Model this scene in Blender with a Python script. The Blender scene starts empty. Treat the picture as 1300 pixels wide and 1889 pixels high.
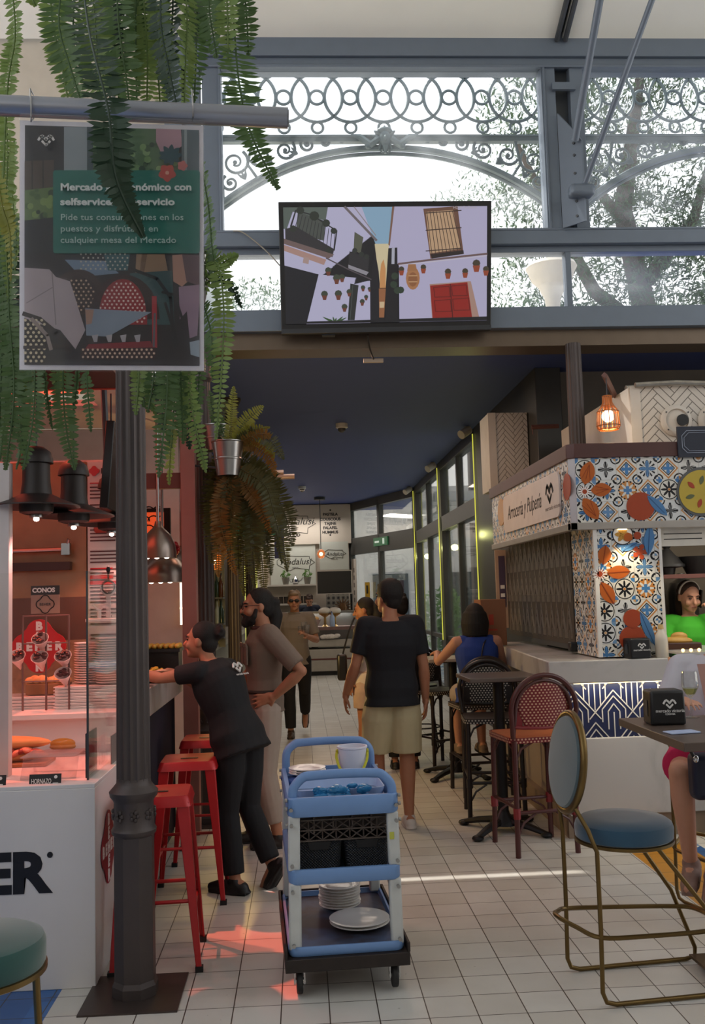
import bpy, math, random
from mathutils import Vector, Matrix
from math import sin, cos, pi, radians as RAD

sc = bpy.context.scene
col = sc.collection
random.seed(7)

# ------------------------------------------------------------------ camera
CAM_H, CAM_YAW, CAM_PITCH, CAM_ROLL, CAM_F = 1.65, .05529, .08762, .02897, 1767.16
_f = Vector((sin(CAM_YAW) * cos(CAM_PITCH), cos(CAM_YAW) * cos(CAM_PITCH), sin(CAM_PITCH)))
_r = Vector((cos(CAM_YAW), -sin(CAM_YAW), 0))
_u = _r.cross(_f)
_r2 = _r * cos(CAM_ROLL) - _u * sin(CAM_ROLL)
_u2 = _r * sin(CAM_ROLL) + _u * cos(CAM_ROLL)
cd = bpy.data.cameras.new('camera')
cam = bpy.data.objects.new('camera', cd); col.objects.link(cam)
cd.sensor_fit = 'HORIZONTAL'; cd.sensor_width = 36; cd.lens = 36 * CAM_F / 1300
cd.clip_start = .05; cd.clip_end = 300
m = Matrix((_r2, _u2, -_f)).transposed().to_4x4(); m.translation = (0, 0, CAM_H)
cam.matrix_world = m
sc.camera = cam

# ------------------------------------------------------------------ light
SUN_DIR = Vector((.36, -.22, -.8))        # high sun from the front left
SUN_POWER = 7.5
SKY = 1.85
FILL_BACK = 1.0
EXPOSURE = 0.0
wd = bpy.data.worlds.new('sky'); sc.world = wd; wd.use_nodes = True
nt = wd.node_tree; bg = nt.nodes['Background']
tcw = nt.nodes.new('ShaderNodeTexCoord'); sep = nt.nodes.new('ShaderNodeSeparateXYZ')
rmp = nt.nodes.new('ShaderNodeValToRGB')
rmp.color_ramp.elements[0].position = 0; rmp.color_ramp.elements[0].color = (.93, .88, .83, 1)
rmp.color_ramp.elements[1].position = .8; rmp.color_ramp.elements[1].color = (.82, .90, 1.0, 1)
nt.links.new(tcw.outputs['Generated'], sep.inputs[0]); nt.links.new(sep.outputs['Z'], rmp.inputs[0])
nt.links.new(rmp.outputs[0], bg.inputs[0]); bg.inputs[1].default_value = SKY
sl = bpy.data.lights.new('sun', 'SUN'); sl.energy = SUN_POWER; sl.angle = RAD(.6); sl.color = (1, .95, .87)
so = bpy.data.objects.new('sun', sl); col.objects.link(so)
so.rotation_euler = SUN_DIR.to_track_quat('-Z', 'Y').to_euler(); so.location = (-6, 12, 14)
sc.view_settings.view_transform = 'Standard'; sc.view_settings.look = 'None'
sc.view_settings.exposure = EXPOSURE; sc.view_settings.gamma = 1; sc.view_settings.use_curve_mapping = False

def lamp(name, kind, loc, energy, color=(1, .9, .8), target=None, size=.3, size_y=None, spot=60, blend=.5):
    l = bpy.data.lights.new(name, kind); l.energy = energy; l.color = color
    if kind == 'AREA':
        l.size = size
        if size_y: l.shape = 'RECTANGLE'; l.size_y = size_y
    elif kind == 'SPOT':
        l.spot_size = RAD(spot); l.spot_blend = blend; l.shadow_soft_size = size
    else: l.shadow_soft_size = size
    o = bpy.data.objects.new(name, l); col.objects.link(o); o.location = loc
    if target is not None: o.rotation_euler = (Vector(target) - Vector(loc)).to_track_quat('-Z', 'Y').to_euler()
    return o

# ceiling lights of the food hall beyond the window wall
HALL = (1, .82, .66)
for y, e in ((10.2, 17), (14.0, 26), (18.0, 34)):
    lamp('hall_light', 'AREA', (.6, y, 3.72), e, HALL, (.6, y, 0), 1.6, 1.2)
lamp('hall_light', 'AREA', (.5, 8.3, 3.72), 16, (1, .52, .34), (.5, 7.9, 0), 1.0, .6)  # added warm lamp without a fitting, tints the floor behind the trolley
lamp('hall_light', 'AREA', (-.2, 21.6, 3.5), 26, (1, .93, .85), (-.2, 21.4, 0), 2.0, .5)

# ------------------------------------------------------------------ mesh helper
def srgb(h):
    if isinstance(h, (tuple, list)): return tuple(h[:3])
    h = h.lstrip('#'); c = [int(h[i:i + 2], 16) / 255 for i in (0, 2, 4)]
    return tuple(x / 12.92 if x <= .04045 else ((x + .055) / 1.055) ** 2.4 for x in c)

def V(*a): return Vector(a[0]) if len(a) == 1 else Vector(a)

class MB:
    def __init__(s): s.v = []; s.f = []; s.mi = []; s.uv = []
    def add(s, vs, fs, m=0, uv=None):
        b = len(s.v); s.v += [Vector(p) for p in vs]
        for k, f in enumerate(fs):
            s.f.append([i + b for i in f]); s.mi.append(m)
            s.uv.append(uv[k] if uv else None)
        return s
    def box(s, c, d, rz=0, m=0, R=None, top=1.0):
        c = V(c); R = R or Matrix.Rotation(rz, 3, 'Z'); x, y, z = d[0] / 2, d[1] / 2, d[2] / 2
        vs = []
        for sz in (-1, 1):
            k = top if sz > 0 else 1
            for sx, sy in ((-1, -1), (1, -1), (1, 1), (-1, 1)):
                vs.append(c + R @ Vector((sx * x * k, sy * y * k, sz * z)))
        F = [(0, 3, 2, 1), (4, 5, 6, 7), (0, 1, 5, 4), (1, 2, 6, 5), (2, 3, 7, 6), (3, 0, 4, 7)]
        U = [[(0, 0), (0, d[1]), (d[0], d[1]), (d[0], 0)], [(0, 0), (d[0], 0), (d[0], d[1]), (0, d[1])]]
        for w in (d[0], d[1], d[0], d[1]): U.append([(0, 0), (w, 0), (w, d[2]), (0, d[2])])
        return s.add(vs, F, m, U)
    def bx(s, x0, x1, y0, y1, z0, z1, m=0):
        return s.box(((x0 + x1) / 2, (y0 + y1) / 2, (z0 + z1) / 2), (x1 - x0, y1 - y0, z1 - z0), m=m)
    def loft(s, rings, m=0, caps=True, closed=False, uv=False):
        n = len(rings[0]); vs = [p for r in rings for p in r]; F = []; U = []
        L = len(rings)
        for i in range(L if closed else L - 1):
            j = (i + 1) % L
            for k in range(n):
                q = (k + 1) % n
                F.append((i * n + k, i * n + q, j * n + q, j * n + k))
                U.append([(k / n, i), ((k + 1) / n, i), ((k + 1) / n, i + 1), (k / n, i + 1)])
        if caps and not closed:
            F.append(tuple(range(n - 1, -1, -1))); F.append(tuple((L - 1) * n + k for k in range(n)))
            U += [[(0, 0)] * n, [(0, 0)] * n]
        return s.add(vs, F, m, U)
    def tube(s, pts, r, n=8, m=0, closed=False, flat=1.0):
        P = [V(p) for p in pts]; L = len(P); rings = []
        rr = r if isinstance(r, (list, tuple)) else [r] * L
        t0 = None; x = None
        for i in range(L):
            a = P[i - 1] if (i > 0 or closed) else P[i]; b = P[(i + 1) % L] if (i < L - 1 or closed) else P[i]
            t = (b - a).normalized() if (b - a).length > 1e-9 else (t0 or Vector((0, 0, 1)))
            if x is None:
                ref = Vector((0, 0, 1)) if abs(t.z) < .95 else Vector((0, 1, 0))
                x = t.cross(ref).normalized()
            else:
                x = (x - t * x.dot(t)); x = x.normalized() if x.length > 1e-6 else t.orthogonal().normalized()
            y = t.cross(x); t0 = t
            rings.append([P[i] + x * (cos(2 * pi * k / n) * rr[i]) + y * (sin(2 * pi * k / n) * rr[i] * flat) for k in range(n)])
        return s.loft(rings, m, closed=closed)
    def cyl(s, a, b, r0, r1=None, n=16, m=0): return s.tube([a, b], [r0, r0 if r1 is None else r1], n, m)
    def lathe(s, prof, n=24, c=(0, 0, 0), m=0, sx=1, sy=1, caps=True, ph=0, R=None):
        c = V(c); R = R or Matrix.Identity(3)
        rings = [[c + R @ Vector((max(r, 1e-4) * sx * cos(2 * pi * k / n + ph), max(r, 1e-4) * sy * sin(2 * pi * k / n + ph), z)) for k in range(n)] for r, z in prof]
        return s.loft(rings, m, caps=caps)
    def ell(s, c, r, R=None, nu=16, nv=10, m=0):
        if not isinstance(r, (tuple, list)): r = (r, r, r)
        c = V(c); R = R or Matrix.Identity(3); rings = []
        for i in range(nv + 1):
            th = -pi / 2 + pi * (.02 + .96 * i / nv)
            rings.append([c + R @ Vector((r[0] * cos(th) * cos(2 * pi * k / nu), r[1] * cos(th) * sin(2 * pi * k / nu), r[2] * sin(th))) for k in range(nu)])
        return s.loft(rings, m)
    def prism(s, pts, d, m=0):
        """extrude the polygon pts along the vector d"""
        P = [V(p) for p in pts]; d = V(d); n = len(P)
        nrm = Vector((0, 0, 0))
        for i in range(n): nrm += P[i].cross(P[(i + 1) % n])
        if nrm.dot(d) < 0: P.reverse()
        vs = P + [p + d for p in P]
        F = [tuple(range(n - 1, -1, -1)), tuple(range(n, 2 * n))] + [(i, (i + 1) % n, n + (i + 1) % n, n + i) for i in range(n)]
        return s.add(vs, F, m)
    def quad(s, a, b, c, d, m=0, uv=None):
        return s.add([a, b, c, d], [(0, 1, 2, 3)], m, [uv] if uv else None)
    def build(s, name, mat, parent=None, world=False, smooth=.65, bevel=0, seg=2):
        me = bpy.data.meshes.new(name)
        vs = s.v
        if world and parent is not None:
            root = parent
            while root.parent: root = root.parent
            R = Matrix.Rotation(-root.rotation_euler.z, 3, 'Z'); o = Vector(root.location)
            vs = [R @ (p - o) for p in s.v]
        me.from_pydata([tuple(p) for p in vs], [], s.f)
        for x in (mat if isinstance(mat, (list, tuple)) else [mat]): me.materials.append(x)
        me.polygons.foreach_set('material_index', s.mi)
        if any(s.uv):
            l = me.uv_layers.new(name='UVMap'); k = 0
            for p, u in zip(me.polygons, s.uv):
                for j, li in enumerate(p.loop_indices): l.data[li].uv = u[j] if u else (0, 0)
        if smooth:
            me.polygons.foreach_set('use_smooth', [True] * len(me.polygons)); me.set_sharp_from_angle(angle=smooth)
        me.update()
        ob = bpy.data.objects.new(name, me); col.objects.link(ob)
        if parent is not None: ob.parent = parent
        if bevel:
            b = ob.modifiers.new('bevel', 'BEVEL'); b.width = bevel; b.segments = seg; b.limit_method = 'ANGLE'; b.angle_limit = RAD(40)
        return ob

def tag(o, label=None, cat=None, group=None, kind=None):
    if label: o['label'] = label
    if cat: o['category'] = cat
    if group: o['group'] = group
    if kind: o['kind'] = kind
    return o
def thing(name, label, cat, loc=(0, 0, 0), rz=0, group=None):
    o = bpy.data.objects.new(name, None); o.empty_display_size = .1; col.objects.link(o)
    o.location = loc; o.rotation_euler = (0, 0, rz)
    return tag(o, label, cat, group)
def struct(name, mb, mat, parent=None, **k):
    o = mb.build(name, mat, parent, **k)
    if parent is None: o['kind'] = 'structure'
    return o
def dup(o, loc=None, rz=None, label=None, group=None, parent=None):
    c = o.copy(); col.objects.link(c)
    if parent is not None: c.parent = parent
    if loc is not None: c.location = loc
    if rz is not None: c.rotation_euler = (0, 0, rz)
    if label: c['label'] = label
    if group: c['group'] = group
    for ch in KIDS(o): dup(ch, parent=c)
    return c
def KIDS(o): return [x for x in col.objects if x.parent == o]

def text(name, s, size, origin, xdir, ydir, mat, parent=None, world=True, width=None, align='LEFT', thick=0.0, depth=.0015, shear=0.0, xs=1.0):
    cu = bpy.data.curves.new(name, 'FONT'); cu.body = s; cu.size = size; cu.align_x = align; cu.offset = thick; cu.shear = shear
    cu.extrude = depth / 2; cu.resolution_u = 3
    t = bpy.data.objects.new(name, cu)
    me = bpy.data.meshes.new_from_object(t)
    bpy.data.objects.remove(t)
    x = V(xdir).normalized(); y = V(ydir).normalized(); z = x.cross(y); o = V(origin)
    if width:
        xsn = [v.co.x for v in me.vertices]; w = max(xsn) - min(xsn); xs = width / w if w > 0 else 1
    mb = MB(); mb.add([o + x * v.co.x * xs + y * v.co.y + z * v.co.z for v in me.vertices], [tuple(p.vertices) for p in me.polygons])
    bpy.data.meshes.remove(me)
    return mb.build(name, mat, parent, world=world, smooth=0)

# ------------------------------------------------------------------ materials
class X:
    """a node socket with arithmetic"""
    def __init__(s, t, k): s.t = t; s.k = k
    def _m(s, op, *a):
        n = s.t.nodes.new('ShaderNodeMath'); n.operation = op
        for i, q in enumerate((s,) + a):
            if isinstance(q, X): s.t.links.new(q.k, n.inputs[i])
            else: n.inputs[i].default_value = q
        return X(s.t, n.outputs[0])
    def __add__(s, o): return s._m('ADD', o)
    def __sub__(s, o): return s._m('SUBTRACT', o)
    def __mul__(s, o): return s._m('MULTIPLY', o)
    def __truediv__(s, o): return s._m('DIVIDE', o)
    def lt(s, o): return s._m('LESS_THAN', o)
    def gt(s, o): return s._m('GREATER_THAN', o)
    def fr(s): return s._m('FRACT')
    def fl(s): return s._m('FLOOR')
    def ab(s): return s._m('ABSOLUTE')
    def mod(s, o): return s._m('FLOORED_MODULO', o)
    def mx(s, o): return s._m('MAXIMUM', o)
    def mn(s, o): return s._m('MINIMUM', o)
    def sq(s): return s._m('SQRT')
    def co(s): return s._m('COSINE')
    def at2(s, o): return s._m('ARCTAN2', o)
    def near(s, v, w): return (s - v).ab().lt(w)
    def inv(s): return (s * -1.0) + 1.0

class Mat:
    def __init__(s, name, rough=.5, metal=0, spec=.5):
        s.m = bpy.data.materials.new(name); s.m.use_nodes = True; s.t = s.m.node_tree; s.b = s.t.nodes['Principled BSDF']
        s.b.inputs['Roughness'].default_value = rough; s.b.inputs['Metallic'].default_value = metal
        s.b.inputs['Specular IOR Level'].default_value = spec
    def coord(s, kind='Object'):
        n = s.t.nodes.new('ShaderNodeTexCoord'); return n.outputs[kind]
    def xyz(s, kind='Object'):
        n = s.t.nodes.new('ShaderNodeSeparateXYZ'); s.t.links.new(s.coord(kind), n.inputs[0])
        return [X(s.t, n.outputs[i]) for i in range(3)]
    def comb(s, x, y, z=0):
        n = s.t.nodes.new('ShaderNodeCombineXYZ')
        for i, q in enumerate((x, y, z)):
            if isinstance(q, X): s.t.links.new(q.k, n.inputs[i])
            else: n.inputs[i].default_value = q
        return n.outputs[0]
    def noise(s, scale, detail=3, vec=None, kind='Object', dist=0):
        n = s.t.nodes.new('ShaderNodeTexNoise'); n.inputs['Scale'].default_value = scale; n.inputs['Detail'].default_value = detail
        n.inputs['Distortion'].default_value = dist
        s.t.links.new(vec or s.coord(kind), n.inputs['Vector']); return X(s.t, n.outputs[0])
    def white(s, vec):
        n = s.t.nodes.new('ShaderNodeTexWhiteNoise'); s.t.links.new(vec, n.inputs[0]); return X(s.t, n.outputs[0])
    def ramp(s, x, stops):
        n = s.t.nodes.new('ShaderNodeValToRGB'); e = n.color_ramp.elements
        while len(e) < len(stops): e.new(.5)
        for k, (p, c) in enumerate(stops): e[k].position = p; e[k].color = (*srgb(c), 1)
        s.t.links.new(x.k, n.inputs[0]); return n.outputs[0]
    def mix(s, f, a, b):
        n = s.t.nodes.new('ShaderNodeMix'); n.data_type = 'RGBA'
        for i, q in ((0, f), (6, a), (7, b)):
            if isinstance(q, X): s.t.links.new(q.k, n.inputs[i])
            elif isinstance(q, bpy.types.NodeSocket): s.t.links.new(q, n.inputs[i])
            elif i == 0: n.inputs[0].default_value = q
            else: n.inputs[i].default_value = (*srgb(q), 1)
        return n.outputs[2]
    def base(s, c):
        if isinstance(c, bpy.types.NodeSocket): s.t.links.new(c, s.b.inputs['Base Color'])
        else: s.b.inputs['Base Color'].default_value = (*srgb(c), 1)
        return s
    def bump(s, x, strength=.3, dist=.01):
        n = s.t.nodes.new('ShaderNodeBump'); n.inputs['Strength'].default_value = strength; n.inputs['Distance'].default_value = dist
        s.t.links.new(x.k, n.inputs['Height']); s.t.links.new(n.outputs[0], s.b.inputs['Normal']); return s

_mc = {}
def P(name, c, rough=.5, metal=0, var=.12, scale=9, bump=0, bscale=60, spec=.5, kind='Object'):
    """a plain procedural material: colour with a little mottling and optional grain"""
    if name in _mc: return _mc[name]
    M = Mat(name, rough, metal, spec); c = srgb(c)
    n = M.noise(scale, 4, kind=kind)
    M.base(M.mix(n, tuple(min(1, x * (1 + var)) for x in c), tuple(x * (1 - var) for x in c)))
    if bump: M.bump(M.noise(bscale, 4, kind=kind), bump, .004)
    _mc[name] = M.m; return M.m
def EM(name, c, strength):
    if name in _mc: return _mc[name]
    M = Mat(name, .4); M.base(c); M.b.inputs['Emission Color'].default_value = (*srgb(c), 1); M.b.inputs['Emission Strength'].default_value = strength
    _mc[name] = M.m; return M.m
def GLASS(name, tint=(1, 1, 1), dust=.06, gloss=.07, dcol='#c8ccd0', dscale=3):
    if name in _mc: return _mc[name]
    M = Mat(name); t = M.t; out = t.nodes['Material Output']; t.nodes.remove(M.b)
    tr = t.nodes.new('ShaderNodeBsdfTransparent'); tr.inputs[0].default_value = (*tint, 1)
    gl = t.nodes.new('ShaderNodeBsdfGlossy'); gl.inputs['Roughness'].default_value = .03
    fr = t.nodes.new('ShaderNodeFresnel'); fr.inputs[0].default_value = 1.35
    g = X(t, fr.outputs[0]) * (gloss * 10)
    m1 = t.nodes.new('ShaderNodeMixShader'); t.links.new(g.mn(.6).k, m1.inputs[0]); t.links.new(tr.outputs[0], m1.inputs[1]); t.links.new(gl.outputs[0], m1.inputs[2])
    tl = t.nodes.new('ShaderNodeBsdfTranslucent'); tl.inputs[0].default_value = (*srgb(dcol), 1)
    n = M.noise(dscale, 6, dist=1.5)
    d = ((n - .35) * 3.0).mx(.15).mn(1) * dust
    m2 = t.nodes.new('ShaderNodeMixShader'); t.links.new(d.k, m2.inputs[0]); t.links.new(m1.outputs[0], m2.inputs[1]); t.links.new(tl.outputs[0], m2.inputs[2])
    t.links.new(m2.outputs[0], out.inputs[0]); _mc[name] = M.m; return M.m
def LEAF(name, c, c2, trans=.45):
    if name in _mc: return _mc[name]
    M = Mat(name, .45, 0, .35); t = M.t
    cc = M.mix(M.noise(14, 3), c, c2); M.base(cc)
    tl = t.nodes.new('ShaderNodeBsdfTranslucent'); t.links.new(cc, tl.inputs[0])
    mx = t.nodes.new('ShaderNodeMixShader'); mx.inputs[0].default_value = trans
    t.links.new(M.b.outputs[0], mx.inputs[1]); t.links.new(tl.outputs[0], mx.inputs[2]); t.links.new(mx.outputs[0], t.nodes['Material Output'].inputs[0])
    _mc[name] = M.m; return M.m

TS, TX, TY = .19368, -.50926, 4.0755      # floor tile size and origin
def floor_mat():
    M = Mat('cream_floor_tile', .38); x, y, z = M.xyz('Object')
    a = (x - TX) / TS; b = (y - TY) / TS
    fa, fb = a.fr(), b.fr()
    cell = M.white(M.comb(a.fl(), b.fl()))
    grout = fa.near(.5, .488).inv().mx(fb.near(.5, .488).inv())
    stain = M.noise(2.2, 6)
    c = M.mix(cell, '#cbc9c3', '#bfbbb3'); c = M.mix((stain - .45).mx(0) * 1.3, c, '#a29b90')
    spots = M.noise(38, 2); c = M.mix(spots.gt(.74) * .35, c, '#6d6458')
    # ochre border and patterned tiles at both sides of the aisle
    yb = x.gt(2.02) * x.lt(2.42) * y.lt(6.6)
    c = M.mix(yb, c, M.mix(cell, '#c78a1e', '#b57a18'))
    pat = x.gt(2.42).mx(x.lt(-1.07) * y.lt(4.4))
    u = (x * 5.2).fr(); v = (y * 5.2).fr()
    tri = M.white(M.comb((x * 5.2).fl(), (y * 5.2).fl(), u.gt(v)))
    pc = M.ramp(tri, [(0, '#e2ddd0'), (.45, '#2f5f96'), (.7, '#6f8fae'), (1, '#c3c2bb')])
    pc.node.color_ramp.interpolation = 'CONSTANT'
    pc = M.mix(x.lt(0), pc, M.mix(M.white(M.comb((x * 2.6).fl(), (y * 2.6).fl(), (x * 2.6).fr().gt((y * 2.6).fr()))).gt(.5), '#2f62a2', '#2a5590'))
    c = M.mix(pat, c, pc)
    c = M.mix(grout, c, '#3d342b')
    M.base(c)
    M.bump(grout.inv() + cell * .06, .35, .004)
    r = M.noise(7, 3) * .25 + .24; M.t.links.new(r.k, M.b.inputs['Roughness'])
    return M.m

def tile_patchwork():
    """patchwork of patterned cement tiles; UV in tiles"""
    M = Mat('patchwork_tile', .25); x, y, z = M.xyz('UV')
    px, py = x.fr() - .5, y.fr() - .5; ax, ay = px.ab(), py.ab()
    r = (px * px + py * py).sq(); a = py.at2(px)
    h = M.white(M.comb(x.fl(), y.fl())); h2 = M.white(M.comb(x.fl(), y.fl(), 7.0))
    cx, cy = ax - .5, ay - .5; rc = (cx * cx + cy * cy).sq()
    d = ax + ay
    p4 = r.lt((a * 4).co() * .14 + .24); p8 = r.lt((a * 8).co() * .13 + .27) * r.gt(.07)
    p12 = (a * 12).co().gt(.25) * r.near(.33, .08)
    veins = (a * 8).co().ab().lt(.28) * r.lt(.36)
    cream = M.mix(h2, '#d9d6cc', '#cfd2d4')
    blue = M.mix(h2, '#3f78b0', '#6f93b8')
    black = '#15171c'; ochre = M.mix(h2, '#c07a34', '#c9a070')
    c = cream
    t0 = h.lt(.2); t1 = h.gt(.2) * h.lt(.4); t2 = h.gt(.4) * h.lt(.6); t3 = h.gt(.6) * h.lt(.8); t4 = h.gt(.8)
    c = M.mix(t0 * p4, c, black); c = M.mix(t0 * p4 * veins, c, cream); c = M.mix(t0 * rc.near(.24, .03), c, black); c = M.mix(t0 * rc.lt(.13), c, ochre)
    c = M.mix(t1 * p8, c, black); c = M.mix(t1 * r.near(.45, .022), c, black); c = M.mix(t1 * rc.lt(.2), c, blue); c = M.mix(t1 * r.lt(.06), c, ochre)
    c = M.mix(t2 * d.near(.46, .045), c, ochre); c = M.mix(t2 * d.near(.32, .03), c, black); c = M.mix(t2 * p4 * d.lt(.28), c, blue); c = M.mix(t2 * rc.near(.22, .035), c, black); c = M.mix(t2 * rc.lt(.12), c, blue)
    c = M.mix(t3 * p12, c, black); c = M.mix(t3 * p4, c, blue); c = M.mix(t3 * veins, c, black); c = M.mix(t3 * rc.near(.16, .05), c, black)
    c = M.mix(t4 * r.lt(.44), c, ochre); c = M.mix(t4 * p8, c, cream); c = M.mix(t4 * p4 * r.lt(.2), c, blue); c = M.mix(t4 * ((a * 16).co().gt(.1) * r.near(.42, .035)), c, black); c = M.mix(t4 * rc.near(.2, .03), c, black)
    c = M.mix(ax.mx(ay).gt(.494), c, '#8f8a80')
    M.base(c); return M.m

def herringbone(c1, c2, grout, n=4):
    """UV in brick widths"""
    M = Mat('herringbone_tile', .3); u, v, z = M.xyz('UV')
    x = (u + v) * .70711; y = (v - u) * .70711
    i, j = x.fl(), y.fl(); fx, fy = x.fr(), y.fr(); k = (i - j).mod(2 * n)
    g = .07; hz = k.lt(n - .5)
    ey = fy.lt(g).mx(fy.gt(1 - g)); ex = fx.lt(g).mx(fx.gt(1 - g))
    gh = ey.mx(fx.lt(g) * k.near(0, .4)).mx(fx.gt(1 - g) * k.near(n - 1, .4))
    gv = ex.mx(fy.lt(g) * k.near(2 * n - 1, .4)).mx(fy.gt(1 - g) * k.near(n, .4))
    G = (hz * gh).mx(hz.inv() * gv)
    M.base(M.mix(G, M.mix(M.noise(1.5, 3, kind='UV'), c1, c2), grout)); M.bump(G.inv(), .3, .002)
    return M.m

def rattan(name, c, dot):
    """woven plastic with light flecks; UV in metres"""
    M = Mat(name, .45); u, v, z = M.xyz('UV')
    cs = .024; row = (v / (cs * .72)).fl(); uu = u / cs + row.mod(2) * .5
    a = uu.fr() - .5; b = (v / (cs * .72)).fr() - .5
    d = (a * a * 1.0 + b * b * .8).sq().lt(.27)
    M.base(M.mix(d, c, dot)); M.bump(d, .3, .003); return M.m

def marble(name, c, vein, rough=.25):
    M = Mat(name, rough); n = M.noise(1.3, 8, dist=1.4); w = M.noise(.7, 5, dist=2.5)
    veins = ((n - .5).ab() * 14).inv().mx(0) * ((w - .45).mx(0) * 3).mn(1)
    M.base(M.mix(veins * .75, M.mix(M.noise(3, 4), c, tuple(k * .93 for k in srgb(c))), vein)); return M.m

# palette
DARK = P('dark_grey_paint', '#3c4044', .45, .1)
STEELF = P('grey_window_frame', '#6b7683', .42, .3, .06)
IRON = P('cast_iron', '#4a4240', .5, .4, .15, bump=.15)
CREAM = P('cream_paint', '#d8d2c6', .6)
WHITE = P('white_laminate', '#dcd8d6', .35, 0, .03)
WHITEP = P('white_porcelain', '#e6e2de', .15, 0, .02)
BLACK = P('black_plastic', '#151517', .4, 0, .15)
BLACKM = P('black_metal', '#17171a', .45, .4, .15)
NAVY = P('navy_ceiling_paint', '#3b4c86', .6, 0, .06)
STEEL = P('brushed_steel', '#a3a3a3', .28, 1, .06)
CHROME = P('chrome', '#c8c8c8', .12, 1, .02)
WOODR = P('stained_brown_wood', '#4f2f2b', .4, 0, .25, 5)
BRASS = P('aged_brass', '#6f5a35', .35, .85, .1)
TXT_W = P('white_lettering', '#e8e6e2', .5, 0, .02)
TXT_K = P('black_lettering', '#141214', .5, 0, .05)
MARB = marble('white_marble', '#c0bcb8', '#7d7974')
CLEAR = GLASS('clear_glass', (.97, .98, .97), .02, .05)
ACRY = GLASS('acrylic', (.97, .97, .97), .05, .06)
FLOOR = floor_mat()
TILES = tile_patchwork()
HERR = herringbone('#d3cbc0', '#c9c1b6', '#6f675e')

# ================================================================== SETTING
fl = MB(); fl.bx(-9, 9, -6, 30, -.06, 0); struct('floor', fl, FLOOR, smooth=0)

# navy ceiling of the food hall
c = MB(); c.bx(-6, 2.58, 7.55, 24, 3.8, 3.9); c.bx(2.58, 6.5, 7.55, 9.3, 3.8, 3.9); struct('ceiling_navy', c, NAVY, smooth=0)
c = MB(); c.bx(-6, 2.58, 7.72, 24, 3.9, 3.93); struct('roof_top', c, P('pale_roof_felt', '#c9c2b4', .8), smooth=0)
NAVYW = P('navy_wall_paint', '#20283c', .7, 0, .06)

# main hall roof: grey fabric panels rising towards the camera, with purlins between
RP = P('grey_roof_panel', '#e4e4da', .8, 0, .05, 3)
def roof_pt(x, y): return Vector((x, y, 6.14 + (7.4 - y) * .42 if y > .5 else 9.04 + (y - .5) * .42))
rf = MB()
rows = [7.4, 6.55, 5.2, 3.8, 2.4, .5, -1.5, -3.5, -5.5, -7.5, -9.5]
for k in range(len(rows) - 1):
    y1, y0 = rows[k] - .012, rows[k + 1] + .012
    for x0, x1 in (((-4.6, -2.87),) if rows[k] <= 5.2 else ()) + ((-2.85, -.72), (-.70, 2.21), (2.24, 5.2), (5.22, 8.2)):  # the far-left strip is unseen, added to block the sun
        rf.prism([roof_pt(x0, y0), roof_pt(x1, y0), roof_pt(x1, y1), roof_pt(x0, y1)], (0, 0, .03))
struct('ceiling_hall', rf, RP, smooth=0)
rb = MB()
for ya, yb in ((.5, 5.2), (-9.5, .5)): rb.prism([roof_pt(x, y) + Vector((0, 0, .05)) for x, y in ((-4.6, ya), (-2.85, ya), (-2.85, yb), (-4.6, yb))], (0, 0, .03))  # backing of the added far-left strip that blocks the sun
for ya, yb in ((.5, 7.4), (-9.5, .5)): rb.prism([roof_pt(x, y) + Vector((0, 0, .05)) for x, y in ((-2.85, ya), (8.2, ya), (8.2, yb), (-2.85, yb))], (0, 0, .03))
for x in (-.71, 2.225, 5.21):
    for dx in (-.035, .035): rb.tube([roof_pt(x + dx, 7.36) - Vector((0, 0, .03)), roof_pt(x + dx, .5) - Vector((0, 0, .03)), roof_pt(x + dx, -9.4) - Vector((0, 0, .03))], .022, 8)
struct('ceiling_purlins', rb, DARK, smooth=0)
hb = MB(); hb.bx(-3.1, 8.2, -7.6, -7.5, 0, 5.7); hb.bx(8.2, 8.3, -7.5, 2.0, 0, 4.0); hb.bx(-3.25, -3.15, -7.5, 4.3, 0, 2.7); struct('wall_unseen', hb, P('hall_beige', '#8f857a', .8), smooth=0)  # unseen walls, added to cut the sky light from behind and beside

# left side of the hall: pale lining that slopes down behind the ferns, dark rail along it
lw = MB()
lw.prism([(-3.1, 7.44, 3.0), (-.95, 7.44, 3.0), (-.95, 7.44, 6.2), (-3.1, 7.44, 6.2)], (0, .04, 0))
struct('wall_left', lw, P('beige_lining', '#b9b0a0', .8), smooth=0)

# ------------------------------------------------------------------ window wall (Y = 7.4)
WY = 7.4
fr = MB()
def rail(x0, x1, z0, z1, y0=WY, d=.16): fr.bx(x0, x1, y0, y0 + d, z0, z1)
rail(-1.1, 8, 5.92, 6.0); rail(-1.1, 8, 6.0, 6.2, WY - .03, .2)
rail(-1.1, 8, 4.42, 4.53, WY - .04, .2); rail(-1.1, 8, 4.37, 4.42, WY + .02, .12)
rail(-1.1, 8, 3.73, 3.90, WY - .05, .25)
for a, b in ((-1.0, -.86), (-.83, -.72), (-.70, -.55), (2.05, 2.165), (2.285, 2.395), (5.0, 5.3)):
    rail(a, b, 4.53, 5.92, WY - .02, .16)
for x in (2.05, 2.165, 2.285): pass
for a, b in ((-.85, -.71), (2.19, 2.235), (5.0, 5.3)): rail(a, b, 3.9, 4.37, WY + .02, .1)
for x in (2.06, -.57): fr.bx(x, x + .02, WY - .035, WY, 4.53, 5.92)
fr.bx(-1.1, 8, WY - .04, WY, 4.53, 4.55); fr.bx(-1.1, 8, WY - .04, WY, 5.9, 5.92)
struct('wall_front', fr, STEELF, bevel=.004)
sk = MB(); sk.bx(-1.1, 8, WY + .02, WY + .3, 3.6, 3.73)
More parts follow.
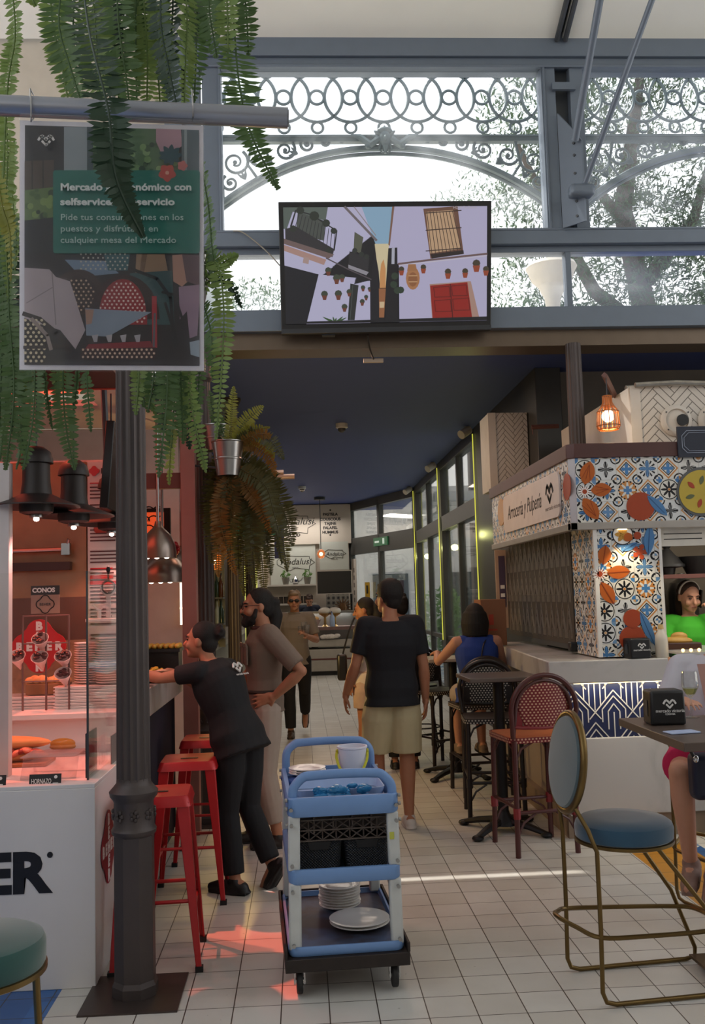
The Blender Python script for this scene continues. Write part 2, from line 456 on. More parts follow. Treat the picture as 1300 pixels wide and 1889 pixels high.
struct('trim_1', sk, P('bronze_beam', '#6a5d50', .35, .6), smooth=0)
fill = MB(); fill.bx(2.165, 2.285, WY + .06, WY + .12, 4.5, 5.95); fill.bx(-.86, -.83, WY + .06, WY + .12, 4.5, 5.95); fill.bx(-1.1, 8, 7.62, 7.7, 3.75, 3.95)
struct('trim_2', fill, DARK, smooth=0)
DGLASS = GLASS('dusty_window_glass', (.98, .99, 1), .14, .04, '#dfe6ee', 1.1)
for k, (a, b, z0, z1) in enumerate(((-.55, 2.05, 4.53, 5.92), (2.395, 5.0, 4.53, 5.92), (-.71, 2.19, 3.9, 4.37), (2.235, 5.0, 3.9, 4.37))):
    g = MB(); g.bx(a, b, WY + .07, WY + .076, z0, z1); struct('window_%d' % (k + 1), g, DGLASS, smooth=0)
# bolts and gusset plate at the post between the two bays, rod ties that meet there
t = thing('tie_rod_bracket', 'grey steel bracket and plate on the post between the two tall windows', 'bracket', (2.225, WY - .06, 4.75))
g = MB(); g.prism([(2.16, WY - .05, 5.5), (2.16, WY - .05, 4.54), (2.3, WY - .2, 4.54), (2.3, WY - .2, 5.2), (2.27, WY - .16, 5.28)], (.014, .006, 0)); g.build('gusset_plate', STEELF, t, True)
g = MB()
for z in (4.6, 4.72, 4.95, 5.1, 5.2): g = MB(); g.cyl((2.262, WY - .14, z), (2.248, WY - .155, z), .011, n=8); g.build('bolt', DARK, t, True)
g = MB(); g.box((2.28, WY - .2, 4.78), (.2, .12, .1)); g.build('clevis', STEELF, t, True, bevel=.03)
g = MB(); g.bx(2.13, 2.32, WY - .06, WY - .03, 5.7, 5.76); g.build('tie_plate', STEELF, t, True)
for nm, a, b, r, lb in (('tie_rod', (2.30, WY - .22, 4.82), (2.9, 5.5, 6.86), .022, 'thin steel tie rod slanting from the bracket up to the right'),
                        ('tie_rod', (2.25, WY - .2, 5.2), (2.33, 6.0, 6.66), .03, 'thicker upright steel strut rising beside the post to the roof')):
    g = MB(); g.tube([a, b], r, 10); o = g.build(nm, STEELF, bevel=0); tag(o, lb, 'rod')

# ------------------------------------------------------------------ ornamental iron arches outside the two tall windows
def arch(cx, y, label):
    class AB(MB):
        def build(s, *a, **q):
            for p in s.v: p.x = cx + (p.x - cx) * 1.075; p.z = p.z * 1.075 - .125
            return MB.build(s, *a, **q)
    t = thing('ornamental_iron_arch', label, 'ironwork', (cx, y, 4.4))
    IR = P('painted_ironwork', '#5d6b6c', .5, .3, .1)
    z0 = 5.66; R = .206; s = .268; nn = 5
    for k in range(-nn, nn + 1):
        x = cx + k * s
        circ = lambda r, zc, n: [(x + r * cos(2 * pi * i / n), y, zc + r * sin(2 * pi * i / n)) for i in range(n)]
        g = AB(); g.tube(circ(R, z0, 40), .0135, 6, closed=True); g.build('large_ring', IR, t, True)
        g = AB(); g.tube(circ(.058, z0, 20), .012, 6, closed=True); g.build('small_ring', IR, t, True)
        g = AB(); g.tube(circ(.045, z0 - .253, 18), .011, 6, closed=True); g.tube(circ(.045, z0 + .253, 18), .011, 6, closed=True); g.build('small_ring', IR, t, True)
    g = AB(); g.bx(cx - 1.5, cx + 1.5, y - .03, y + .03, 5.28, 5.325); g.bx(cx - 1.5, cx + 1.5, y - .045, y + .045, 5.312, 5.328)
    g.bx(cx - 1.5, cx + 1.5, y - .03, y + .03, 5.94, 5.98); g.build('rail', IR, t, True)
    W_, zs, zc = 1.36, 4.74, 5.235
    pa = []
    for k in range(41):
        u = -1 + k / 20; pa.append((cx + u * W_, y, zs + (zc - zs) * (1 - abs(u) ** 2.25)))
    g = AB(); g.tube(pa, .028, 8); g.tube([(p[0], p[1] + .03, p[2] - .035) for p in pa], .016, 6); g.build('arch_bar', IR, t, True)
    def spiral(x, z, r, turns, a0, sg):
        return [(x + sg * r * (1 - .8 * i / 30) * cos(a0 + turns * 2 * pi * i / 30), y, z + r * (1 - .8 * i / 30) * sin(a0 + turns * 2 * pi * i / 30)) for i in range(31)]
    for sg in (-1, 1):
        g = AB()
        for (dx, z, r, tn, a0) in ((1.2, 5.12, .11, 1.5, 2.2), (1.0, 5.17, .085, -1.4, -.4), (.8, 5.22, .085, 1.5, 2.4), (.62, 5.265, .055, -1.3, .2), (.48, 5.29, .042, 1.3, 2.2), (1.24, 4.95, .07, -1.4, 1.0), (.35, 5.3, .028, 1.2, 1.0)):
            g.tube(spiral(cx + sg * dx, z, r, tn, a0, sg), [.013 * (1 - .4 * i / 30) for i in range(31)], 6)
            g.ell((cx + sg * dx, y, z), (.018, .014, .018), nu=8, nv=6)
        for dx, zz, rot in ((.9, 5.1, .6), (1.12, 4.98, 1.1), (.7, 5.19, .3), (1.08, 5.28, 2.2)):
            for a in (-.5, 0, .5):
                dv = Vector((sg * cos(rot + a), 0, sin(rot + a))) * .075
                p0 = Vector((cx + sg * dx, y, zz)); g.tube([p0, p0 + dv * .5, p0 + dv], [.006, .013, .003], 6)
        g.tube([(cx + sg * 1.02, y, 4.98), (cx + sg * 1.1, y, 5.1), (cx + sg * 1.06, y, 5.3)], .012, 6)
        g.tube([(cx + sg * 1.3, y, 4.83), (cx + sg * 1.32, y, 5.33)], .014, 6)
        g.build('scrollwork', IR, t, True)
    g = AB()
    g.ell((cx, y - .05, 5.29), (.05, .04, .07)); g.ell((cx, y - .09, 5.28), (.014, .02, .025), nu=8, nv=6); g.ell((cx, y - .05, 5.36), (.06, .03, .03))
    for a in range(9):
        th = -pi * .1 + a * pi * 1.2 / 8; dv = Vector((cos(th), 0, sin(th)))
        p = Vector((cx, y - .04, 5.3)); g.tube([p + dv * .04, p + dv * .08, p + dv * .105], [.012, .018, .004], 6)
    for sg in (-1, 1):
        g.tube([(cx + sg * .05, y - .05, 5.29), (cx + sg * .12, y - .05, 5.24), (cx + sg * .2, y - .04, 5.31), (cx + sg * .27, y - .03, 5.33)], [.03, .034, .026, .01], 8)
        g.ell((cx + sg * .14, y - .06, 5.22), (.025, .02, .02), nu=8, nv=6)
    g.tube([(cx, y - .05, 5.23), (cx, y - .05, 5.17)], [.03, .012], 8)
    for sg in (-1, 1): g.tube([(cx + sg * .035, y - .05, 5.25), (cx + sg * .05, y - .05, 5.2), (cx + sg * .02, y - .05, 5.17)], [.012, .014, .005], 6)
    g.build('mask_ornament', IR, t, True)
arch(.81, 7.95, 'pale grey iron arch with rings and scrolls outside the left tall window')
arch(3.96, 7.95, 'pale grey iron arch with rings and scrolls outside the right tall window')

# ------------------------------------------------------------------ columns
def column(x, y, label, ztop=3.62, cap=True, plate=True):
    t = thing('cast_iron_column', label, 'column', (x, y, 0), 0, None)
    g = MB(); g.lathe([(.098, .0), (.098, .05), (.088, .07), (.086, .66)], 8, (x, y, 0), ph=pi / 8); g.build('octagonal_pedestal', IRON, t, True, smooth=.4)
    g = MB(); g.lathe([(.084, .66), (.094, .67), (.096, .685), (.086, .70), (.084, .80), (.088, .81), (.10, .825), (.104, .845), (.086, .865), (.074, .88), (.072, .9)], 24, (x, y, 0))
    for k in range(8):
        a = k * pi / 4 + .2; c = Vector((x + .086 * cos(a), y + .086 * sin(a), .752))
        for q in range(5):
            b = q * 2 * pi / 5; tn = Vector((-sin(a), cos(a), 0)); g.ell(c + tn * (.014 * cos(b)) + Vector((0, 0, .016 * sin(b))), (.009, .009, .01), nu=6, nv=4)
    g.build('rosette_collar', IRON, t, True)
    n = 64; rings = []
    for z, r in ((.89, .070), (1.4, .067), (ztop - (.25 if cap else 0), .058)):
        rings.append([(x + r * (1 + .05 * cos(16 * 2 * pi * k / n)) * cos(2 * pi * k / n), y + r * (1 + .05 * cos(16 * 2 * pi * k / n)) * sin(2 * pi * k / n), z) for k in range(n)])
    g = MB(); g.loft(rings); g.build('fluted_shaft', IRON, t, True, smooth=.9)
    if cap: g = MB(); g.lathe([(.06, ztop - .27), (.078, ztop - .24), (.066, ztop - .2), (.075, ztop - .1), (.11, ztop - .02), (.11, ztop)], 20, (x, y, 0)); g.build('capital', IRON, t, True)
    if plate:
        g = MB(); g.prism([(x - .2, y - .2, 0), (x + .2, y - .2, 0), (x + .2, y + .2, 0), (x - .2, y + .2, 0)], (0, 0, .008)); g.build('base_plate', P('worn_plate', '#4a403c', .4, .5, .3), t, True)
    return t
column(-.741, 4.255, 'dark grey fluted iron column in front of the white stall counter', 3.7)
column(-.73, 7.36, 'fluted iron column behind the mauve stall post', 3.6)
column(-.71, 10.2, 'fluted iron column between the bar and the bearded man', 3.8)
column(-.70, 13.3, 'iron column behind the bearded man, by yellow light strips', 3.8)
column(2.215, 7.42, 'fluted iron column rising behind the tiled stall front to the beam', 3.61, plate=False, cap=False)

# ------------------------------------------------------------------ glazed wall on the right of the hall
GX = 2.3
GF = P('hall_window_frame', '#4a4a48', .45, .4, .08)
HGL = GLASS('hall_glass', (.97, .98, .97), .03, .06, '#bcc4bc', 2)
gw = MB()
gw.bx(GX, GX + .25, 9.0, 12.35, 0, 3.8)
bays = ((12.35, 15.55), (15.7, 19.0))
for y0, y1 in bays:
    gw.bx(GX, GX + .14, y0 - .02, y0 + .12, 0, 3.8); gw.bx(GX, GX + .14, y1 - .1, y1 + .15, 0, 3.8)
    ym = (y0 + y1) / 2
    gw.bx(GX + .02, GX + .12, ym - .04, ym + .06, 0, 3.7)
    gw.bx(GX, GX + .14, y0, y1, 2.66, 2.9); gw.bx(GX, GX + .14, y0, y1, 3.66, 3.8); gw.bx(GX + .02, GX + .12, y0, y1, 0, .12); gw.bx(GX + .03, GX + .1, y0, y1, .9, .97)
struct('wall_right', gw, GF, bevel=.006)
k = 5
for y0, y1 in bays:
    for z0, z1 in ((.12, 2.66), (2.9, 3.66)):
        g = MB(); g.bx(GX + .06, GX + .068, y0, y1, z0, z1); struct('window_%d' % k, g, HGL, smooth=0); k += 1
# angled end bay
A0 = Vector((GX, 19.1, 0)); A1 = Vector((1.12, 22.3, 0)); ad = (A1 - A0); AL = ad.length; ad.normalize(); an = Vector((ad.y, -ad.x, 0))
def abox(mb, s0, s1, t0, t1, z0, z1): mb.prism([A0 + ad * s0 + an * t0 + V(0, 0, z0), A0 + ad * s1 + an * t0 + V(0, 0, z0), A0 + ad * s1 + an * t1 + V(0, 0, z0), A0 + ad * s0 + an * t1 + V(0, 0, z0)], (0, 0, z1 - z0))
g = MB()
for s in (0, AL / 2, AL - .1): abox(g, s, s + .1, 0, .12, 0, 3.8)
abox(g, 0, AL, 0, .14, 2.6, 2.98); abox(g, 0, AL, 0, .14, 3.62, 3.8); abox(g, 0, AL, 0, .12, 0, .12)
struct('wall_end', g, GF, bevel=.006)
for z0, z1 in ((.12, 2.6), (2.98, 3.62)):
    g = MB(); abox(g, 0, AL, .05, .058, z0, z1); struct('window_%d' % k, g, HGL, smooth=0); k += 1
LEDY = EM('yellow_led', '#c8c84a', .9)
for i, y in enumerate((12.3, 15.62, 19.05)):
    g = MB(); g.bx(GX - .026, GX - .014, y - .008, y + .008, .9, 3.72); o = g.build('light_strip', LEDY); tag(o, 'thin upright yellow light strip on the %s post of the glazed wall' % ('nearest', 'middle', 'farthest')[i], 'light strip')
    t = thing('spotlight', 'small cream ceiling spotlight above the %s yellow light strip' % ('nearest', 'middle', 'farthest')[i], 'spotlight', (GX - .12, y - .1, 3.7))
    g = MB(); g.cyl((GX - .12, y - .1, 3.8), (GX - .12, y - .1, 3.74), .02); g.build('stem', CREAM, t, True)
    g = MB(); g.cyl((GX - .08, y - .1, 3.76), (GX - .2, y - .18, 3.68), .055, .06); g.build('head', CREAM, t, True)
    lamp('strip_glow', 'POINT', (GX - .1, y, 2.4), 2.2, (.95, .95, .35), size=.05)
# exit sign on the end bay transom
t = thing('exit_sign', 'small green emergency exit sign on the grey beam over the end doors', 'sign', A0 + ad * 1.6 - an * .03 + V(0, 0, 2.8))
g = MB(); abox(g, 1.25, 1.95, -.03, -.002, 2.72, 2.9); g.build('panel', EM('exit_green', '#2c6b45', .25), t, True)
g = MB(); abox(g, 1.66, 1.88, -.034, -.03, 2.79, 2.83); g.box(A0 + ad * 1.42 - an * .032 + V(0, 0, 2.81), (.06, .03, .12), rz=math.atan2(ad.y, ad.x)); g.build('pictogram', EM('exit_white', '#cfe0d2', .5), t, True)

# side wall of the stalls on the left, beyond the first stall
g = MB(); g.bx(-3.1, -3.0, 7.5, 24, 0, 3.8); g.bx(-3.1, 1.2, 23.6, 23.7, 0, 3.8); g.bx(6.3, 6.4, 7.7, 9.2, 0, 3.8); g.bx(GX + .1, 6.4, 9.2, 9.3, 0, 3.8)
struct('wall_back', g, P('dim_grey_wall', '#7b746a', .8), smooth=0)

# ------------------------------------------------------------------ outdoors
og = MB(); og.bx(2.6, 40, 9.6, 60, -.1, -.02); og.bx(-40, 2.6, 24, 60, -.1, -.02); struct('ground_outside', og, P('pale_paving', '#b5aea2', .8), smooth=0)
def leafball(mb, c, r, n, size, seed, squash=(1, 1, 1)):
    rnd = random.Random(seed)
    for _ in range(n):
        d = Vector((rnd.gauss(0, 1), rnd.gauss(0, 1), rnd.gauss(0, 1))).normalized() * (r * rnd.uniform(.35, 1) ** .6)
        p = V(c) + Vector((d.x * squash[0], d.y * squash[1], d.z * squash[2]))
        a = Vector((rnd.gauss(0, 1), rnd.gauss(0, 1), rnd.gauss(0, 1))).normalized(); b = a.orthogonal().normalized()
        s = size * rnd.uniform(.6, 1.3)
        mb.add([p - a * s, p + b * s * .35, p + a * s, p - b * s * .35], [(0, 1, 2, 3)])
BARK = P('bark', '#4f463e', .9, 0, .3, 6, bump=.5)
NEED = LEAF('pine_needles', '#4c663e', '#30482e', .3)
def pine(name, label, base, pts, crowns, seed):
    t = thing(name, label, 'tree', base)
    g = MB()
    for path, r in pts: g.tube(path, r, 8)
    g.build('trunk', BARK, t, True)
    g = MB(); rnd = random.Random(seed)
    for c, r, n in crowns: leafball(g, c, r, int(n * 1.5), .075, rnd.random(), (1.2, 1, .7))
    g.build('foliage', NEED, t, True, smooth=0)
bx_, by_ = 6.6, 17.0
pine('pine_tree', 'leaning pine tree outside behind the right tall window', (bx_, by_, 0),
     [([(6.6, 17, 0), (6.8, 17, 4), (6.5, 17, 6.5), (6.0, 16.6, 8.5), (6.4, 16.4, 11)], [.3, .28, .24, .18, .08]),
      ([(6.6, 17, 6.2), (5.4, 16.6, 7.0), (4.6, 16.4, 8.4), (4.0, 16.2, 9.6)], [.16, .12, .09, .04]),
      ([(6.4, 16.8, 7.2), (7.4, 16.8, 8.4), (8.0, 16.8, 10.2)], [.14, .1, .04]), ([(6.2, 16.6, 8), (5.0, 16.3, 9.4), (4.4, 16.1, 11)], [.1, .07, .03])],
     [((4.6, 16.2, 10.2), 1.1, 1100), ((5.9, 16.4, 11.2), 1.3, 1900), ((5.2, 16.6, 9.6), 1.0, 1000), ((6.6, 16.9, 8.2), 1.2, 1300), ((7.6, 17.2, 7.6), 1.2, 1300), ((5.0, 16.5, 7.0), .8, 600), ((4.3, 16.3, 8.6), .7, 420), ((7.6, 16.8, 10.4), 1.3, 1400), ((5.6, 16.2, 8.7), .8, 600), ((7.9, 16.6, 8.4), 1.1, 1000), ((6.9, 16.2, 7.0), 1.1, 900), ((8.4, 16.8, 6.6), 1.2, 1000), ((4.5, 16.4, 7.6), .7, 380), ((4.2, 16.4, 6.2), .9, 500), ((5.6, 16.4, 6.0), .8, 450), ((7.0, 16.6, 9.2), .9, 600)], 3)
pine('olive_tree', 'pale small tree outside behind the low window left of the screen', (-1.2, 27, 0),
     [([(-1.2, 27, 0), (-1.2, 27, 6), (-1.1, 27, 9.6)], [.2, .16, .05])], [((-1.1, 27, 9.9), 1.3, 900), ((-.3, 27, 9.2), 1.0, 500), ((1.5, 27, 9.0), 1.0, 300)], 5)
pine('roadside_tree', 'slender tree outside seen below the right end of the screen', (5.0, 27, 0),
     [([(5.0, 27, 0), (5.0, 27, 7), (5.4, 27, 12)], [.2, .16, .05]), ([(5.0, 27, 7), (6.4, 27, 9.6)], [.1, .04])], [((5.4, 27, 12.6), 1.5, 700), ((6.3, 27, 10.3), 1.4, 600), ((4.8, 27, 10.4), 1.2, 420), ((5.6, 27, 8.8), 1.3, 400), ((6.4, 27, 14.2), 1.3, 400)], 9)
# stone pier left of the window, pale parapet wall and stone urn
g = MB(); g.loft([[(-1.2, 11.0, 3.9), (-.75, 11.0, 3.9), (-.75, 11.5, 3.9), (-1.2, 11.5, 3.9)], [(-1.2, 11.0, 7.0), (-.92, 11.0, 7.0), (-.92, 11.5, 7.0), (-1.2, 11.5, 7.0)]])
o = g.build('stone_pier', P('grey_stone', '#9aa0a2', .9, 0, .3, 5, bump=.5), smooth=0); tag(o, 'tapering grey stone pier outside at the left edge of the tall window', 'pier')
g = MB(); g.bx(1.4, 2.56, 13, 13.3, 3.9, 5.15); g.bx(2.56, 9, 13, 13.3, -.02, 5.15); g.bx(1.4, 9, 12.95, 13.35, 5.15, 5.22)
o = g.build('parapet_wall', P('pale_render', '#cbc7c2', .85), smooth=0); tag(o, 'pale rendered parapet outside behind the low windows', 'wall')
t = thing('stone_urn', 'pale stone urn outside behind the low window post', 'urn', (2.93, 10.5, 3.9))
g = MB(); g.lathe([(.16, 3.9), (.14, 4.0), (.07, 4.75), (.09, 4.95), (.16, 5.1)], 20, (2.93, 10.5, 0)); g.build('stem', P('urn_stone', '#c9c0b2', .8), t, True)
g = MB(); g.lathe([(.16, 5.1), (.23, 5.17), (.27, 5.28), (.29, 5.31), (.27, 5.35)], 20, (2.93, 10.5, 0)); g.build('bowl', P('urn_stone', '#c9c0b2', .8), t, True)
# greenery and a pale building outside the glazed wall
BUSH = LEAF('bush_leaves', '#6f9a45', '#46702f', .4)
for i, (x, y, r, z) in enumerate(((4.4, 15.4, .8, 1.5), (4.6, 18, .7, 1.3), (6.6, 21.4, .8, 1.4), (3.6, 24.6, .6, 1.2), (7.2, 18.6, .9, 2.0))):
    t = thing('leafy_shrub', ('bright shrub outside the nearest bay of the glazed wall', 'shrub outside the second bay of the glazed wall', 'shrub outside the far corner of the glazed wall', 'small shrub outside the end doors', 'taller shrub set back outside the second glazed bay')[i], 'shrub', (x, y, 0))
    g = MB(); g.tube([(x, y, 0), (x, y, z)], .05, 6); g.build('stem', BARK, t, True)
    g = MB(); leafball(g, (x, y, z), r, 500, .11, i, (1, 1, 1.1)); leafball(g, (x, y, z - .6), r * .8, 300, .11, i + 20); g.build('foliage', BUSH, t, True, smooth=0)
t = thing('terrace_pergola', 'white slatted pergola roof outside the glazed wall', 'pergola', (4, 22, 0))
g = MB()
for y in range(19, 26): g.bx(2.7, 5.3, y, y + .12, 3.5, 3.7)
for x in (2.9, 4.0, 5.0): g.bx(x, x + .1, 18.8, 26, 3.4, 3.5)
g.build('slat_roof', P('white_slats', '#d5d2cc', .6), t, True)
for y in (20.5, 25): g = MB(); g.bx(5.1, 5.22, y, y + .12, 0, 3.4); g.build('post', P('white_slats', '#d5d2cc', .6), t, True)
t = thing('pale_building', 'pale building outside beyond the glazed wall and end doors', 'building', (9, 26, 0))
g = MB(); g.bx(8.6, 9, 12, 30, 0, 5); g.bx(0, 9, 29.6, 30, 0, 5); g.build('wall', P('pale_render', '#cbc7c2', .85), t, True)
for i in range(4): g = MB(); g.bx(8.55, 8.6, 14 + i * 3, 15.2 + i * 3, .8, 2.4); g.build('window', P('dark_pane', '#3f464a', .2), t, True)
for i in range(2): g = MB(); g.bx(2.2 + i * 2.4, 3.3 + i * 2.4, 29.52, 29.6, .2, 2.3); g.build('window', P('dark_pane', '#3f464a', .2), t, True)

# ------------------------------------------------------------------ sight lines: a photo pixel onto a plane of the place
def _ray(px, py): return _f + _r2 * ((px - 650) / CAM_F) - _u2 * ((py - 944.5) / CAM_F)
_C = Vector((0, 0, CAM_H))
def AY(px, py, y): v = _ray(px, py); return _C + v * (y / v.y)
def AX(px, py, x): v = _ray(px, py); return _C + v * (x / v.x)
def AZ(px, py, z=0): v = _ray(px, py); return _C + v * ((z - CAM_H) / v.z)
def lens(p0, p1, w, n=9, e=.75):
    (x0, y0), (x1, y1) = p0, p1; dx, dy = x1 - x0, y1 - y0; L = math.hypot(dx, dy); nx, ny = -dy / L, dx / L
    a = [(x0 + dx * i / n + nx * w / 2 * sin(pi * i / n) ** e, y0 + dy * i / n + ny * w / 2 * sin(pi * i / n) ** e) for i in range(n + 1)]
    b = [(x0 + dx * i / n - nx * w / 2 * sin(pi * i / n) ** e, y0 + dy * i / n - ny * w / 2 * sin(pi * i / n) ** e) for i in range(n - 1, 0, -1)]
    return a + b
def disc(c, r, n=28, ry=None): return [(c[0] + r * cos(2 * pi * i / n), c[1] + (ry or r) * sin(2 * pi * i / n)) for i in range(n)]
def rrect(x0, y0, x1, y1, r, n=5):
    o = []
    for cx, cy, a in ((x1 - r, y0 + r, -pi / 2), (x1 - r, y1 - r, 0), (x0 + r, y1 - r, pi / 2), (x0 + r, y0 + r, pi)):
        for i in range(n + 1): o.append((cx + r * cos(a + pi / 2 * i / n), cy + r * sin(a + pi / 2 * i / n)))
    return o
def stroke(mb, pts, w, f, d, m=0, closed=False):
    """a thin raised line through 2-D points, mapped by f"""
    n = len(pts)
    for i in range(n if closed else n - 1):
        (x0, y0), (x1, y1) = pts[i], pts[(i + 1) % n]; L = math.hypot(x1 - x0, y1 - y0)
        if L < 1e-9: continue
        nx, ny = -(y1 - y0) / L * w / 2, (x1 - x0) / L * w / 2; ex, ey = (x1 - x0) / L * w * .3, (y1 - y0) / L * w * .3
        mb.prism([f(*q) for q in ((x0 - ex + nx, y0 - ey + ny), (x1 + ex + nx, y1 + ey + ny), (x1 + ex - nx, y1 + ey - ny), (x0 - ex - nx, y0 - ey - ny))], d, m)

ORANGE = P('flower_orange', '#b0591f', .3); ORANGE2 = P('petal_vein', '#8e3c14', .3); REDOR = P('orange_fruit', '#9f4123', .3); LBLUE = P('leaf_blue', '#4a79a8', .3); LBLUE2 = P('leaf_vein', '#2c4f7c', .3); OCHRE = P('print_ochre', '#b98a3c', .3)
DEC = [ORANGE, ORANGE2, REDOR, LBLUE, LBLUE2, OCHRE, TXT_W, TXT_K]
def mark_logo(mb, f, cx, cy, s, d, m=0):
    """the market's mark: a double wave above a small v"""
    up = [(-1, .15), (-.75, -.25), (-.5, -.38), (-.25, -.2), (0, .12), (.25, -.2), (.5, -.38), (.75, -.25), (1, .15)]
    stroke(mb, [(cx + x * s, cy + y * s) for x, y in up], s * .3, f, d, m)
    stroke(mb, [(cx + x * s, cy + y * s) for x, y in ((-.5, .35), (-.25, .6), (0, .85), (.25, .6), (.5, .35))], s * .28, f, d, m)

# ================================================================== RICE STALL ON THE RIGHT
FX, FY = 1.86, 6.44
t = thing('stall_fascia', 'tiled fascia with flowers, oranges and a brown wooden top board over the right stall', 'fascia', (FX, FY, 2.1))
T = .147
g = MB(); g.add([(FX + .03, FY, 2.1), (5.2, FY, 2.1), (5.2, FY, 2.56), (FX + .03, FY, 2.56)], [(0, 1, 2, 3)], 0, [[(0, 0), ((5.2 - FX) / T, 0), ((5.2 - FX) / T, .46 / T), (0, .46 / T)]])
g.build('front_panel', TILES, t, True, smooth=0)
g = MB(); g.add([(FX, 9.15, 2.1), (FX, FY + .03, 2.1), (FX, FY + .03, 2.56), (FX, 9.15, 2.56)], [(0, 1, 2, 3)], 0, [[(0, 0), (2.7 / T, 0), (2.7 / T, .46 / T), (0, .46 / T)]])
g.build('side_panel', TILES, t, True, smooth=0)
g = MB(); g.prism([(FX + .012, FY + .04, 2.1), (FX + .04, FY + .012, 2.1), (5.2, FY + .012, 2.1), (5.2, 9.15, 2.1), (FX + .012, 9.15, 2.1)], (0, 0, .46)); g.build('box', P('stall_white', '#cfc8c0', .5), t, True, smooth=0)
g = MB(); g.prism([(FX - .015, FY + .03, 2.55), (FX + .03, FY - .015, 2.55), (5.2, FY - .015, 2.55), (5.2, 9.2, 2.55), (FX - .015, 9.2, 2.55)], (0, 0, .1)); g.build('wood_board', WOODR, t, True, bevel=.004)
g = MB(); g.prism([(FX - .004, FY + .035, 2.1), (FX + .035, FY - .004, 2.1), (FX + .045, FY + .03, 2.1), (FX + .02, FY + .05, 2.1)], (0, 0, .455)); g.build('corner_strip', P('corner_alu', '#b9bcc0', .45, .3), t, True)
g = MB(); g.bx(FX - .02, FX + .03, FY - .02, 9.15, 2.055, 2.105); g.bx(FX - .02, 5.2, FY - .02, FY + .05, 2.055, 2.105); g.build('bottom_rail', P('rail_silver', '#b9b4ae', .3, .7), t, True, bevel=.004)
g = MB(); f = lambda x, y: AY(x, y, FY - .001); d = (0, -.004, 0)
for a, b, w in (((1078, 894), (1088, 851), 27), ((1089, 905), (1128, 902), 25), ((1075, 919), (1103, 958), 26)):
    g.prism([f(*q) for q in lens(a, b, w)], d, 0)
    for o in (-.22, 0, .22):
        ax_ = a[0] + (b[0] - a[0]) * .25 - (b[1] - a[1]) * o * .8; ay_ = a[1] + (b[1] - a[1]) * .25 + (b[0] - a[0]) * o * .8
        bx2 = a[0] + (b[0] - a[0]) * .85; by2 = a[1] + (b[1] - a[1]) * .85
        stroke(g, [(ax_, ay_), ((ax_ + bx2) / 2, (ay_ + by2) / 2), (bx2, by2)], 1.0, lambda x, y: AY(x, y, FY - .004), (0, -.002, 0), 1)
g.prism([f(*q) for q in disc((1078, 907), 8)], (0, -.005, 0), 2)
for i in range(14): a = i * .45; stroke(g, [(1078 + 5 * cos(a), 907 + 5 * sin(a)), (1078 + 12 * cos(a), 907 + 12 * sin(a))], 2, lambda x, y: AY(x, y, FY - .005), (0, -.002, 0), 6)
g.prism([f(*q) for q in disc((1181, 934), 26)], d, 2); g.prism([f(*q) for q in lens((1193, 914), (1230, 951), 17)], (0, -.006, 0), 3)
stroke(g, [(1196, 917), (1225, 946)], 1, lambda x, y: AY(x, y, FY - .006), (0, -.002, 0), 4)
g.build('flower_print', DEC, t, True, smooth=0)
g = MB(); fx = lambda x, y: AX(x, y, FX - .001)
g.prism([fx(*q) for q in disc((1046, 898), 7, ry=25)], (-.004, 0, 0), 2); g.build('fruit_print', DEC, t, True, smooth=0); g = MB(); g.prism([fx(*q) for q in disc((925, 945), 6.5, ry=25)], (-.004, 0, 0), 5)
g.build('fruit_print', DEC, t, True, smooth=0)
# paella emblem
g = MB(); g.prism([f(*q) for q in disc((1292, 907), 45, 40)], (0, -.012, 0), 0); g.prism([AY(*q, FY - .012) for q in disc((1292, 907), 40, 40)], (0, -.004, 0), 1)
for i in range(6): a = i * pi / 3 + .5; c0 = (1292 + 13 * cos(a), 907 + 13 * sin(a)); c1 = (1292 + 30 * cos(a + .15), 907 + 30 * sin(a + .15)); g.prism([AY(*q, FY - .016) for q in lens(c0, c1, 8)], (0, -.003, 0), 2 if i % 2 else 3)
g.build('paella_emblem', [P('pan_grey', '#55585a', .4), P('rice_yellow', '#b8a03a', .5), P('pepper_red', '#a03a1c', .4), P('mussel_grey', '#59603f', .4)], t, True, smooth=0)
# name board
t = thing('stall_name_board', 'white rounded name board with black script on the side of the tiled fascia', 'sign', (FX - .01, 7.6, 2.3))
c0, c1 = fx(932, 900), fx(1037, 930)
yF, yN = AX(932, 950, FX).y, AX(1036, 920, FX).y
g = MB(); pts = rrect(-yF, 2.175, -yN, 2.50, .07); g.prism([(FX - .004, -a, b) for a, b in pts], (-.014, 0, 0)); g.build('board', P('sign_white', '#cfc6c2', .35), t, True, smooth=0)
ys, ye = AX(940, 950, FX).y, AX(1003, 935, FX).y
text('lettering', 'Arrocería y Pulpería', .17, (FX - .0185, ys, 2.285), (0, -1, 0), (0, 0, 1), TXT_K, t, width=ys - ye, shear=.35)
g = MB(); mark_logo(g, lambda x, y: V(FX - .018, x, y), 0, 0, 1, (0, 0, 0)) if 0 else None
ym = AX(1018, 920, FX).y
mark_logo(g, lambda x, y: V(FX - .018, ym + x, 2.385 - y), 0, 0, .1, (-.002, 0, 0)); g.build('logo', TXT_K, t, True, smooth=0)
text('lettering', 'mercado victoria', .045, (FX - .0185, AX(1010, 940, FX).y, 2.24), (0, -1, 0), (0, 0, 1), P('pale_letters', '#7c706c', .5), t, width=.42)

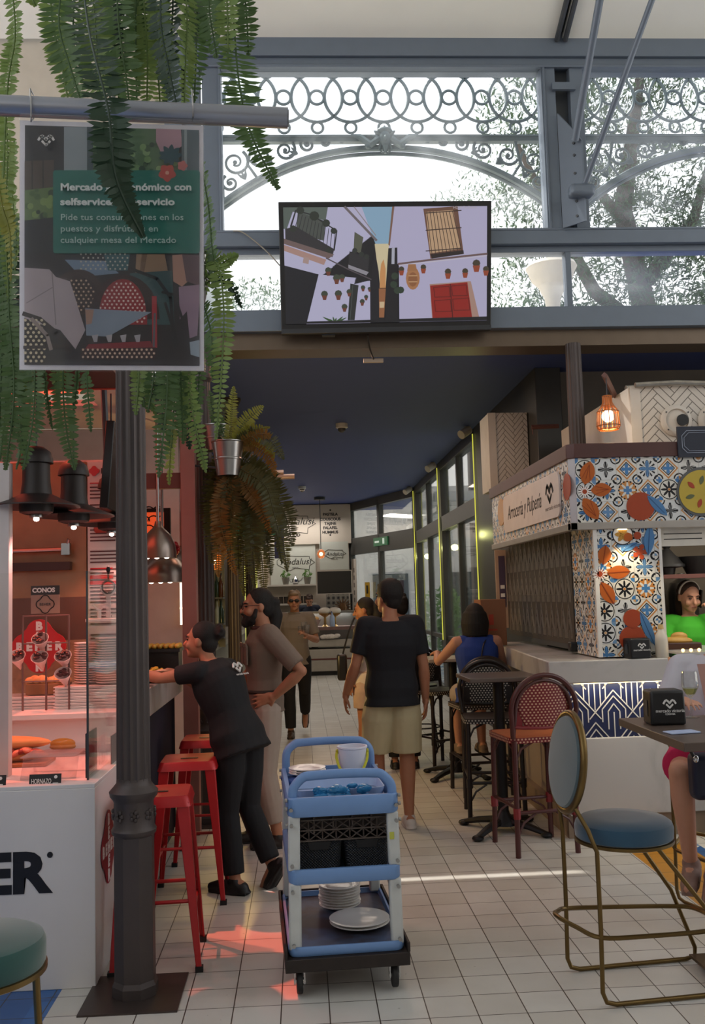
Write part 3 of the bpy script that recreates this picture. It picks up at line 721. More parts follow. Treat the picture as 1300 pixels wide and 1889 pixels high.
# tiled pillar
t = thing('tiled_pillar', 'pillar clad in patterned tiles with orange flowers under the right fascia corner', 'pillar', (2.0, FY, 1.19))
g = MB(); g.add([(2.02, FY, 1.19), (2.46, FY, 1.19), (2.46, FY, 2.1), (2.02, FY, 2.1)], [(0, 1, 2, 3)], 0, [[(.3, .4), (.3 + .44 / T, .4), (.3 + .44 / T, .4 + .91 / T), (.3, .4 + .91 / T)]]); g.build('front_tiles', TILES, t, True, smooth=0)
g = MB(); g.add([(2.0, 6.98, 1.19), (2.0, FY + .02, 1.19), (2.0, FY + .02, 2.1), (2.0, 6.98, 2.1)], [(0, 1, 2, 3)], 0, [[(0, 0), (.52 / T, 0), (.52 / T, .91 / T), (0, .91 / T)]]); g.build('side_tiles', TILES, t, True, smooth=0)
g = MB(); g.bx(2.006, 2.45, FY + .006, 6.98, 1.19, 2.1); g.build('core', WHITE, t, True, smooth=0)
g = MB(); g.bx(1.995, 2.022, FY - .006, FY + .022, 1.19, 2.06); g.bx(2.448, 2.468, FY - .006, FY + .05, 1.19, 2.06); g.build('edge_trim', P('edge_white', '#dcd9d4', .35), t, True)
g = MB()
for a, b, w in (((1112, 1041), (1117, 1006), 25), ((1119, 1057), (1162, 1054), 25), ((1108, 1074), (1132, 1114), 25)):
    g.prism([f(*q) for q in lens(a, b, w)], d, 0); stroke(g, [a, b], 1.6, lambda x, y: AY(x, y, FY - .005), (0, -.002, 0), 1)
g.prism([f(*q) for q in disc((1106, 1059), 9)], (0, -.005, 0), 2)
for i in range(12): a = i * .52; stroke(g, [(1106 + 6 * cos(a), 1059 + 6 * sin(a)), (1106 + 13 * cos(a), 1059 + 13 * sin(a))], 2, lambda x, y: AY(x, y, FY - .005), (0, -.002, 0), 6)
for c_, r_, mm in (((1166, 1141), 17, 2), ((1166, 1178), 24, 2), ((1158, 991), 8, 0), ((1175, 988), 7, 2), ((1180, 1018), 6, 2)): g.prism([f(*q) for q in disc(c_, r_)], (0, -.004 if r_ > 20 else -.006, 0), mm)
for i in range(5): a = i * 2 * pi / 5; g.prism([f(*q) for q in lens((1180 + 4 * cos(a), 1018 + 4 * sin(a)), (1180 + 15 * cos(a), 1018 + 15 * sin(a)), 9)], (0, -.005, 0), 2)
for a, b, w in (((1180, 1128), (1207, 1190), 17), ((1198, 968), (1195, 1024), 19), ((1149, 1016), (1175, 1001), 11)):
    g.prism([f(*q) for q in lens(a, b, w)], (0, -.007, 0), 3); stroke(g, [a, b], 1.2, lambda x, y: AY(x, y, FY - .007), (0, -.002, 0), 4)
g.prism([f(*q) for q in disc((1148, 986), 18)], (0, -.002, 0), 6)
for i in range(6): a = i * pi / 3; g.prism([AY(*q, FY - .003) for q in lens((1148, 986), (1148 + 15 * cos(a), 986 + 15 * sin(a)), 8)], (0, -.002, 0), 5)
stroke(g, disc((1148, 986), 18.5), 1.6, lambda x, y: AY(x, y, FY - .002), (0, -.002, 0), 7, True)
g.build('flower_print', DEC, t, True, smooth=0)
lamp('pillar_spot', 'SPOT', (2.2, 6.3, 2.04), 9, (1, .8, .5), (2.22, 6.44, 1.5), .02, spot=80)
tl = thing('recessed_downlight', 'small glowing downlight under the fascia above the tiled pillar', 'light', (2.2, 6.42, 2.055)); g = MB(); g.bx(2.17, 2.23, 6.425, 6.455, 2.048, 2.056); g.build('diffuser', EM('warm_led', '#ffe0a0', 5), tl, True)

# roll-down screen with silver pattern
t = thing('roller_screen', 'grey roller screen with silver diamond lines above the marble counter', 'screen', (2.0, 8.2, 1.2))
g = MB(); g.bx(1.995, 2.02, 7.0, 9.25, 1.24, 2.08); g.build('sheet', P('screen_grey', '#4b4641', .45, .2), t, True, smooth=0)
g = MB(); fs = lambda x, y: V(1.994, 9.2 - x, 1.26 + y)
for c in range(13):
    for r_ in range(3):
        xc = .1 + c * .165; yb = r_ * .27
        for q in range(4):
            w = .078 - q * .02; hh = .29 - q * .06
            stroke(g, [(xc - w, yb + .03), (xc - w * .98, yb + .08), (xc, yb + hh), (xc + w * .98, yb + .08), (xc + w, yb + .03)] if q < 3 else [(xc, yb + .02), (xc, yb + .09)], .0075, fs, (-.003, 0, 0))
g.build('line_pattern', P('silver_lines', '#a8a198', .3, .6), t, True, smooth=0)
g = MB(); g.bx(1.985, 2.03, 6.99, 9.25, 1.21, 1.245); g.build('bottom_bar', DARK, t, True); g = MB(); g.bx(1.95, 2.03, 6.96, 7.04, 1.2, 1.27); g.build('end_block', BLACK, t, True, bevel=.01)

# marble bar counter
t = thing('marble_counter', 'white marble bar counter with navy patterned front below the tiled pillar', 'counter', (1.75, FY, 0))
g = MB(); g.prism([(1.62, 6.33, 1.03), (2.43, 6.33, 1.03), (2.43, 7.2, 1.03), (2.08, 7.2, 1.03), (2.08, 9.0, 1.03), (1.78, 9.0, 1.03)], (0, 0, .15)); g.build('worktop', MARB, t, True, bevel=.008)
g = MB(); g.bx(1.79, 2.68, 6.5, 7.2, .1, 1.03); g.bx(1.79, 2.06, 7.2, 9.0, .1, 1.03); g.build('body', P('counter_beige', '#a3968a', .5), t, True, smooth=0)
g = MB(); g.bx(1.77, 2.52, 6.43, 6.5, .66, 1.03); g.build('navy_panel', P('inlay_navy', '#1d2548', .35), t, True, smooth=0)
g = MB(); g.bx(1.745, 2.75, 6.41, 6.5, .155, .66); g.build('marble_front', MARB, t, True, bevel=.006)
g = MB(); g.bx(1.74, 2.75, 6.46, 6.52, 0, .155); g.bx(1.74, 1.8, 6.46, 8.9, 0, .155); g.build('kickboard', P('kick_tan', '#8a7764', .5), t, True, smooth=0)
g = MB(); H = .128
fi = lambda x, y: V(1.77 + x, 6.429, 1.03 - y)
def inl(pts): 
    # clip to the panel
    for i in range(len(pts) - 1):
        (x0, y0), (x1, y1) = pts[i], pts[i + 1]; t0, t1 = 0, 1
        for p_, q_ in ((-(x1 - x0), x0), (x1 - x0, .745 - x0), (-(y1 - y0), y0), (y1 - y0, .37 - y0)):
            if abs(p_) < 1e-9:
                if q_ < 0: t0, t1 = 1, 0
            elif p_ < 0: t0 = max(t0, q_ / p_)
            else: t1 = min(t1, q_ / p_)
        if t0 < t1: stroke(g, [(x0 + (x1 - x0) * t0, y0 + (y1 - y0) * t0), (x0 + (x1 - x0) * t1, y0 + (y1 - y0) * t1)], .0072, fi, (0, -.003, 0))
for k in range(-1, 5):
    xc = .305 + (k - 1) * 2 * H; U = lambda L: [(xc + x * H, .06 + y * H) for x, y in L]
    inl(U([(-1.3, 1.46), (0, 0), (1.3, 1.46)])); inl(U([(-.62, 1.62), (-.62, .98), (0, .3), (.62, .98), (.62, 1.62)])); inl(U([(-.31, 2.0), (-.31, 1.1), (0, .7), (.31, 1.1), (.31, 2.0)])); inl(U([(0, 1.15), (0, 2.8)]))
    inl(U([(-1, 1.12), (0, 2.35), (1, 1.12)])) if 0 else None
    xc += H; inl(U([(-.95, 2.75), (0, 1.65), (.95, 2.75)])); inl(U([(-.6, 2.75), (0, 2.0), (.6, 2.75)])); inl(U([(-.25, 2.75), (0, 2.4), (.25, 2.75)])); inl(U([(0, -1), (0, 1.0)]))
    for s in (-1, 1): inl(U([(s * .3, -1), (s * .3, .75)])); inl(U([(s * .58, -1), (s * .58, .42)])); inl(U([(s * .8, -.5), (s * .45, -.1)]))
g.build('white_inlay', P('inlay_white', '#c9c6c0', .4), t, True, smooth=0)
g = MB(); g.bx(1.8, 2.5, 6.385, 6.40, 1.022, 1.03); g.build('led_strip', EM('warm_led', '#ffe0a0', 5), t, True)
lamp('counter_led', 'AREA', (2.15, 6.35, 1.02), 1.6, (1, .88, .7), (2.15, 6.45, .7), .7, .02)

# display case at the right end of the counter and kitchen behind
GOLD = P('gold_frame', '#a8853f', .3, .8)
t = thing('display_case', 'gold framed lit glass food case to the right of the marble counter', 'display case', (3.0, 6.6, 0))
g = MB()
for x in (2.78, 3.9):
    for y in (6.3, 7.0): g.bx(x - .012, x + .012, y - .012, y + .012, .1, 1.2)
for z in (.1, 1.19): g.bx(2.78, 3.9, 6.29, 6.31, z, z + .02); g.bx(2.77, 2.79, 6.3, 7.0, z, z + .02)
g.build('frame', GOLD, t, True)
g = MB(); g.bx(2.8, 3.9, 6.32, 7.0, 0, .7); g.build('plinth', P('counter_beige', '#a3968a', .5), t, True, smooth=0)
g = MB(); g.bx(2.51, 3.88, 6.3, 6.306, .7, 1.19); g.build('glass', CLEAR, t, True)
for i in range(24): g = MB(); g.ell((2.52 + i * .055, 6.3, 1.228), .012, nu=8, nv=5); g.build('bulb', EM('warm_bulbs', '#ffd070', 6), t, True)
g = MB(); g.bx(2.5, 3.9, 6.28, 7.0, 1.2, 1.215); g.build('top', MARB, t, True)
g = MB()
rnd = random.Random(4)
for i in range(26): g.ell((2.6 + rnd.random() * 1.2, 6.4 + rnd.random() * .5, .74 + rnd.random() * .1), (.07, .06, .04), nu=8, nv=6)
tag(g.build('fried_food', P('food_golden', '#b07a32', .6, 0, .4, 20)), 'golden food heaped inside the gold framed glass case', 'food', kind='stuff')
lamp('case_light', 'AREA', (3.1, 6.6, 1.17), 5, (1, .8, .45), (3.1, 6.6, .7), 1.0, .1)
# kitchen
g = MB(); g.bx(2.72, 5.2, 8.2, 8.25, .0, 2.1); g.bx(5.2, 5.25, 6.5, 8.2, 0, 2.5); o = g.build('wall_kitchen', P('kitchen_wall', '#8d8172', .5), smooth=0); o['kind'] = 'structure'
lamp('kitchen_light', 'AREA', (3.0, 6.8, 2.04), 7, (1, .9, .72), (3.05, 7.4, 1.2), .8, .3)
t = thing('kitchen_shelf', 'brown shelf inside the right stall holding a cone lidded pot and a pan', 'shelf', (3.0, 7.2, 1.77)); zsh = AY(1260, 1062, 7.2).z
g = MB(); g.bx(2.5, 4.2, 7.05, 7.35, zsh - .02, zsh + .01); g.build('board', WOODR, t, True); g = MB(); g.bx(2.48, 2.52, 7.05, 7.35, zsh - .3, 2.1); g.bx(4.1, 4.14, 7.05, 7.35, zsh - .3, 2.1); g.build('bracket', WOODR, t, True)
c = AY(1231, 1050, 7.2); t = thing('cone_lidded_pot', 'dark clay pot with a cone lid on the stall shelf', 'pot', (c.x, 7.2, zsh + .01))
g = MB(); g.lathe([(.05, 0), (.06, .05), (.13, .06), (.13, .08)], 20, (c.x, 7.2, zsh + .01)); g.build('dish', BLACK, t, True); g = MB(); g.lathe([(.12, .08), (.07, .14), (.03, .19), (.02, .2), (.035, .215), (.02, .23)], 20, (c.x, 7.2, zsh + .01)); g.build('lid', BLACK, t, True)
c = AY(1288, 1045, 7.2); t = thing('frying_pan', 'black pan with a long handle on the stall shelf', 'pan', (c.x, 7.2, zsh + .01))
g = MB(); g.lathe([(.09, 0), (.15, .13), (.155, .135), (.145, .13), (.085, .01)], 24, (c.x, 7.2, zsh + .01), caps=False); g.build('pan_body', BLACKM, t, True); g = MB(); g.tube([(c.x - .13, 7.2, zsh + .12), (c.x - .2, 7.2, zsh + .16), (c.x - .3, 7.2, zsh + .2)], .011); g.build('handle', BLACKM, t, True)
t = thing('stall_menu_sheet', 'pale printed menu strip hanging at the top of the stall window', 'menu', (2.9, 6.5, 1.95)); a = AY(1215, 972, 6.5); b = AY(1330, 1005, 6.5)
g = MB(); g.bx(a.x, b.x + .3, 6.5, 6.51, b.z, a.z); g.build('sheet', P('paper', '#cfcac0', .6), t, True); g = MB()
for zz in (.35, .62): g = MB(); g.bx(a.x + .03, a.x + .3, 6.497, 6.5, a.z - (a.z - b.z) * zz - .006, a.z - (a.z - b.z) * zz); g.build('text_line', TXT_K, t, True)
t = thing('steel_water_boiler', 'steel urn behind the woman in green', 'urn', (3.15, 7.9, 1.2)); g = MB(); g.lathe([(.12, .0), (.13, .1), (.13, .4), (.1, .48), (.03, .52), (.03, .56)], 20, (3.18, 7.9, 1.2)); g.build('body', STEEL, t, True)
g = MB(); g.bx(2.5, 4.4, 7.55, 8.1, 1.0, 1.2); tag(g.build('kitchen_worktop', STEEL), 'steel kitchen worktop behind the woman in green', 'worktop')
t = thing('food_tray', 'dark red tray of yellow pastry by the woman in green', 'tray', (2.62, 6.75, 1.215)); c = AY(1240, 1190, 6.75)
g = MB(); g.bx(2.5, 2.78, 6.6, 6.9, 1.2, 1.26); g.build('pan', P('dark_red_tray', '#3c1712', .4), t, True, bevel=.01); g = MB(); g.ell((2.64, 6.7, 1.27), (.11, .08, .03)); g.ell((2.67, 6.73, 1.3), (.06, .04, .03)); g.build('pastry', P('pastry', '#c79a4a', .5), t, True)
# bottle and napkin box on the slab
c = AY(1221, 1208, 6.38); t = thing('spray_bottle', 'translucent white bottle standing against the right edge of the tiled pillar', 'bottle', (c.x, 6.38, 1.18))
g = MB(); g.lathe([(.04, 0), (.043, .01), (.042, .12), (.038, .15), (.022, .175), (.018, .19)], 18, (c.x, 6.38, 1.18)); g.build('bottle_body', P('milky_plastic', '#c9c2b4', .35), t, True); g = MB(); g.cyl((c.x, 6.38, 1.37), (c.x, 6.38, 1.40), .02, .016); g.build('cap', P('tan_cap', '#c2a468', .4), t, True)
def napkin_box(c, w, h, rz, label, letters):
    t = thing('napkin_dispenser', label, 'napkin box', c, rz); k = w
    g = MB(); g.box((0, 0, h / 2), (w, w * .8, h), top=.97); g.build('box_body', BLACK, t, bevel=.012, seg=3)
    g = MB(); g.prism([(-w / 2 - .001, -.02, h * .25), (-w / 2 - .001, .02, h * .25), (-w / 2 - .001, .02, h * .7), (-w / 2 - .001, -.02, h * .7)], (-.001, 0, 0)); g.build('side_slot', DARK, t)
    g = MB(); fy = -w * .4 - .0005; mark_logo(g, lambda x, y: V(x, fy, y), w * .04, h * .66, 1, (0, 0, 0)) if 0 else mark_logo(g, lambda x, y: V(w * .04 + x, fy, h * .66 - y), 0, 0, w * .17, (0, -.002, 0)); g.build('logo', TXT_W, t, smooth=0)
    text('lettering', 'mercado victoria', .02, (-w * .36, fy - .001, h * .38), (1, 0, 0), (0, 0, 1), TXT_W, t, world=False, width=w * .8)
    if letters: text('lettering', 'CORDOBA', .012, (-w * .1, fy - .001, h * .30), (1, 0, 0), (0, 0, 1), TXT_W, t, world=False, width=w * .28)
    return t
c = AY(1178, 1209, 6.36); napkin_box((c.x, 6.39, 1.18), .15, .135, .12, 'black napkin box on the marble counter in front of the tiled pillar', False)
# cardboard box on the counter
c = AY(905, 1188, 8.45); t = thing('cardboard_box', 'tall brown cardboard box standing at the far end of the marble counter', 'box', (1.76, 8.5, 1.19))
a = AY(889, 1190, 8.3); b = AY(932, 1105, 8.3)
CB = P('cardboard', '#8d5f42', .8, 0, .08); g = MB(); g.bx(a.x, b.x, 8.3, 8.62, 1.19, b.z); g.build('carton', CB, t, True, bevel=.004)
g = MB(); g.bx(a.x + .07, a.x + .11, 8.298, 8.3, b.z - .22, b.z - .13); g.bx(a.x + .05, a.x + .14, 8.298, 8.3, b.z - .27, b.z - .255); g.build('red_print', P('box_print', '#b0402c', .7), t, True)
# herringbone boxes above the stall
def herr_box(name, label, x0, x1, y0, y1, z0, z1, w=.05):
    t = thing(name, label, 'duct box', (x0, y0, z0))
    g = MB(); g.add([(x0 + .07, y0, z0), (x1, y0, z0), (x1, y0, z1), (x0 + .07, y0, z1)], [(0, 1, 2, 3)], 0, [[(0, 0), ((x1 - x0) / w, 0), ((x1 - x0) / w, (z1 - z0) / w), (0, (z1 - z0) / w)]]); g.build('herringbone_front', HERR, t, True, smooth=0)
    g = MB(); g.bx(x0, x1, y0 + .004, y1, z0, z1); g.build('casing', P('duct_white', '#cdc5ba', .5), t, True, smooth=0)
    g = MB(); g.bx(x0 - .006, x0 + .07, y0 - .012, y0 + .02, z0, z1); g.build('corner_trim', P('duct_white', '#cdc5ba', .5), t, True)
    return t
herr_box('tiled_duct_box', 'white herringbone box above the stall, farther and left of the iron column', 1.9, 2.29, 9.35, 9.8, 2.66, 3.43, .042)
t = herr_box('tiled_duct_box', 'white herringbone box with round vents above the stall, nearer and right', 2.42, 5.2, 6.75, 8.6, 2.66, 3.11, .047)
for px_ in (1247, 1316):
    c = AY(px_, 776, 6.74); g = MB(); g.lathe([(.115, 0), (.118, .012), (.1, .03), (.085, .034), (.08, .02), (.03, .03), (.01, .034)], 32, (c.x, 6.75, c.z), R=Matrix.Rotation(pi / 2, 3, 'X')); o = g.build('round_vent', P('duct_white', '#cdc5ba', .5), t, True)
    g = MB(); g.cyl((c.x + .035, 6.74, c.z), (c.x + .035, 6.705, c.z), .042, n=24); g.build('vent_hole', BLACK, o, True)
    g = MB()
    for a in (.6, 2.5, 3.9, 5.5): g.ell((c.x + .1 * cos(a), 6.715, c.z + .1 * sin(a)), .006, nu=6, nv=4)
    g.build('screw', DARK, o, True)
a = AY(1165, 709, 6.7); g = MB(); pth = [(2.45 + i * .3, 6.72, 3.115 + .012 * (i % 2)) for i in range(9)]; g.tube(pth, .02, 8); g.tube([(x, y + .2, z + .012) for x, y, z in pth], .03, 8)
tag(g.build('foil_duct', P('foil', '#a39c92', .3, .9, .3, 20, bump=.8)), 'crumpled silver foil duct lying on the nearer herringbone box', 'duct')
t = thing('menu_blackboard', 'navy board with a thin cut-corner border on top of the right fascia', 'board', (2.85, 6.40, 2.5)); a = AY(1248, 787, 6.41); b = AY(1330, 842, 6.41)
g = MB(); g.bx(a.x, b.x + .2, 6.41, 6.425, b.z, a.z); g.build('panel', P('board_navy', '#1e2433', .5), t, True)
g = MB(); x0, z0, x1, z1 = a.x + .03, b.z + .03, b.x + .17, a.z - .03; k = .035
for q, w in ((0, .004), (.014, .003)): stroke(g, [(x0 + k + q, z0 + q), (x0 + k + q, z0 + q), (x1 - k - q, z0 + q), (x1 - q, z0 + k + q), (x1 - q, z1 - k - q), (x1 - k - q, z1 - q), (x0 + k + q, z1 - q), (x0 + q, z1 - k - q), (x0 + q, z0 + k + q)], w, lambda x, y: V(x, 6.409, y), (0, -.002, 0), 0, True)
g.build('border_line', P('board_line', '#8f98a8', .5), t, True, smooth=0)
# caged pendant lamp and the wooden arms
COPPER = P('copper_wire', '#c67a45', .3, .7)
c = AY(1121, 765, 6.5); hx, hz = c.x, c.z
t = thing('cage_pendant_lamp', 'copper wire cage lamp with a glowing globe above the right fascia', 'pendant lamp', (hx, 6.5, hz))
g = MB(); prof = [(.03, .13), (.032, .085), (.045, .06), (.072, .02), (.08, -.08), (.068, -.105)]
for k in range(14):
    a = 2 * pi * k / 14; g.tube([(hx + r * cos(a), 6.5 + r * sin(a), hz + z) for r, z in prof], .0035, 5)
for r, z in ((.032, .13), (.045, .06), (.074, .02), (.08, -.08), (.068, -.105)): g.tube([(hx + r * cos(2 * pi * k / 28), 6.5 + r * sin(2 * pi * k / 28), hz + z) for k in range(28)], .004, 5, closed=True)
for k in range(6): a = pi * k / 6; g.tube([(hx + .068 * cos(a), 6.5 + .068 * sin(a), hz - .105), (hx - .068 * cos(a), 6.5 - .068 * sin(a), hz - .105)], .003, 5)
g.build('wire_cage', COPPER, t, True)
g = MB(); g.ell((hx, 6.5, hz - .01), .043); g.build('bulb', EM('globe_bulb', '#ffe2b8', 9), t, True); g = MB(); g.cyl((hx, 6.5, hz + .03), (hx, 6.5, hz + .125), .018); g.build('socket', COPPER, t, True)
g = MB(); g.tube([(hx, 6.5, hz + .12), (hx, 6.5, hz + .265)], .004, 6); g.build('cable', DARK, t, True)
lamp('globe_light', 'POINT', (hx, 6.5, hz - .16), 2.2, (1, .68, .35), size=.04)
g = MB(); p0 = Vector((hx, 6.5, hz + .27)); g.tube([p0 + Vector((-.02, -.03, .005)), Vector((hx + .35, 7.3, hz + .25))], .022, 4); o = g.build('wooden_arm', P('arm_wood', '#6b463c', .5)); tag(o, 'wooden arm that carries the copper cage lamp', 'bracket')
for nm, lb, pa, pb, y in (('wooden_arm', 'wooden arm sticking out of the farther herringbone box', (980, 788), (1030, 786), 9.0), ):
    a, b = AY(*pa, y), AY(*pb, y); g = MB(); g.tube([a, b], .022, 4); g.tube([a + Vector((.01, 0, 0)), a + Vector((.01, 0, -.07))], .006, 6); tag(g.build(nm, P('arm_wood', '#6b463c', .5)), lb, 'bracket')
# framed notice by the pier
a, b = AX(912, 1010, 1.99), AX(924, 1090, 1.99); t = thing('wall_notice', 'narrow purple and white notice on the dark pier left of the roller screen', 'notice', (1.97, 9.35, 1.6))
g = MB(); g.bx(1.9, 2.02, 9.3, 9.33, 1.3, 2.06); g.build('frame', P('notice_frame', '#b59a85', .5), t, True); g = MB(); g.bx(1.93, 1.99, 9.294, 9.3, 1.5, 2.0); g.build('print', P('notice_purple', '#4a3c52', .5), t, True)
for z in (1.68, 1.6): g = MB(); g.bx(1.94, 1.98, 9.29, 9.294, z, z + .035); g.build('text_line', TXT_W, t, True)

# ================================================================== CURED MEAT STALL ON THE LEFT
RED = P('stall_red', '#c11c1c', .35, 0, .05); PINKW = WHITE
def quatrefoil(c, r, n=14):
    o = []
    for k, (dx, dy) in enumerate(((1, 0), (0, 1), (-1, 0), (0, -1))):
        a0 = k * pi / 2 - pi * .40
        for i in range(n + 1): a = a0 + pi * .8 * i / n; o.append((c[0] + r * (.52 * dx + .48 * cos(a)), c[1] + r * (.52 * dy + .48 * sin(a))))
    return o
def beher_letters(t, o, xd, yd, r, mat, name='lettering'):
    xd, yd, o = V(xd), V(yd), V(o); s = r * .42
    for i, ch in enumerate('BEHER'):
        text(name, ch, s, o + xd * ((i - 2) * r * .36) - yd * (s * .36), xd, yd, mat, t, align='CENTER', thick=.004)
        if i != 2: text(name, ch, s, o - yd * ((i - 2) * r * .38) - yd * (s * .36), xd, yd, mat, t, align='CENTER', thick=.004)
t = thing('deli_counter', 'white stall counter with black lettering on its front and a red emblem on its side', 'counter', (-1.6, 4.35, 0))
g = MB(); g.bx(-3.2, -.926, 4.35, 4.39, .0, .845); g.build('front_panel', WHITE, t, True, bevel=.003)
g = MB(); g.bx(-.96, -.928, 4.392, 4.95, .0, .845); g.build('side_panel', WHITE, t, True, bevel=.003)
g = MB(); g.bx(-3.2, -.927, 4.352, 5.25, .845, .862); g.build('display_floor', WHITE, t, True, bevel=.002)
g = MB(); g.bx(-3.2, -.94, 5.25, 5.28, .862, 1.05); g.build('riser_panel', WHITE, t, True); g = MB(); g.bx(-3.2, -.995, 5.2, 5.95, 1.05, 1.075); g.build('back_shelf', WHITE, t, True)
p = AY(88, 1643, 4.347); text('lettering', 'BEHER', .232, (p.x, 4.3475, p.z), (1, 0, 0), (0, 0, 1), TXT_K, t, align='RIGHT', thick=.010, xs=1.12)
p = AY(92, 1577, 4.347); g = MB(); g.cyl((p.x, 4.35, p.z), (p.x, 4.346, p.z), .0125, n=16); g.build('dot_mark', TXT_K, t, True)
p = AX(200, 1561, -.9245); g = MB(); g.prism([V(-.9248, p.y + a, p.z + b) for a, b in [(x, y * 1.0) for x, y in quatrefoil((0, 0), .165)]], (.002, 0, 0)); em = g.build('emblem', P('emblem_red', '#8f1b2c', .4), t, True, smooth=0)
beher_letters(em, (-.9222, p.y, p.z), (0, 1, 0), (0, 0, 1), .165, TXT_W)
g = MB(); g.bx(-3.2, -.975, 4.45, 4.456, .862, 1.8); g.bx(-.981, -.975, 4.456, 5.2, .862, 1.8); t.children and None; o = g.build('glass_screen', CLEAR, t, True, smooth=0)
g = MB(); g.bx(-.982, -.974, 4.445, 4.457, .862, 1.8); g.build('glass_edge', DARK, t, True)
a = AY(15, 1440, 4.6); g = MB(); g.bx(a.x - .1, a.x, 4.6, 4.66, .862, 2.33); o = g.build('stall_post', P('post_white', '#cfc6c4', .4)); tag(o, 'white post at the left edge of the stall display', 'post')

# back wall of the stall: brown landscape print, menu board
def mural():
    M = Mat('landscape_print', .45); x, y, z = M.xyz('Object')
    n = M.noise(26, 4); b = M.noise(5, 5, dist=1)
    sky = M.mix(b, '#a77c55', '#7c5638'); fld = M.mix(n, '#c79a72', '#6f4a36')
    hill = M.mix(b, '#6b4431', '#553325')
    c = M.mix(z.lt(.62), sky, hill); c = M.mix(z.lt(.36), c, fld); M.base(c); return M.m
g = MB(); g.bx(-1.7, 0, 0, .03, 0, 1.45); o = g.build('landscape_panel', mural(), smooth=0); o.location = (-1.31, 5.945, 1.075); tag(o, 'brown printed landscape panel at the back of the left stall', 'panel')
t = thing('stall_menu_board', 'tall white menu board with red rules at the back of the left stall', 'menu board', (-1.15, 5.93, 1.1))
g = MB(); g.bx(-1.30, -1.0, 5.94, 5.97, 1.1, 2.52); g.build('board', P('menu_white', '#d6cdc6', .5), t, True, smooth=0)
g = MB(); rnd = random.Random(5)
yy = 2.36
while yy > 1.25:
    if rnd.random() < .82: g.bx(-1.285, -1.285 + rnd.uniform(.12, .27), 5.936, 5.94, yy, yy + .008)
    yy -= .022
g.build('menu_text', P('menu_ink', '#57302e', .6), t, True, smooth=0)
g = MB()
for zz in (2.385, 2.17, 1.86): g.bx(-1.285, -1.15, 5.935, 5.94, zz, zz + .007)
for i in range(2): g.bx(-1.285, -1.285 + .14 + .04 * i, 5.934, 5.94, 1.80 - i * .035, 1.822 - i * .035)
c = AY(168, 869, 5.935); g.prism([V(c.x + .018 + a, 5.938, c.z + b) for a, b in quatrefoil((0, 0), .032)], (0, -.004, 0)); g.build('red_print', RED, t, True, smooth=0)
text('lettering', 'BEHER', .045, (c.x + .06, 5.934, c.z - .016), (1, 0, 0), (0, 0, 1), TXT_K, t, thick=.002)
g = MB(); rnd = random.Random(2)
for i in range(16): g.ell((-1.24 + rnd.random() * .14, 5.938, 2.1 + rnd.random() * .13), (.03, .004, .025), nu=8, nv=5)
g.ell((-1.06, 5.938, 1.92), (.05, .003, .03)); g.build('food_picture', P('sausage_red', '#a33a22', .5, 0, .3, 30), t, True)
# red emblem sign, cards
c = AY(72, 1192, 5.8); t = thing('emblem_sign', 'red four lobed sign with white letters behind the paper cones', 'sign', (c.x, 5.8, c.z - .15))
g = MB(); g.prism([V(c.x + a, 5.8, c.z + b) for a, b in quatrefoil((0, 0), .158)], (0, .012, 0)); g.build('plate', P('sign_red', '#c4121a', .35), t, True, smooth=0)
beher_letters(t, (c.x, 5.798, c.z), (1, 0, 0), (0, 0, 1), .158, TXT_W)
t = thing('price_card', 'black and clear card reading conos on top of the cone rack', 'card', (-1.45, 5.5, 1.55)); a, b = AY(57, 1081, 5.5), AY(110, 1131, 5.5); mz = AY(60, 1098, 5.5).z
g = MB(); g.bx(a.x, b.x, 5.5, 5.504, mz, a.z); g.build('black_header', BLACK, t, True); g = MB(); g.bx(a.x, b.x, 5.5, 5.504, b.z, mz); g.build('lower_part', P('card_brown', '#9c7a68', .5), t, True)
text('lettering', 'CONOS', .035, (a.x + .008, 5.498, mz + .015), (1, 0, 0), (0, 0, 1), TXT_W, t, thick=.0015); g = MB(); q = quatrefoil(((a.x + b.x) / 2, (mz + b.z) / 2), .05); stroke(g, q, .005, lambda x, y: V(x, 5.499, y), (0, -.002, 0), 0, True); g.build('emblem', BLACK, t, True, smooth=0)
text('lettering', 'BEHER', .022, ((a.x + b.x) / 2, 5.498, (mz + b.z) / 2 - .008), (1, 0, 0), (0, 0, 1), BLACK, t, align='CENTER')
def sign_card(name, label, s, px0, py0, px1, py1, y, size):
    a, b = AY(px0, py0, y), AY(px1, py1, y); t = thing(name, label, 'price sign', ((a.x + b.x) / 2, y, b.z))
    g = MB(); g.prism([(a.x, y, b.z), (b.x, y, b.z), (b.x, y + .012, a.z), (a.x, y + .012, a.z)], (0, .004, 0)); g.build('card', BLACK, t, True)
    if s: text('lettering', s, size, (a.x + .01, y - .0015, b.z + (a.z - b.z) * .3), (1, 0, 0), (0, .2, 1), TXT_W, t, width=(b.x - a.x) * .62)
    g = MB(); g.cyl((b.x - .022, y + .004, a.z - .012), (b.x - .022, y, a.z - .012), .007); g.bx(b.x - .035, b.x - .012, y, y + .002, b.z + .01, b.z + .018); g.build('print', TXT_W, t, True)
sign_card('price_sign', 'small black sign reading hornazo at the front of the display', 'HORNAZO', 53, 1430, 112, 1451, 4.40, .03)
sign_card('price_sign', 'small black sign cut off by the left edge of the photo', '', -50, 1433, 10, 1454, 4.40, .03)
a = AY(165, 1430, 4.62); t = thing('upright_menu_card', 'upright black card inside the right end of the display', 'card', (-.99, 4.62, .862))
g = MB(); g.prism([(-1.0, 4.50, .862), (-1.0, 4.72, .862), (-1.0, 4.72, 1.06), (-1.0, 4.50, 1.06)], (.006, 0, 0)); g.build('card', BLACK, t, True)
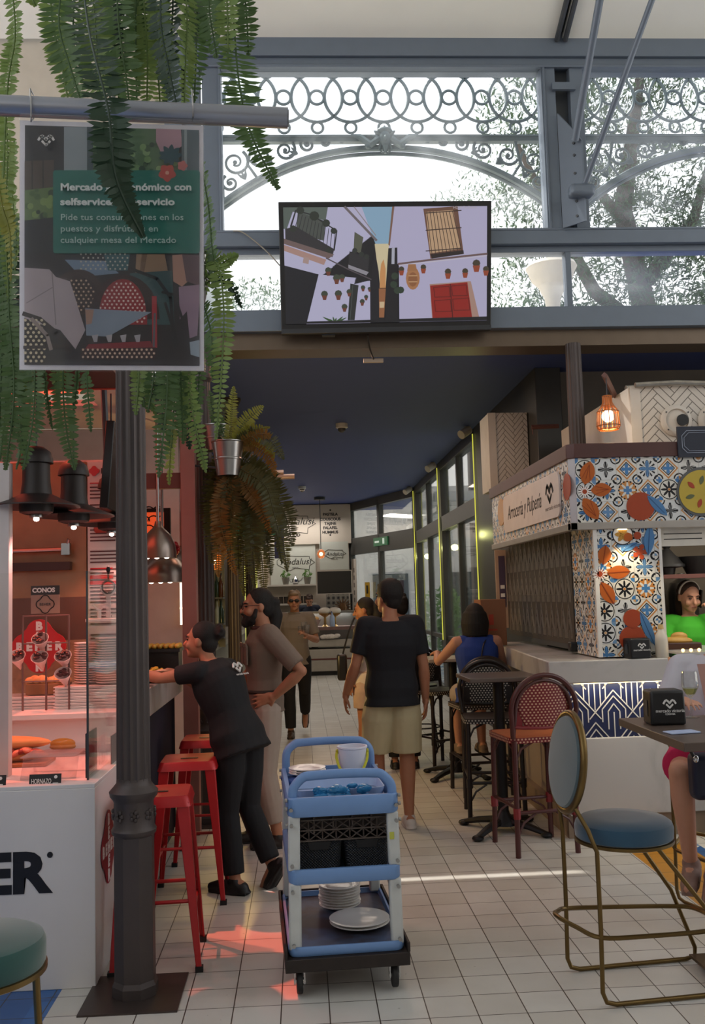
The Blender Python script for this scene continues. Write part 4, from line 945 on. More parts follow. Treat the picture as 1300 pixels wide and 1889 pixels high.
t = thing('clear_card_holder', 'small grey card in a clear holder at the right of the display', 'card', (-.96, 4.9, .862)); g = MB(); g.prism([(-.955, 4.85, .862), (-.955, 4.98, .862), (-.955, 4.98, 1.0), (-.955, 4.85, 1.0)], (.005, 0, 0)); g.build('card', P('grey_card', '#7d7370', .5), t, True)
# acrylic riser
a, b = AY(65, 1392, 4.75), AY(150, 1445, 4.5); t = thing('acrylic_stand', 'empty clear acrylic stand between the sign and the roll', 'stand', (a.x + .1, 4.6, .862))
g = MB(); g.bx(a.x, a.x + .25, 4.72, 4.724, .862, .96); g.bx(a.x, a.x + .25, 4.5, 4.724, .96, .964); g.prism([(a.x, 4.5, .862), (a.x + .25, 4.5, .862), (a.x + .25, 4.56, .96), (a.x, 4.56, .96)], (0, .004, 0)); g.build('sheet', GLASS('acrylic_sheet', (.96, .96, .96), .3, .08, '#e8dada', 5), t, True, smooth=0)
# sandwich on a board, roll on a slate
t = thing('serving_board', 'brown serving board under the long filled sandwich', 'board', (-1.45, 5.0, .862)); g = MB(); p0 = AZ(-90, 1392, .864); q0 = AZ(62, 1393, .864); r0 = AZ(82, 1372, .864)
g = MB(); g.box((-1.53, 4.95, .872), (.52, .2, .018)); g.build('board', P('oak_board', '#9a6134', .5, 0, .2, 12), t, True, bevel=.004)
BREAD = P('bread_crust', '#c98a4a', .6, 0, .25, 25); BREAD2 = P('bread_pale', '#d3a468', .7, 0, .2, 18)
t = thing('filled_baguette', 'long baguette filled with ham and sausage on the brown board', 'sandwich', (-1.5, 4.95, .882))
g = MB(); g.ell((-1.53, 4.95, .905), (.25, .06, .03), nu=20); g.build('bottom_bread', BREAD, t, True); g = MB(); g.ell((-1.52, 4.965, .966), (.25, .065, .036), nu=20); g.build('top_bread', BREAD, t, True)
g = MB(); rnd = random.Random(8)
for i in range(16): g.ell((-1.74 + i * .028, 4.91 + rnd.uniform(-.015, .01), .93 + rnd.uniform(-.012, .018)), (.034, .036, .016), R=Matrix.Rotation(rnd.uniform(-.6, .6), 3, 'Y'), nu=10, nv=6, m=i % 2)
g.build('filling', [P('ham_red', '#8a2b1e', .4, 0, .3, 40), P('sausage_pink', '#c9745a', .4, 0, .2, 40)], t, True)
c = AZ(120, 1386, .87); t = thing('slate_plate', 'dark slate plate under the small baked roll', 'plate', (c.x, c.y, .862)); g = MB(); g.box((c.x, c.y, .868), (.24, .16, .012)); g.build('slate', P('slate', '#3a3434', .6), t, True)
t = thing('baked_roll', 'small golden baked roll on the dark slate', 'bread roll', (c.x, c.y, .875)); g = MB(); g.ell((c.x - .005, c.y, .9), (.085, .052, .026)); g.build('lower_half', BREAD, t, True); g = MB(); g.ell((c.x - .005, c.y, .916), (.083, .05, .034)); g.build('glazed_top', P('glazed_crust', '#c9852e', .25, 0, .3, 20), t, True)
# plates behind the glass
def stack(name, label, group, proto_prof, x, y, z, n, dz, sx=1, sy=1, box=None):
    t = thing(name, label, 'plate', (x, y, z), 0, group)
    g = MB()
    if box: g.box((0, 0, .006), box, top=1.0); g.box((0, 0, .013), (box[0] + .014, box[1] + .014, .005))
    else: g.lathe(proto_prof, 28, caps=True)
    g.build('dish', WHITEP, t, bevel=.002 if box else 0)
    for k in range(1, n): dup(t, (x + random.uniform(-.002, .002), y, z + k * dz))
PL = [(.001, .0), (.05, 0), (.052, .003), (.08, .012), (.082, .014), (.079, .015), (.05, .005), (.001, .005)]
c = AY(153, 1262, 5.45); zt = 1.16
stack('dinner_plate', 'white round plate in the left tall stack behind the glass', 'plates in the left tall stack', PL, c.x, 5.6, 1.2, 17, .0135)
c2 = AY(202, 1262, 5.45); stack('dinner_plate', 'white round plate in the right tall stack behind the glass', 'plates in the right tall stack', PL, c2.x - .01, 5.52, 1.2, 19, .0135)
stack('rectangular_platter', 'white rectangular platter under the tall round plate stacks', 'platters under the round plates', None, -1.19, 5.55, 1.075, 7, .018, box=(.36, .25, .012))
stack('rectangular_platter', 'white long platter in the low pile under the cone rack', 'platters under the cone rack', None, -1.52, 5.6, 1.075, 4, .018, box=(.36, .22, .012))
# cone rack with paper cones
t = thing('cone_rack', 'clear rack of thin rods that holds the paper cones', 'rack', (-1.44, 5.45, 1.075)); g = MB()
for px_ in (42, 85, 127): a = AY(px_, 1135, 5.42); g.cyl((a.x, 5.42, 1.075), (a.x, 5.42, a.z), .006, n=8)
for py_ in (1137, 1188, 1258): a = AY(40, py_, 5.42); b = AY(128, py_, 5.42); g.cyl((a.x, 5.42, a.z), (b.x, 5.42, a.z), .004, n=8)
g.build('rod_frame', P('rack_rod', '#7b5b55', .3, .4), t, True)
for i, (px_, py_, w) in enumerate(((75, 1182, 'topmost, in front of the red sign'), (32, 1214, 'leftmost, by the white post'), (74, 1216, 'middle of the second row'), (117, 1214, 'right end of the second row'), (117, 1246, 'lowest, at the right'))):
    c = AY(px_, py_, 5.40); t = thing('paper_cone', 'paper cone of dark cured meat, %s' % w, 'paper cone', (c.x, 5.40, c.z - .07)); R = Matrix.Rotation(.75, 3, 'X')
    g = MB(); g.lathe([(.003, -.09), (.045, .02), (.047, .02), (.044, .016)], 20, c, R=R, caps=False); g.build('paper', P('cone_paper', '#d9c4c0', .5), t, True)
    g = MB(); rnd = random.Random(i)
    for k in range(12): a = rnd.random() * 6.28; r_ = .03 * rnd.random() ** .5; g.ell(c + R @ Vector((r_ * cos(a), r_ * sin(a), .02 + rnd.random() * .012)), (.014, .014, .009), nu=8, nv=5)
    g.build('meat', P('cured_meat', '#3a1416', .4, 0, .4, 60), t, True)
for i, (px_, lb) in enumerate(((70, 'wooden bread box below the middle paper cone'), (110, 'wooden bread box below the right paper cones'))):
    c = AY(px_, 1258, 5.58); t = thing('bread_box', lb, 'box', (c.x, 5.58, 1.15)); g = MB()
    g.bx(c.x - .055, c.x + .055, 5.53, 5.64, 1.15, 1.21); g.build('crate', P('crate_wood', '#8a6238', .6, 0, .2, 12), t, True, bevel=.003); g = MB()
    for k in range(5): g.ell((c.x - .04 + k * .02, 5.57 + (k % 2) * .02, 1.225 + .008 * (k % 2)), (.03, .035, .022), nu=10, nv=6)
    g.build('bread', BREAD2, t, True)
# ham stand: white ring clamp on a base
c = AY(200, 1105, 5.6); t = thing('ham_stand', 'white stand with a ring clamp in front of the menu board', 'stand', (c.x, 5.6, 1.45))
zb = AY(200, 1140, 5.6).z; g = MB(); g.bx(c.x - .11, c.x + .12, 5.5, 5.7, zb - .02, zb); g.build('base', WHITEP, t, True, bevel=.005); zr = AY(200, 1083, 5.6).z
g = MB(); g.bx(c.x - .012, c.x + .012, 5.59, 5.61, zb, zr - .04); g.tube([(c.x + .042 * cos(a), 5.6, zr + .045 * sin(a)) for a in [pi + k * pi / 12 for k in range(13)]], .006, 8); g.build('fork', WHITEP, t, True)
g = MB(); g.tube([(c.x + .036 * cos(2 * pi * k / 24), 5.6, zr + .036 * sin(2 * pi * k / 24)) for k in range(24)], .006, 8, closed=True); g.tube([(c.x, 5.6, zr + .036), (c.x, 5.6, zr + .09)], .006, 8); g.ell((c.x, 5.6, zr + .1), (.012, .012, .02)); g.build('ring_clamp', BLACKM, t, True)
g = MB(); d0 = AY(183, 1132, 5.55); g.tube([(d0.x - .035, 5.55, d0.z + .05), (d0.x - .01, 5.55, d0.z + .025), (d0.x + .01, 5.55, d0.z + .025), (d0.x + .035, 5.55, d0.z + .05)], .006, 6); g.cyl((d0.x, 5.55, zb), (d0.x, 5.55, d0.z + .025), .012); g.build('side_fork', WHITEP, t, True)
t = thing('wall_rail', 'steel rail with a hook block in front of the brown landscape panel', 'rail', (-1.6, 5.9, 1.95)); a, b = AY(-10, 1018, 5.9), AY(122, 1013, 5.9)
g = MB(); g.tube([a, b], .012, 8); g.build('bar', STEEL, t, True); g = MB(); g.box(b, (.05, .04, .07)); g.tube([b, b + V(.02, -.02, .06)], .01); g.build('hook_block', STEEL, t, True); g = MB(); a, b = AY(-10, 1045, 5.9), AY(130, 1042, 5.9); g.bx(a.x, b.x, 5.88, 5.95, b.z - .03, b.z + .02); g.build('dark_ledge', P('ledge_brown', '#3a2018', .5), t, True)
# three pendant lamps over the display
LAMPM = P('lamp_brown_black', '#2b2523', .5, .2, .1); LAMPI = P('lamp_inside', '#b9a49c', .5)
def stall_lamp(px_, py_, y, label):
    c = AY(px_, py_, y); t = thing('pendant_lamp', label, 'pendant lamp', (c.x, y, c.z), 0, None)
    g = MB(); g.lathe([(.005, .30), (.035, .295), (.068, .27), (.078, .235), (.08, .215), (.062, .21)], 28); g.build('dome_cap', LAMPM, t)
    g = MB(); g.lathe([(.064, .212), (.066, .12), (.075, .055), (.076, .045)], 28); g.build('body', LAMPM, t)
    g = MB(); g.lathe([(.076, .062), (.12, .04), (.205, .006), (.208, .0), (.203, .0), (.12, .03), (.076, .05)], 36, caps=False); g.build('shade', LAMPM, t)
    g = MB(); g.lathe([(.076, .048), (.082, .0), (.078, -.025), (.055, -.035), (.05, -.03)], 28); g.build('collar', LAMPM, t)
    g = MB(); g.lathe([(.03, -.03), (.032, -.05), (.012, -.055)], 16); g.build('bulb_holder', STEEL, t); g = MB(); g.ell((0, 0, -.058), (.014, .014, .01)); g.build('bulb', EM('lamp_spot', '#ffe0d0', 14), t)
    g = MB(); g.tube([(0, 0, .3), (0, 0, 2.9 - c.z)], .005, 6); g.build('cable', BLACK, t)
    lamp('pendant_glow', 'SPOT', (c.x, y, c.z - .09), 13, (1, .42, .36), (c.x, y, 0), .03, spot=120, blend=.6)
stall_lamp(67, 936, 4.7, 'dark pendant lamp over the display, nearest and leftmost of three'); stall_lamp(136, 953, 5.05, 'dark pendant lamp over the display, middle of three'); stall_lamp(206, 968, 5.72, 'dark pendant lamp over the display, partly behind the column')
# stall canopy: maroon box fascia and red translucent awning
RAWN = Mat('red_awning_film', .4); t_ = RAWN.t
tr = t_.nodes.new('ShaderNodeBsdfTransparent'); tr.inputs[0].default_value = (1, .37, .28, 1); tl_ = t_.nodes.new('ShaderNodeBsdfTranslucent'); tl_.inputs[0].default_value = (.9, .32, .24, 1)
mx_ = t_.nodes.new('ShaderNodeMixShader'); mx_.inputs[0].default_value = .3; t_.links.new(tr.outputs[0], mx_.inputs[1]); t_.links.new(tl_.outputs[0], mx_.inputs[2]); t_.links.new(mx_.outputs[0], t_.nodes['Material Output'].inputs[0])
t = thing('stall_canopy', 'maroon stall canopy with a red translucent awning behind the ferns', 'canopy', (-2, 4.6, 2.75))
g = MB(); g.bx(-3.1, -.86, 4.2, 4.86, 2.74, 3.0); g.build('fascia_box', P('maroon_panel', '#4a1f20', .5), t, True, smooth=0)
g = MB(); g.bx(-3.1, -.86, 4.855, 4.875, 2.735, 2.75); g.build('lit_edge', P('edge_red_lit', '#d8503a', .4), t, True)  # bright red colour stands for the red light along the canopy edge
g = MB(); g.prism([(-3.05, 4.87, 2.96), (-1.32, 4.87, 2.96), (-1.32, 6.45, 3.06), (-3.05, 6.45, 3.06)], (0, 0, .004)); g.build('awning_film', RAWN.m, t, True, smooth=0)
g = MB(); g.bx(-1.32, -.86, 4.87, 7.3, 2.96, 3.0); g.bx(-3.1, -.86, 6.45, 7.3, 2.98, 3.02); g.build('opaque_edge', P('canopy_white', '#c9bdb5', .7), t, True, smooth=0)
g = MB()
for x in (-2.4,): g.bx(x - .02, x + .02, 4.87, 6.45, 2.9, 2.94)
g.build('awning_rib', DARK, t, True, smooth=0)
# side wall of the stall and the white back of the bar behind
g = MB(); g.bx(-3.1, -3.05, 4.4, 7.3, 0, 2.98); g.bx(-3.1, -1.0, 5.98, 6.02, 0, 2.54); g.bx(-3.1, -.96, 8.2, 8.24, 0, 3.4); o = g.build('wall_stall', P('stall_back_white', '#cbbdb8', .6), smooth=0); o['kind'] = 'structure'

# ------------------------------------------------------------------ bar with marble top beyond the column
t = thing('bar_counter', 'marble topped bar with dark ribbed front that the woman in black leans on', 'counter', (-.95, 6.0, 0))
g = MB(); g.prism([(-.985, 5.3, .99), (-.89, 5.3, .99), (-.89, 7.2, .99), (-1.45, 7.2, .99), (-1.45, 6.04, .99), (-.985, 6.04, .99)], (0, 0, .165)); g.build('worktop', marble('grey_marble', '#b9aca6', '#8a7f7a'), t, True, bevel=.008)
g = MB(); g.bx(-.985, -.955, 5.35, 6.04, .0, .99); g.bx(-1.4, -.955, 6.04, 7.15, .0, .99); g.build('body', P('bar_dark', '#25222c', .5), t, True, smooth=0)
g = MB()
for k in range(44): g.cyl((-.953, 5.37 + k * .04, .05), (-.953, 5.37 + k * .04, .985), .016, n=6)
g.build('ribbed_front', P('bar_ribs', '#2a2836', .4, .2), t, True, smooth=.9)
# things on the bar
c = AY(300, 1165, 6.6); t = thing('payment_terminal', 'black payment terminal standing on the bar', 'card terminal', (c.x, 6.6, 1.155)); a = AY(300, 1130, 6.6); g = MB(); g.box((c.x, 6.6, 1.25), (.07, .05, .2), R=Matrix.Rotation(-.15, 3, 'Y') @ Matrix.Rotation(.2, 3, 'X')); g.build('body', BLACK, t, True, bevel=.01); g = MB(); g.box((c.x, 6.62, 1.165), (.1, .12, .02)); g.build('foot', BLACK, t, True)
c = AY(303, 1172, 6.3); t = thing('pastry_tray', 'dark tray of small golden pastries on the bar', 'tray', (c.x, 6.3, 1.155)); g = MB(); g.bx(c.x - .11, c.x + .11, 6.2, 6.42, 1.33, 1.35); g.bx(c.x - .1, c.x + .1, 6.22, 6.4, 1.155, 1.33); g.build('stand', BLACK, t, True); g = MB()
for i in range(6):
    for j in range(4): g.ell((c.x - .09 + i * .036, 6.23 + j * .045, 1.365), (.018, .02, .017), nu=8, nv=6)
tag(g.build('pastry_row', P('golden_pastry', '#c99a3c', .5, 0, .3, 30), t, True), kind='stuff')
c = AY(283, 1205, 6.0); t = thing('snack_bowl', 'heap of yellow snacks beside the reaching arm on the bar', 'snack', (c.x, 6.05, 1.155)); g = MB(); g.lathe([(.05, 0), (.1, .03), (.102, .035), (.09, .035), (.05, .01)], 20, (c.x, 6.05, 1.155)); g.build('bowl', BLACK, t, True); g = MB(); rnd = random.Random(3)
for i in range(30): a = rnd.random() * 6.28; r_ = .08 * rnd.random() ** .5; g.ell((c.x + r_ * cos(a), 6.05 + r_ * sin(a), 1.2 + rnd.random() * .04), (.02, .012, .01), R=Matrix.Rotation(rnd.random() * 3, 3, 'Z'), nu=8, nv=5)
tag(g.build('snacks', P('yellow_snack', '#e0a838', .5, 0, .3, 30), t, True), kind='stuff')
# steel hoods, flower, lattice, bottle fridge
for px_, py_, y, r_, lb in ((292, 1030, 7.0, .13, 'small steel dome hood at the bar, in front'), (300, 1075, 7.4, .19, 'wide steel dome hood at the bar, behind the small one'), (335, 1068, 7.9, .13, 'steel dome hood half hidden by the mauve post')):
    c = AY(px_, py_, y); t = thing('dome_hood', lb, 'hood', (c.x, y, c.z)); g = MB(); g.lathe([(r_, 0), (r_, .05), (r_ * .94, .10), (r_ * .7, .17), (r_ * .35, .215), (.03, .23), (.02, .27)], 28); g.build('hood_shell', P('hood_steel', '#8c8078', .32, .85, .1), t); g = MB(); g.cyl((0, 0, .27), (0, 0, 1.6), .012); g.build('duct_pipe', STEEL, t)
    g = MB()
    for k in range(3): g.ell((-.07 + k * .07, -r_ * .55, .0), (.018, .018, .008))
    g.build('spot_bulbs', EM('hood_bulbs', '#fff0e0', 3), t)
c = AY(318, 1012, 7.5); t = thing('paper_flower', 'round crimson paper flower ball beside the steel hoods', 'flower', (c.x, 7.5, c.z)); g = MB(); rnd = random.Random(6)
for i in range(60):
    d = Vector((rnd.gauss(0, 1), rnd.gauss(0, 1), rnd.gauss(0, 1))).normalized(); g.ell(c + d * .045, (.018, .018, .018), nu=6, nv=5)
g.build('petals', P('crimson_paper', '#a3122e', .7), t, True)
a, b = AY(268, 945, 7.8), AY(303, 1003, 7.8); t = thing('lattice_panel', 'orange lit panel with a dark scale lattice behind the column', 'panel', (a.x, 7.8, b.z)); g = MB(); g.bx(a.x - .2, b.x, 7.82, 7.83, b.z - .05, a.z); g.build('glow_sheet', EM('orange_glow', '#e0532a', .75), t, True); g = MB(); g.bx(b.x, b.x + .05, 7.79, 7.84, b.z - .1, a.z + .03); g.bx(a.x - .2, b.x, 7.79, 7.84, a.z, a.z + .03); g.build('frame', BLACKM, t, True); g = MB()
for r_ in range(5):
    for k in range(6):
        cx = a.x - .2 + k * .075 + (r_ % 2) * .037; cz = b.z - .04 + r_ * .075
        q = [(cx + .045 * cos(pi * i / 8), 7.815, cz + .045 * sin(pi * i / 8)) for i in range(9) if cx + .045 * cos(pi * i / 8) < b.x]
        if len(q) > 1: g.tube(q, .005, 4)
g.build('scale_lattice', BLACKM, t, True)
t = thing('bottle_fridge', 'bright lit bottle cabinet between the hoods and the mauve post', 'fridge', (-1.0, 8.1, 1.1)); a, b = AY(332, 1068, 8.1), AY(352, 1152, 8.1); g = MB(); g.bx(a.x, b.x + .1, 8.1, 8.18, b.z, a.z); g.build('back', P('fridge_back', '#b59a5a', .5, 0, .5, 40), t, True); g = MB(); g.bx(a.x, a.x + .018, 8.07, 8.1, b.z, a.z); g.bx(a.x + .1, a.x + .112, 8.07, 8.1, b.z, a.z); g.bx(a.x, b.x + .1, 8.07, 8.1, b.z + .13, b.z + .145); g.build('light_tube', EM('white_led', '#ffeede', 1.6), t, True)
# mauve post, brown beam
g = MB(); g.bx(-.86, -.755, 6.98, 7.09, 0, 3.6); tag(g.build('stall_corner_post', P('mauve_paint', '#9c6a63', .45), bevel=.004), 'mauve square post beside the fluted column at the bar', 'post')
a, b = AY(276, 873, 7.0), AY(345, 900, 7.0); g = MB(); g.bx(-3.0, -.86, 7.0, 7.06, b.z, a.z); tag(g.build('stall_cross_beam', P('brown_beam', '#5e3632', .5), smooth=0), 'brown horizontal beam from the mauve post behind the column', 'beam')
t = thing('hanging_monitor', 'black screen hung on a rod behind the left of the column', 'monitor', (-1.05, 5.6, 2.2)); a, b = AY(203, 790, 5.6), AY(216, 945, 5.6); g = MB(); g.box((a.x + .03, 5.6, (a.z + b.z) / 2), (.05, .5, a.z - b.z), R=Matrix.Rotation(.08, 3, 'Y')); g.build('screen', BLACK, t, True, bevel=.006); g = MB(); q = AY(190, 735, 5.5); g.tube([(q.x, 5.5, 2.97), (q.x + .02, 5.5, b.z + .3)], .018, 6); g.build('rod', DARK, t, True)

# ------------------------------------------------------------------ stalls further along the left side
t = thing('far_bar_counter', 'grey bar counter behind the bearded man along the left side', 'counter', (-1.3, 12, 0)); g = MB(); g.bx(-1.75, -.98, 8.4, 18.5, 1.08, 1.14); g.build('worktop', P('bar_top_grey', '#8f877c', .4), t, True); g = MB(); g.bx(-1.7, -1.05, 8.5, 18.4, 0, 1.08); g.build('body', P('bar_front_grey', '#6d665a', .5), t, True, smooth=0)
t = thing('back_bar_shelf', 'dim back bar shelf full of bottles between two columns', 'shelf', (-1.25, 11.2, 1.1)); g = MB(); sx0, sx1 = AY(372, 1100, 11.2).x, AY(412, 1100, 11.2).x
zs_ = [AY(395, q, 11.2).z for q in (1102, 1150, 1175)]
for z in zs_: g.bx(sx0, sx1, 11.15, 11.4, z - .02, z)
g.build('board', DARK, t, True); g = MB(); g.bx(sx0, sx1, 11.4, 11.43, 1.1, 2.2); g.build('back_panel', P('backbar_panel', '#7d7a62', .5, 0, .3, 6), t, True)
BC = [P('bottle_green', '#1f3326', .15), P('bottle_amber', '#4a2a12', .15), P('bottle_clear', '#8d978f', .15)]
pb = None
for i in range(10):
    z = zs_[i // 5]; x = sx0 + .03 + (i % 5) * (sx1 - sx0 - .06) / 4
    t = thing('liquor_bottle', 'bottle on the dim back bar shelf between two columns', 'bottle', (x, 11.22, z), 0, 'bottles on the back bar'); g = MB(); g.lathe([(.03, 0), (.032, .15), (.012, .2), (.012, .26)], 12); g.build('glass_body', BC[i % 3], t); g = MB(); g.cyl((0, 0, .255), (0, 0, .28), .014, n=10); g.build('cap', BLACK, t)
c = AY(394, 1036, 8.0); t = thing('amber_wire_lamp', 'glowing amber basket lamp hanging left of the drooping ferns', 'lamp', (c.x, 8.0, c.z)); g = MB()
for k in range(12): a = pi * k / 6; g.tube([(.055 * cos(a), .055 * sin(a), -.06), (.06 * cos(a), .06 * sin(a), .06)], .006, 5)
for z in (-.06, 0, .06): g.tube([(.058 * cos(pi * k / 10), .058 * sin(pi * k / 10), z) for k in range(20)], .005, 5, closed=True)
g.build('basket', EM('amber_glow', '#b5601c', .7), t); g = MB(); g.ell((0, 0, 0), .025); g.build('bulb', EM('globe_bulb', '#ffe2b8', 9), t); g = MB(); g.tube([(0, 0, .06), (0, 0, .9)], .004, 5); g.build('cable', BLACK, t)
for i, (px_, y, w) in enumerate(((434, 14.5, 'nearest the wire lamp'), (453, 15.5, 'middle of three'), (473, 17, 'farthest, by the white shop'))):
    c = AY(px_, 1085, y); g = MB(); g.bx(c.x - .018, c.x + .018, y, y + .02, .2, 2.2); tag(g.build('light_tube', EM('yellow_tube', '#c9c96a', .8)), 'upright pale yellow light tube left of the bearded man, %s' % w, 'light strip')
lamp('aisle_glow', 'POINT', (-.55, 8.3, 1.5), 42, (1, .66, .22), size=.1)  # added point lamp without a fitting, for the golden glow on the floor

# ================================================================== WHITE SHOP AT THE END OF THE HALL
EY = 22.2
SW = P('shop_white', '#bcb2a6', .6, 0, .03)
g = MB(); g.bx(-3.0, 1.12, EY, EY + .1, 0, 3.8); g.bx(-.95, -.85, 18.6, EY, 0, 3.8); o = g.build('wall_shop', SW, smooth=0); o['kind'] = 'structure'
t = thing('shop_sign_band', 'white sign band lettered with dish names at the end of the hall', 'sign', (0, EY - .05, 2.8))
zb = AY(600, 1003, EY - .1).z; x1 = AY(647, 970, EY - .1).x; g = MB(); g.bx(-1.6, x1, EY - .1, EY, zb, 3.78); g.build('band', P('band_white', '#c2b8ac', .6, 0, .03), t, True)
KW = (1, 0, 0), (0, 0, 1)
for s, py_ in (('PASTELA', 951), ('COUSCOUS', 960), ('TAJINE', 968), ('FALAFEL', 976), ('HUMMUS', 984)):
    c = AY(609, py_, EY - .11); text('lettering', s, .088, (c.x, EY - .103, c.z), *KW, TXT_K, t, align='CENTER', thick=.004)
c = AY(545, 968, EY - .11); text('lettering', 'Andalusi', .24, (c.x, EY - .103, c.z), *KW, TXT_K, t, align='CENTER', shear=.3); c = AY(530, 990, EY - .11); text('lettering', 'SLOW FOOD', .1, (c.x, EY - .103, c.z), *KW, TXT_K, t, align='CENTER', thick=.004); c = AY(538, 977, EY - .11); text('lettering', 'HALAL', .06, (c.x, EY - .103, c.z), *KW, TXT_K, t, align='CENTER'); c = AY(536, 943, EY - .11); text('lettering', 'مطعم', .13, (c.x, EY - .103, c.z), *KW, TXT_K, t, align='CENTER')
star = [(480, 962), (500, 950), (530, 952), (567, 952), (568, 958), (582, 966), (568, 974), (567, 984), (530, 980), (515, 987), (500, 982), (480, 972)]
fz = lambda y: (lambda a, b: AY(a, b, y))
g = MB(); stroke(g, star, .9, fz(EY - .102), (0, -.004, 0), 0, True)
g.build('star_outline', TXT_K, t, True, smooth=0)
for py_ in (941, 987): g = MB(); g.prism([AY(609 + x, py_ + y, EY - .102) for x, y in ((-2, 0), (0, -2), (2, 0), (0, 2))], (0, -.004, 0)); g.build('diamond_mark', TXT_K, t, True, smooth=0)
def shop_panel(px0, py0, px1, py1, y, label, cx, s):
    a, b = AY(px0, py0, y), AY(px1, py1, y); t = thing('shop_menu_panel', label, 'panel', (a.x, y, b.z))
    g = MB(); g.bx(a.x, b.x, y, y + .05, b.z, a.z); g.build('board', P('panel_pale', '#bdc0b8', .5, 0, .03), t, True)
    q = [((x - 530) * s * .8 + cx, (yy - 968) * s * .9 + (py0 + py1) / 2 - 3) for x, yy in star]
    g = MB(); stroke(g, q, .8, fz(y - .001), (0, -.004, 0), 0, True); g.build('star_outline', TXT_K, t, True, smooth=0)
    c = AY(cx, (py0 + py1) / 2, y - .002); text('lettering', 'Andalusi', .24 * s, (c.x, y - .003, c.z), *KW, TXT_K, t, align='CENTER', shear=.3); text('lettering', 'HALAL', .05, (c.x, y - .003, c.z - .09), *KW, TXT_K, t, align='CENTER')
    return t
shop_panel(498, 1005, 583, 1078, EY - .06, 'pale menu panel with a star emblem above the plant shelf', 545, .85)
shop_panel(589, 1000, 643, 1050, EY - .3, 'pale menu panel right of the hanging bulb above the black screen', 617, .5)
a, b = AY(583, 1053, 20.7), AY(650, 1095, 20.7); t = thing('black_menu_screen', 'black screen in a white frame above the food counter', 'screen', (a.x, 20.7, b.z)); g = MB(); g.bx(a.x, b.x, 20.7, 20.76, b.z, a.z); g.build('frame', P('screen_frame', '#b9b2aa', .4), t, True); g = MB(); g.bx(a.x + .02, b.x - .02, 20.69, 20.7, b.z + .02, a.z - .02); g.build('panel', BLACK, t, True); g = MB(); m_ = (a.x + b.x) / 2; g.bx(m_ - .03, m_ + .03, 20.76, 22.2, a.z - .1, a.z - .04); g.build('arm', DARK, t, True)
zs2 = AY(540, 1078, 21.9).z
t = thing('shop_shelf', 'white wall shelf with small plants at the end of the hall', 'shelf', (-.3, 22, zs2)); a, b = AY(492, 1078, 21.9), AY(583, 1078, 21.9); g = MB(); g.bx(a.x, b.x, 21.8, 22.2, zs2 - .04, zs2); g.bx(a.x, b.x, 21.8, 22.2, AY(540, 1113, 21.9).z - .04, AY(540, 1113, 21.9).z); g.build('board', P('shelf_white', '#c9c4bc', .5), t, True)
for px_, lb in ((527, 'little potted plant at the left end of the white wall shelf'), (567, 'little potted plant at the right end of the white wall shelf')):
    c = AY(px_, 1076, 21.9); t = thing('small_potted_plant', lb, 'plant', (c.x, 21.9, zs2)); g = MB(); g.lathe([(.06, 0), (.09, .16), (.08, .16)], 14); g.build('pot', P('grey_pot', '#77736a', .5), t); g = MB(); leafball(g, (0, 0, .22), .11, 70, .04, 2); g.build('foliage', BUSH, t, smooth=0)
c = AY(545, 1076, 21.9); t = thing('silver_teapot', 'silver teapot between the two little plants', 'teapot', (c.x, 21.9, zs2)); g = MB(); g.lathe([(.05, 0), (.09, .05), (.07, .12), (.03, .15), (.01, .19)], 16); g.build('pot_body', CHROME, t); g = MB(); g.tube([(.08, 0, .06), (.14, 0, .1), (.16, 0, .15)], [.02, .014, .01]); g.build('spout', CHROME, t); g = MB(); g.tube([(-.07, 0, .11), (-.13, 0, .11), (-.12, 0, .05), (-.085, 0, .04)], .01); g.build('handle', CHROME, t)
z3 = AY(540, 1113, 21.9).z
for i in range(9):
    c = AY(500 + i * 9.2, 1112, 21.9); t = thing('spice_jar', 'small dark jar in the row on the lower white shelf', 'jar', (c.x, 21.9, z3), 0, 'dark jars on the lower shelf'); g = MB(); g.cyl((0, 0, 0), (0, 0, .13), .045, n=12); g.build('jar_body', P('dark_jar', '#2b211c', .3), t); g = MB(); g.cyl((0, 0, .13), (0, 0, .155), .047, n=12); g.build('lid', BLACK, t)
def zellige():
    M = Mat('carved_lattice', .6); x, y, z = M.xyz('Object'); u = (x * 9).fr() - .5; v = (z * 9).fr() - .5; r = (u * u + v * v).sq(); a = v.at2(u)
    M.base(M.mix(r.lt((a * 8).co() * .12 + .3), '#8f8a82', '#2f2c30')); return M.m
a, b = AY(601, 1090, 21.8), AY(644, 1135, 21.8); g = MB(); g.bx(0, b.x - a.x, 0, .04, 0, a.z - .9); o = g.build('carved_panel', zellige(), smooth=0); o.location = (a.x, 21.8, .9); tag(o, 'dark and white carved pattern panel behind the food counter', 'panel')
c = AY(632, 1128, 21.5); t = thing('brass_sunburst_ornament', 'brass sunburst ornament on the counter end at the far shop', 'ornament', (c.x, 21.3, c.z)); g = MB()
for k in range(16): a = 2 * pi * k / 16; g.tube([(.06 * cos(a), 0, .1 + .06 * sin(a)), (.2 * cos(a), 0, .1 + .2 * sin(a))], [.02, .008], 5)
g.build('rays', P('dull_brass', '#6d4b2c', .4, .5), t); g = MB(); g.lathe([(.07, -.3), (.05, -.15), (.06, 0), (.09, .1), (.06, .19)], 16); g.build('core', P('dull_brass', '#6d4b2c', .4, .5), t)
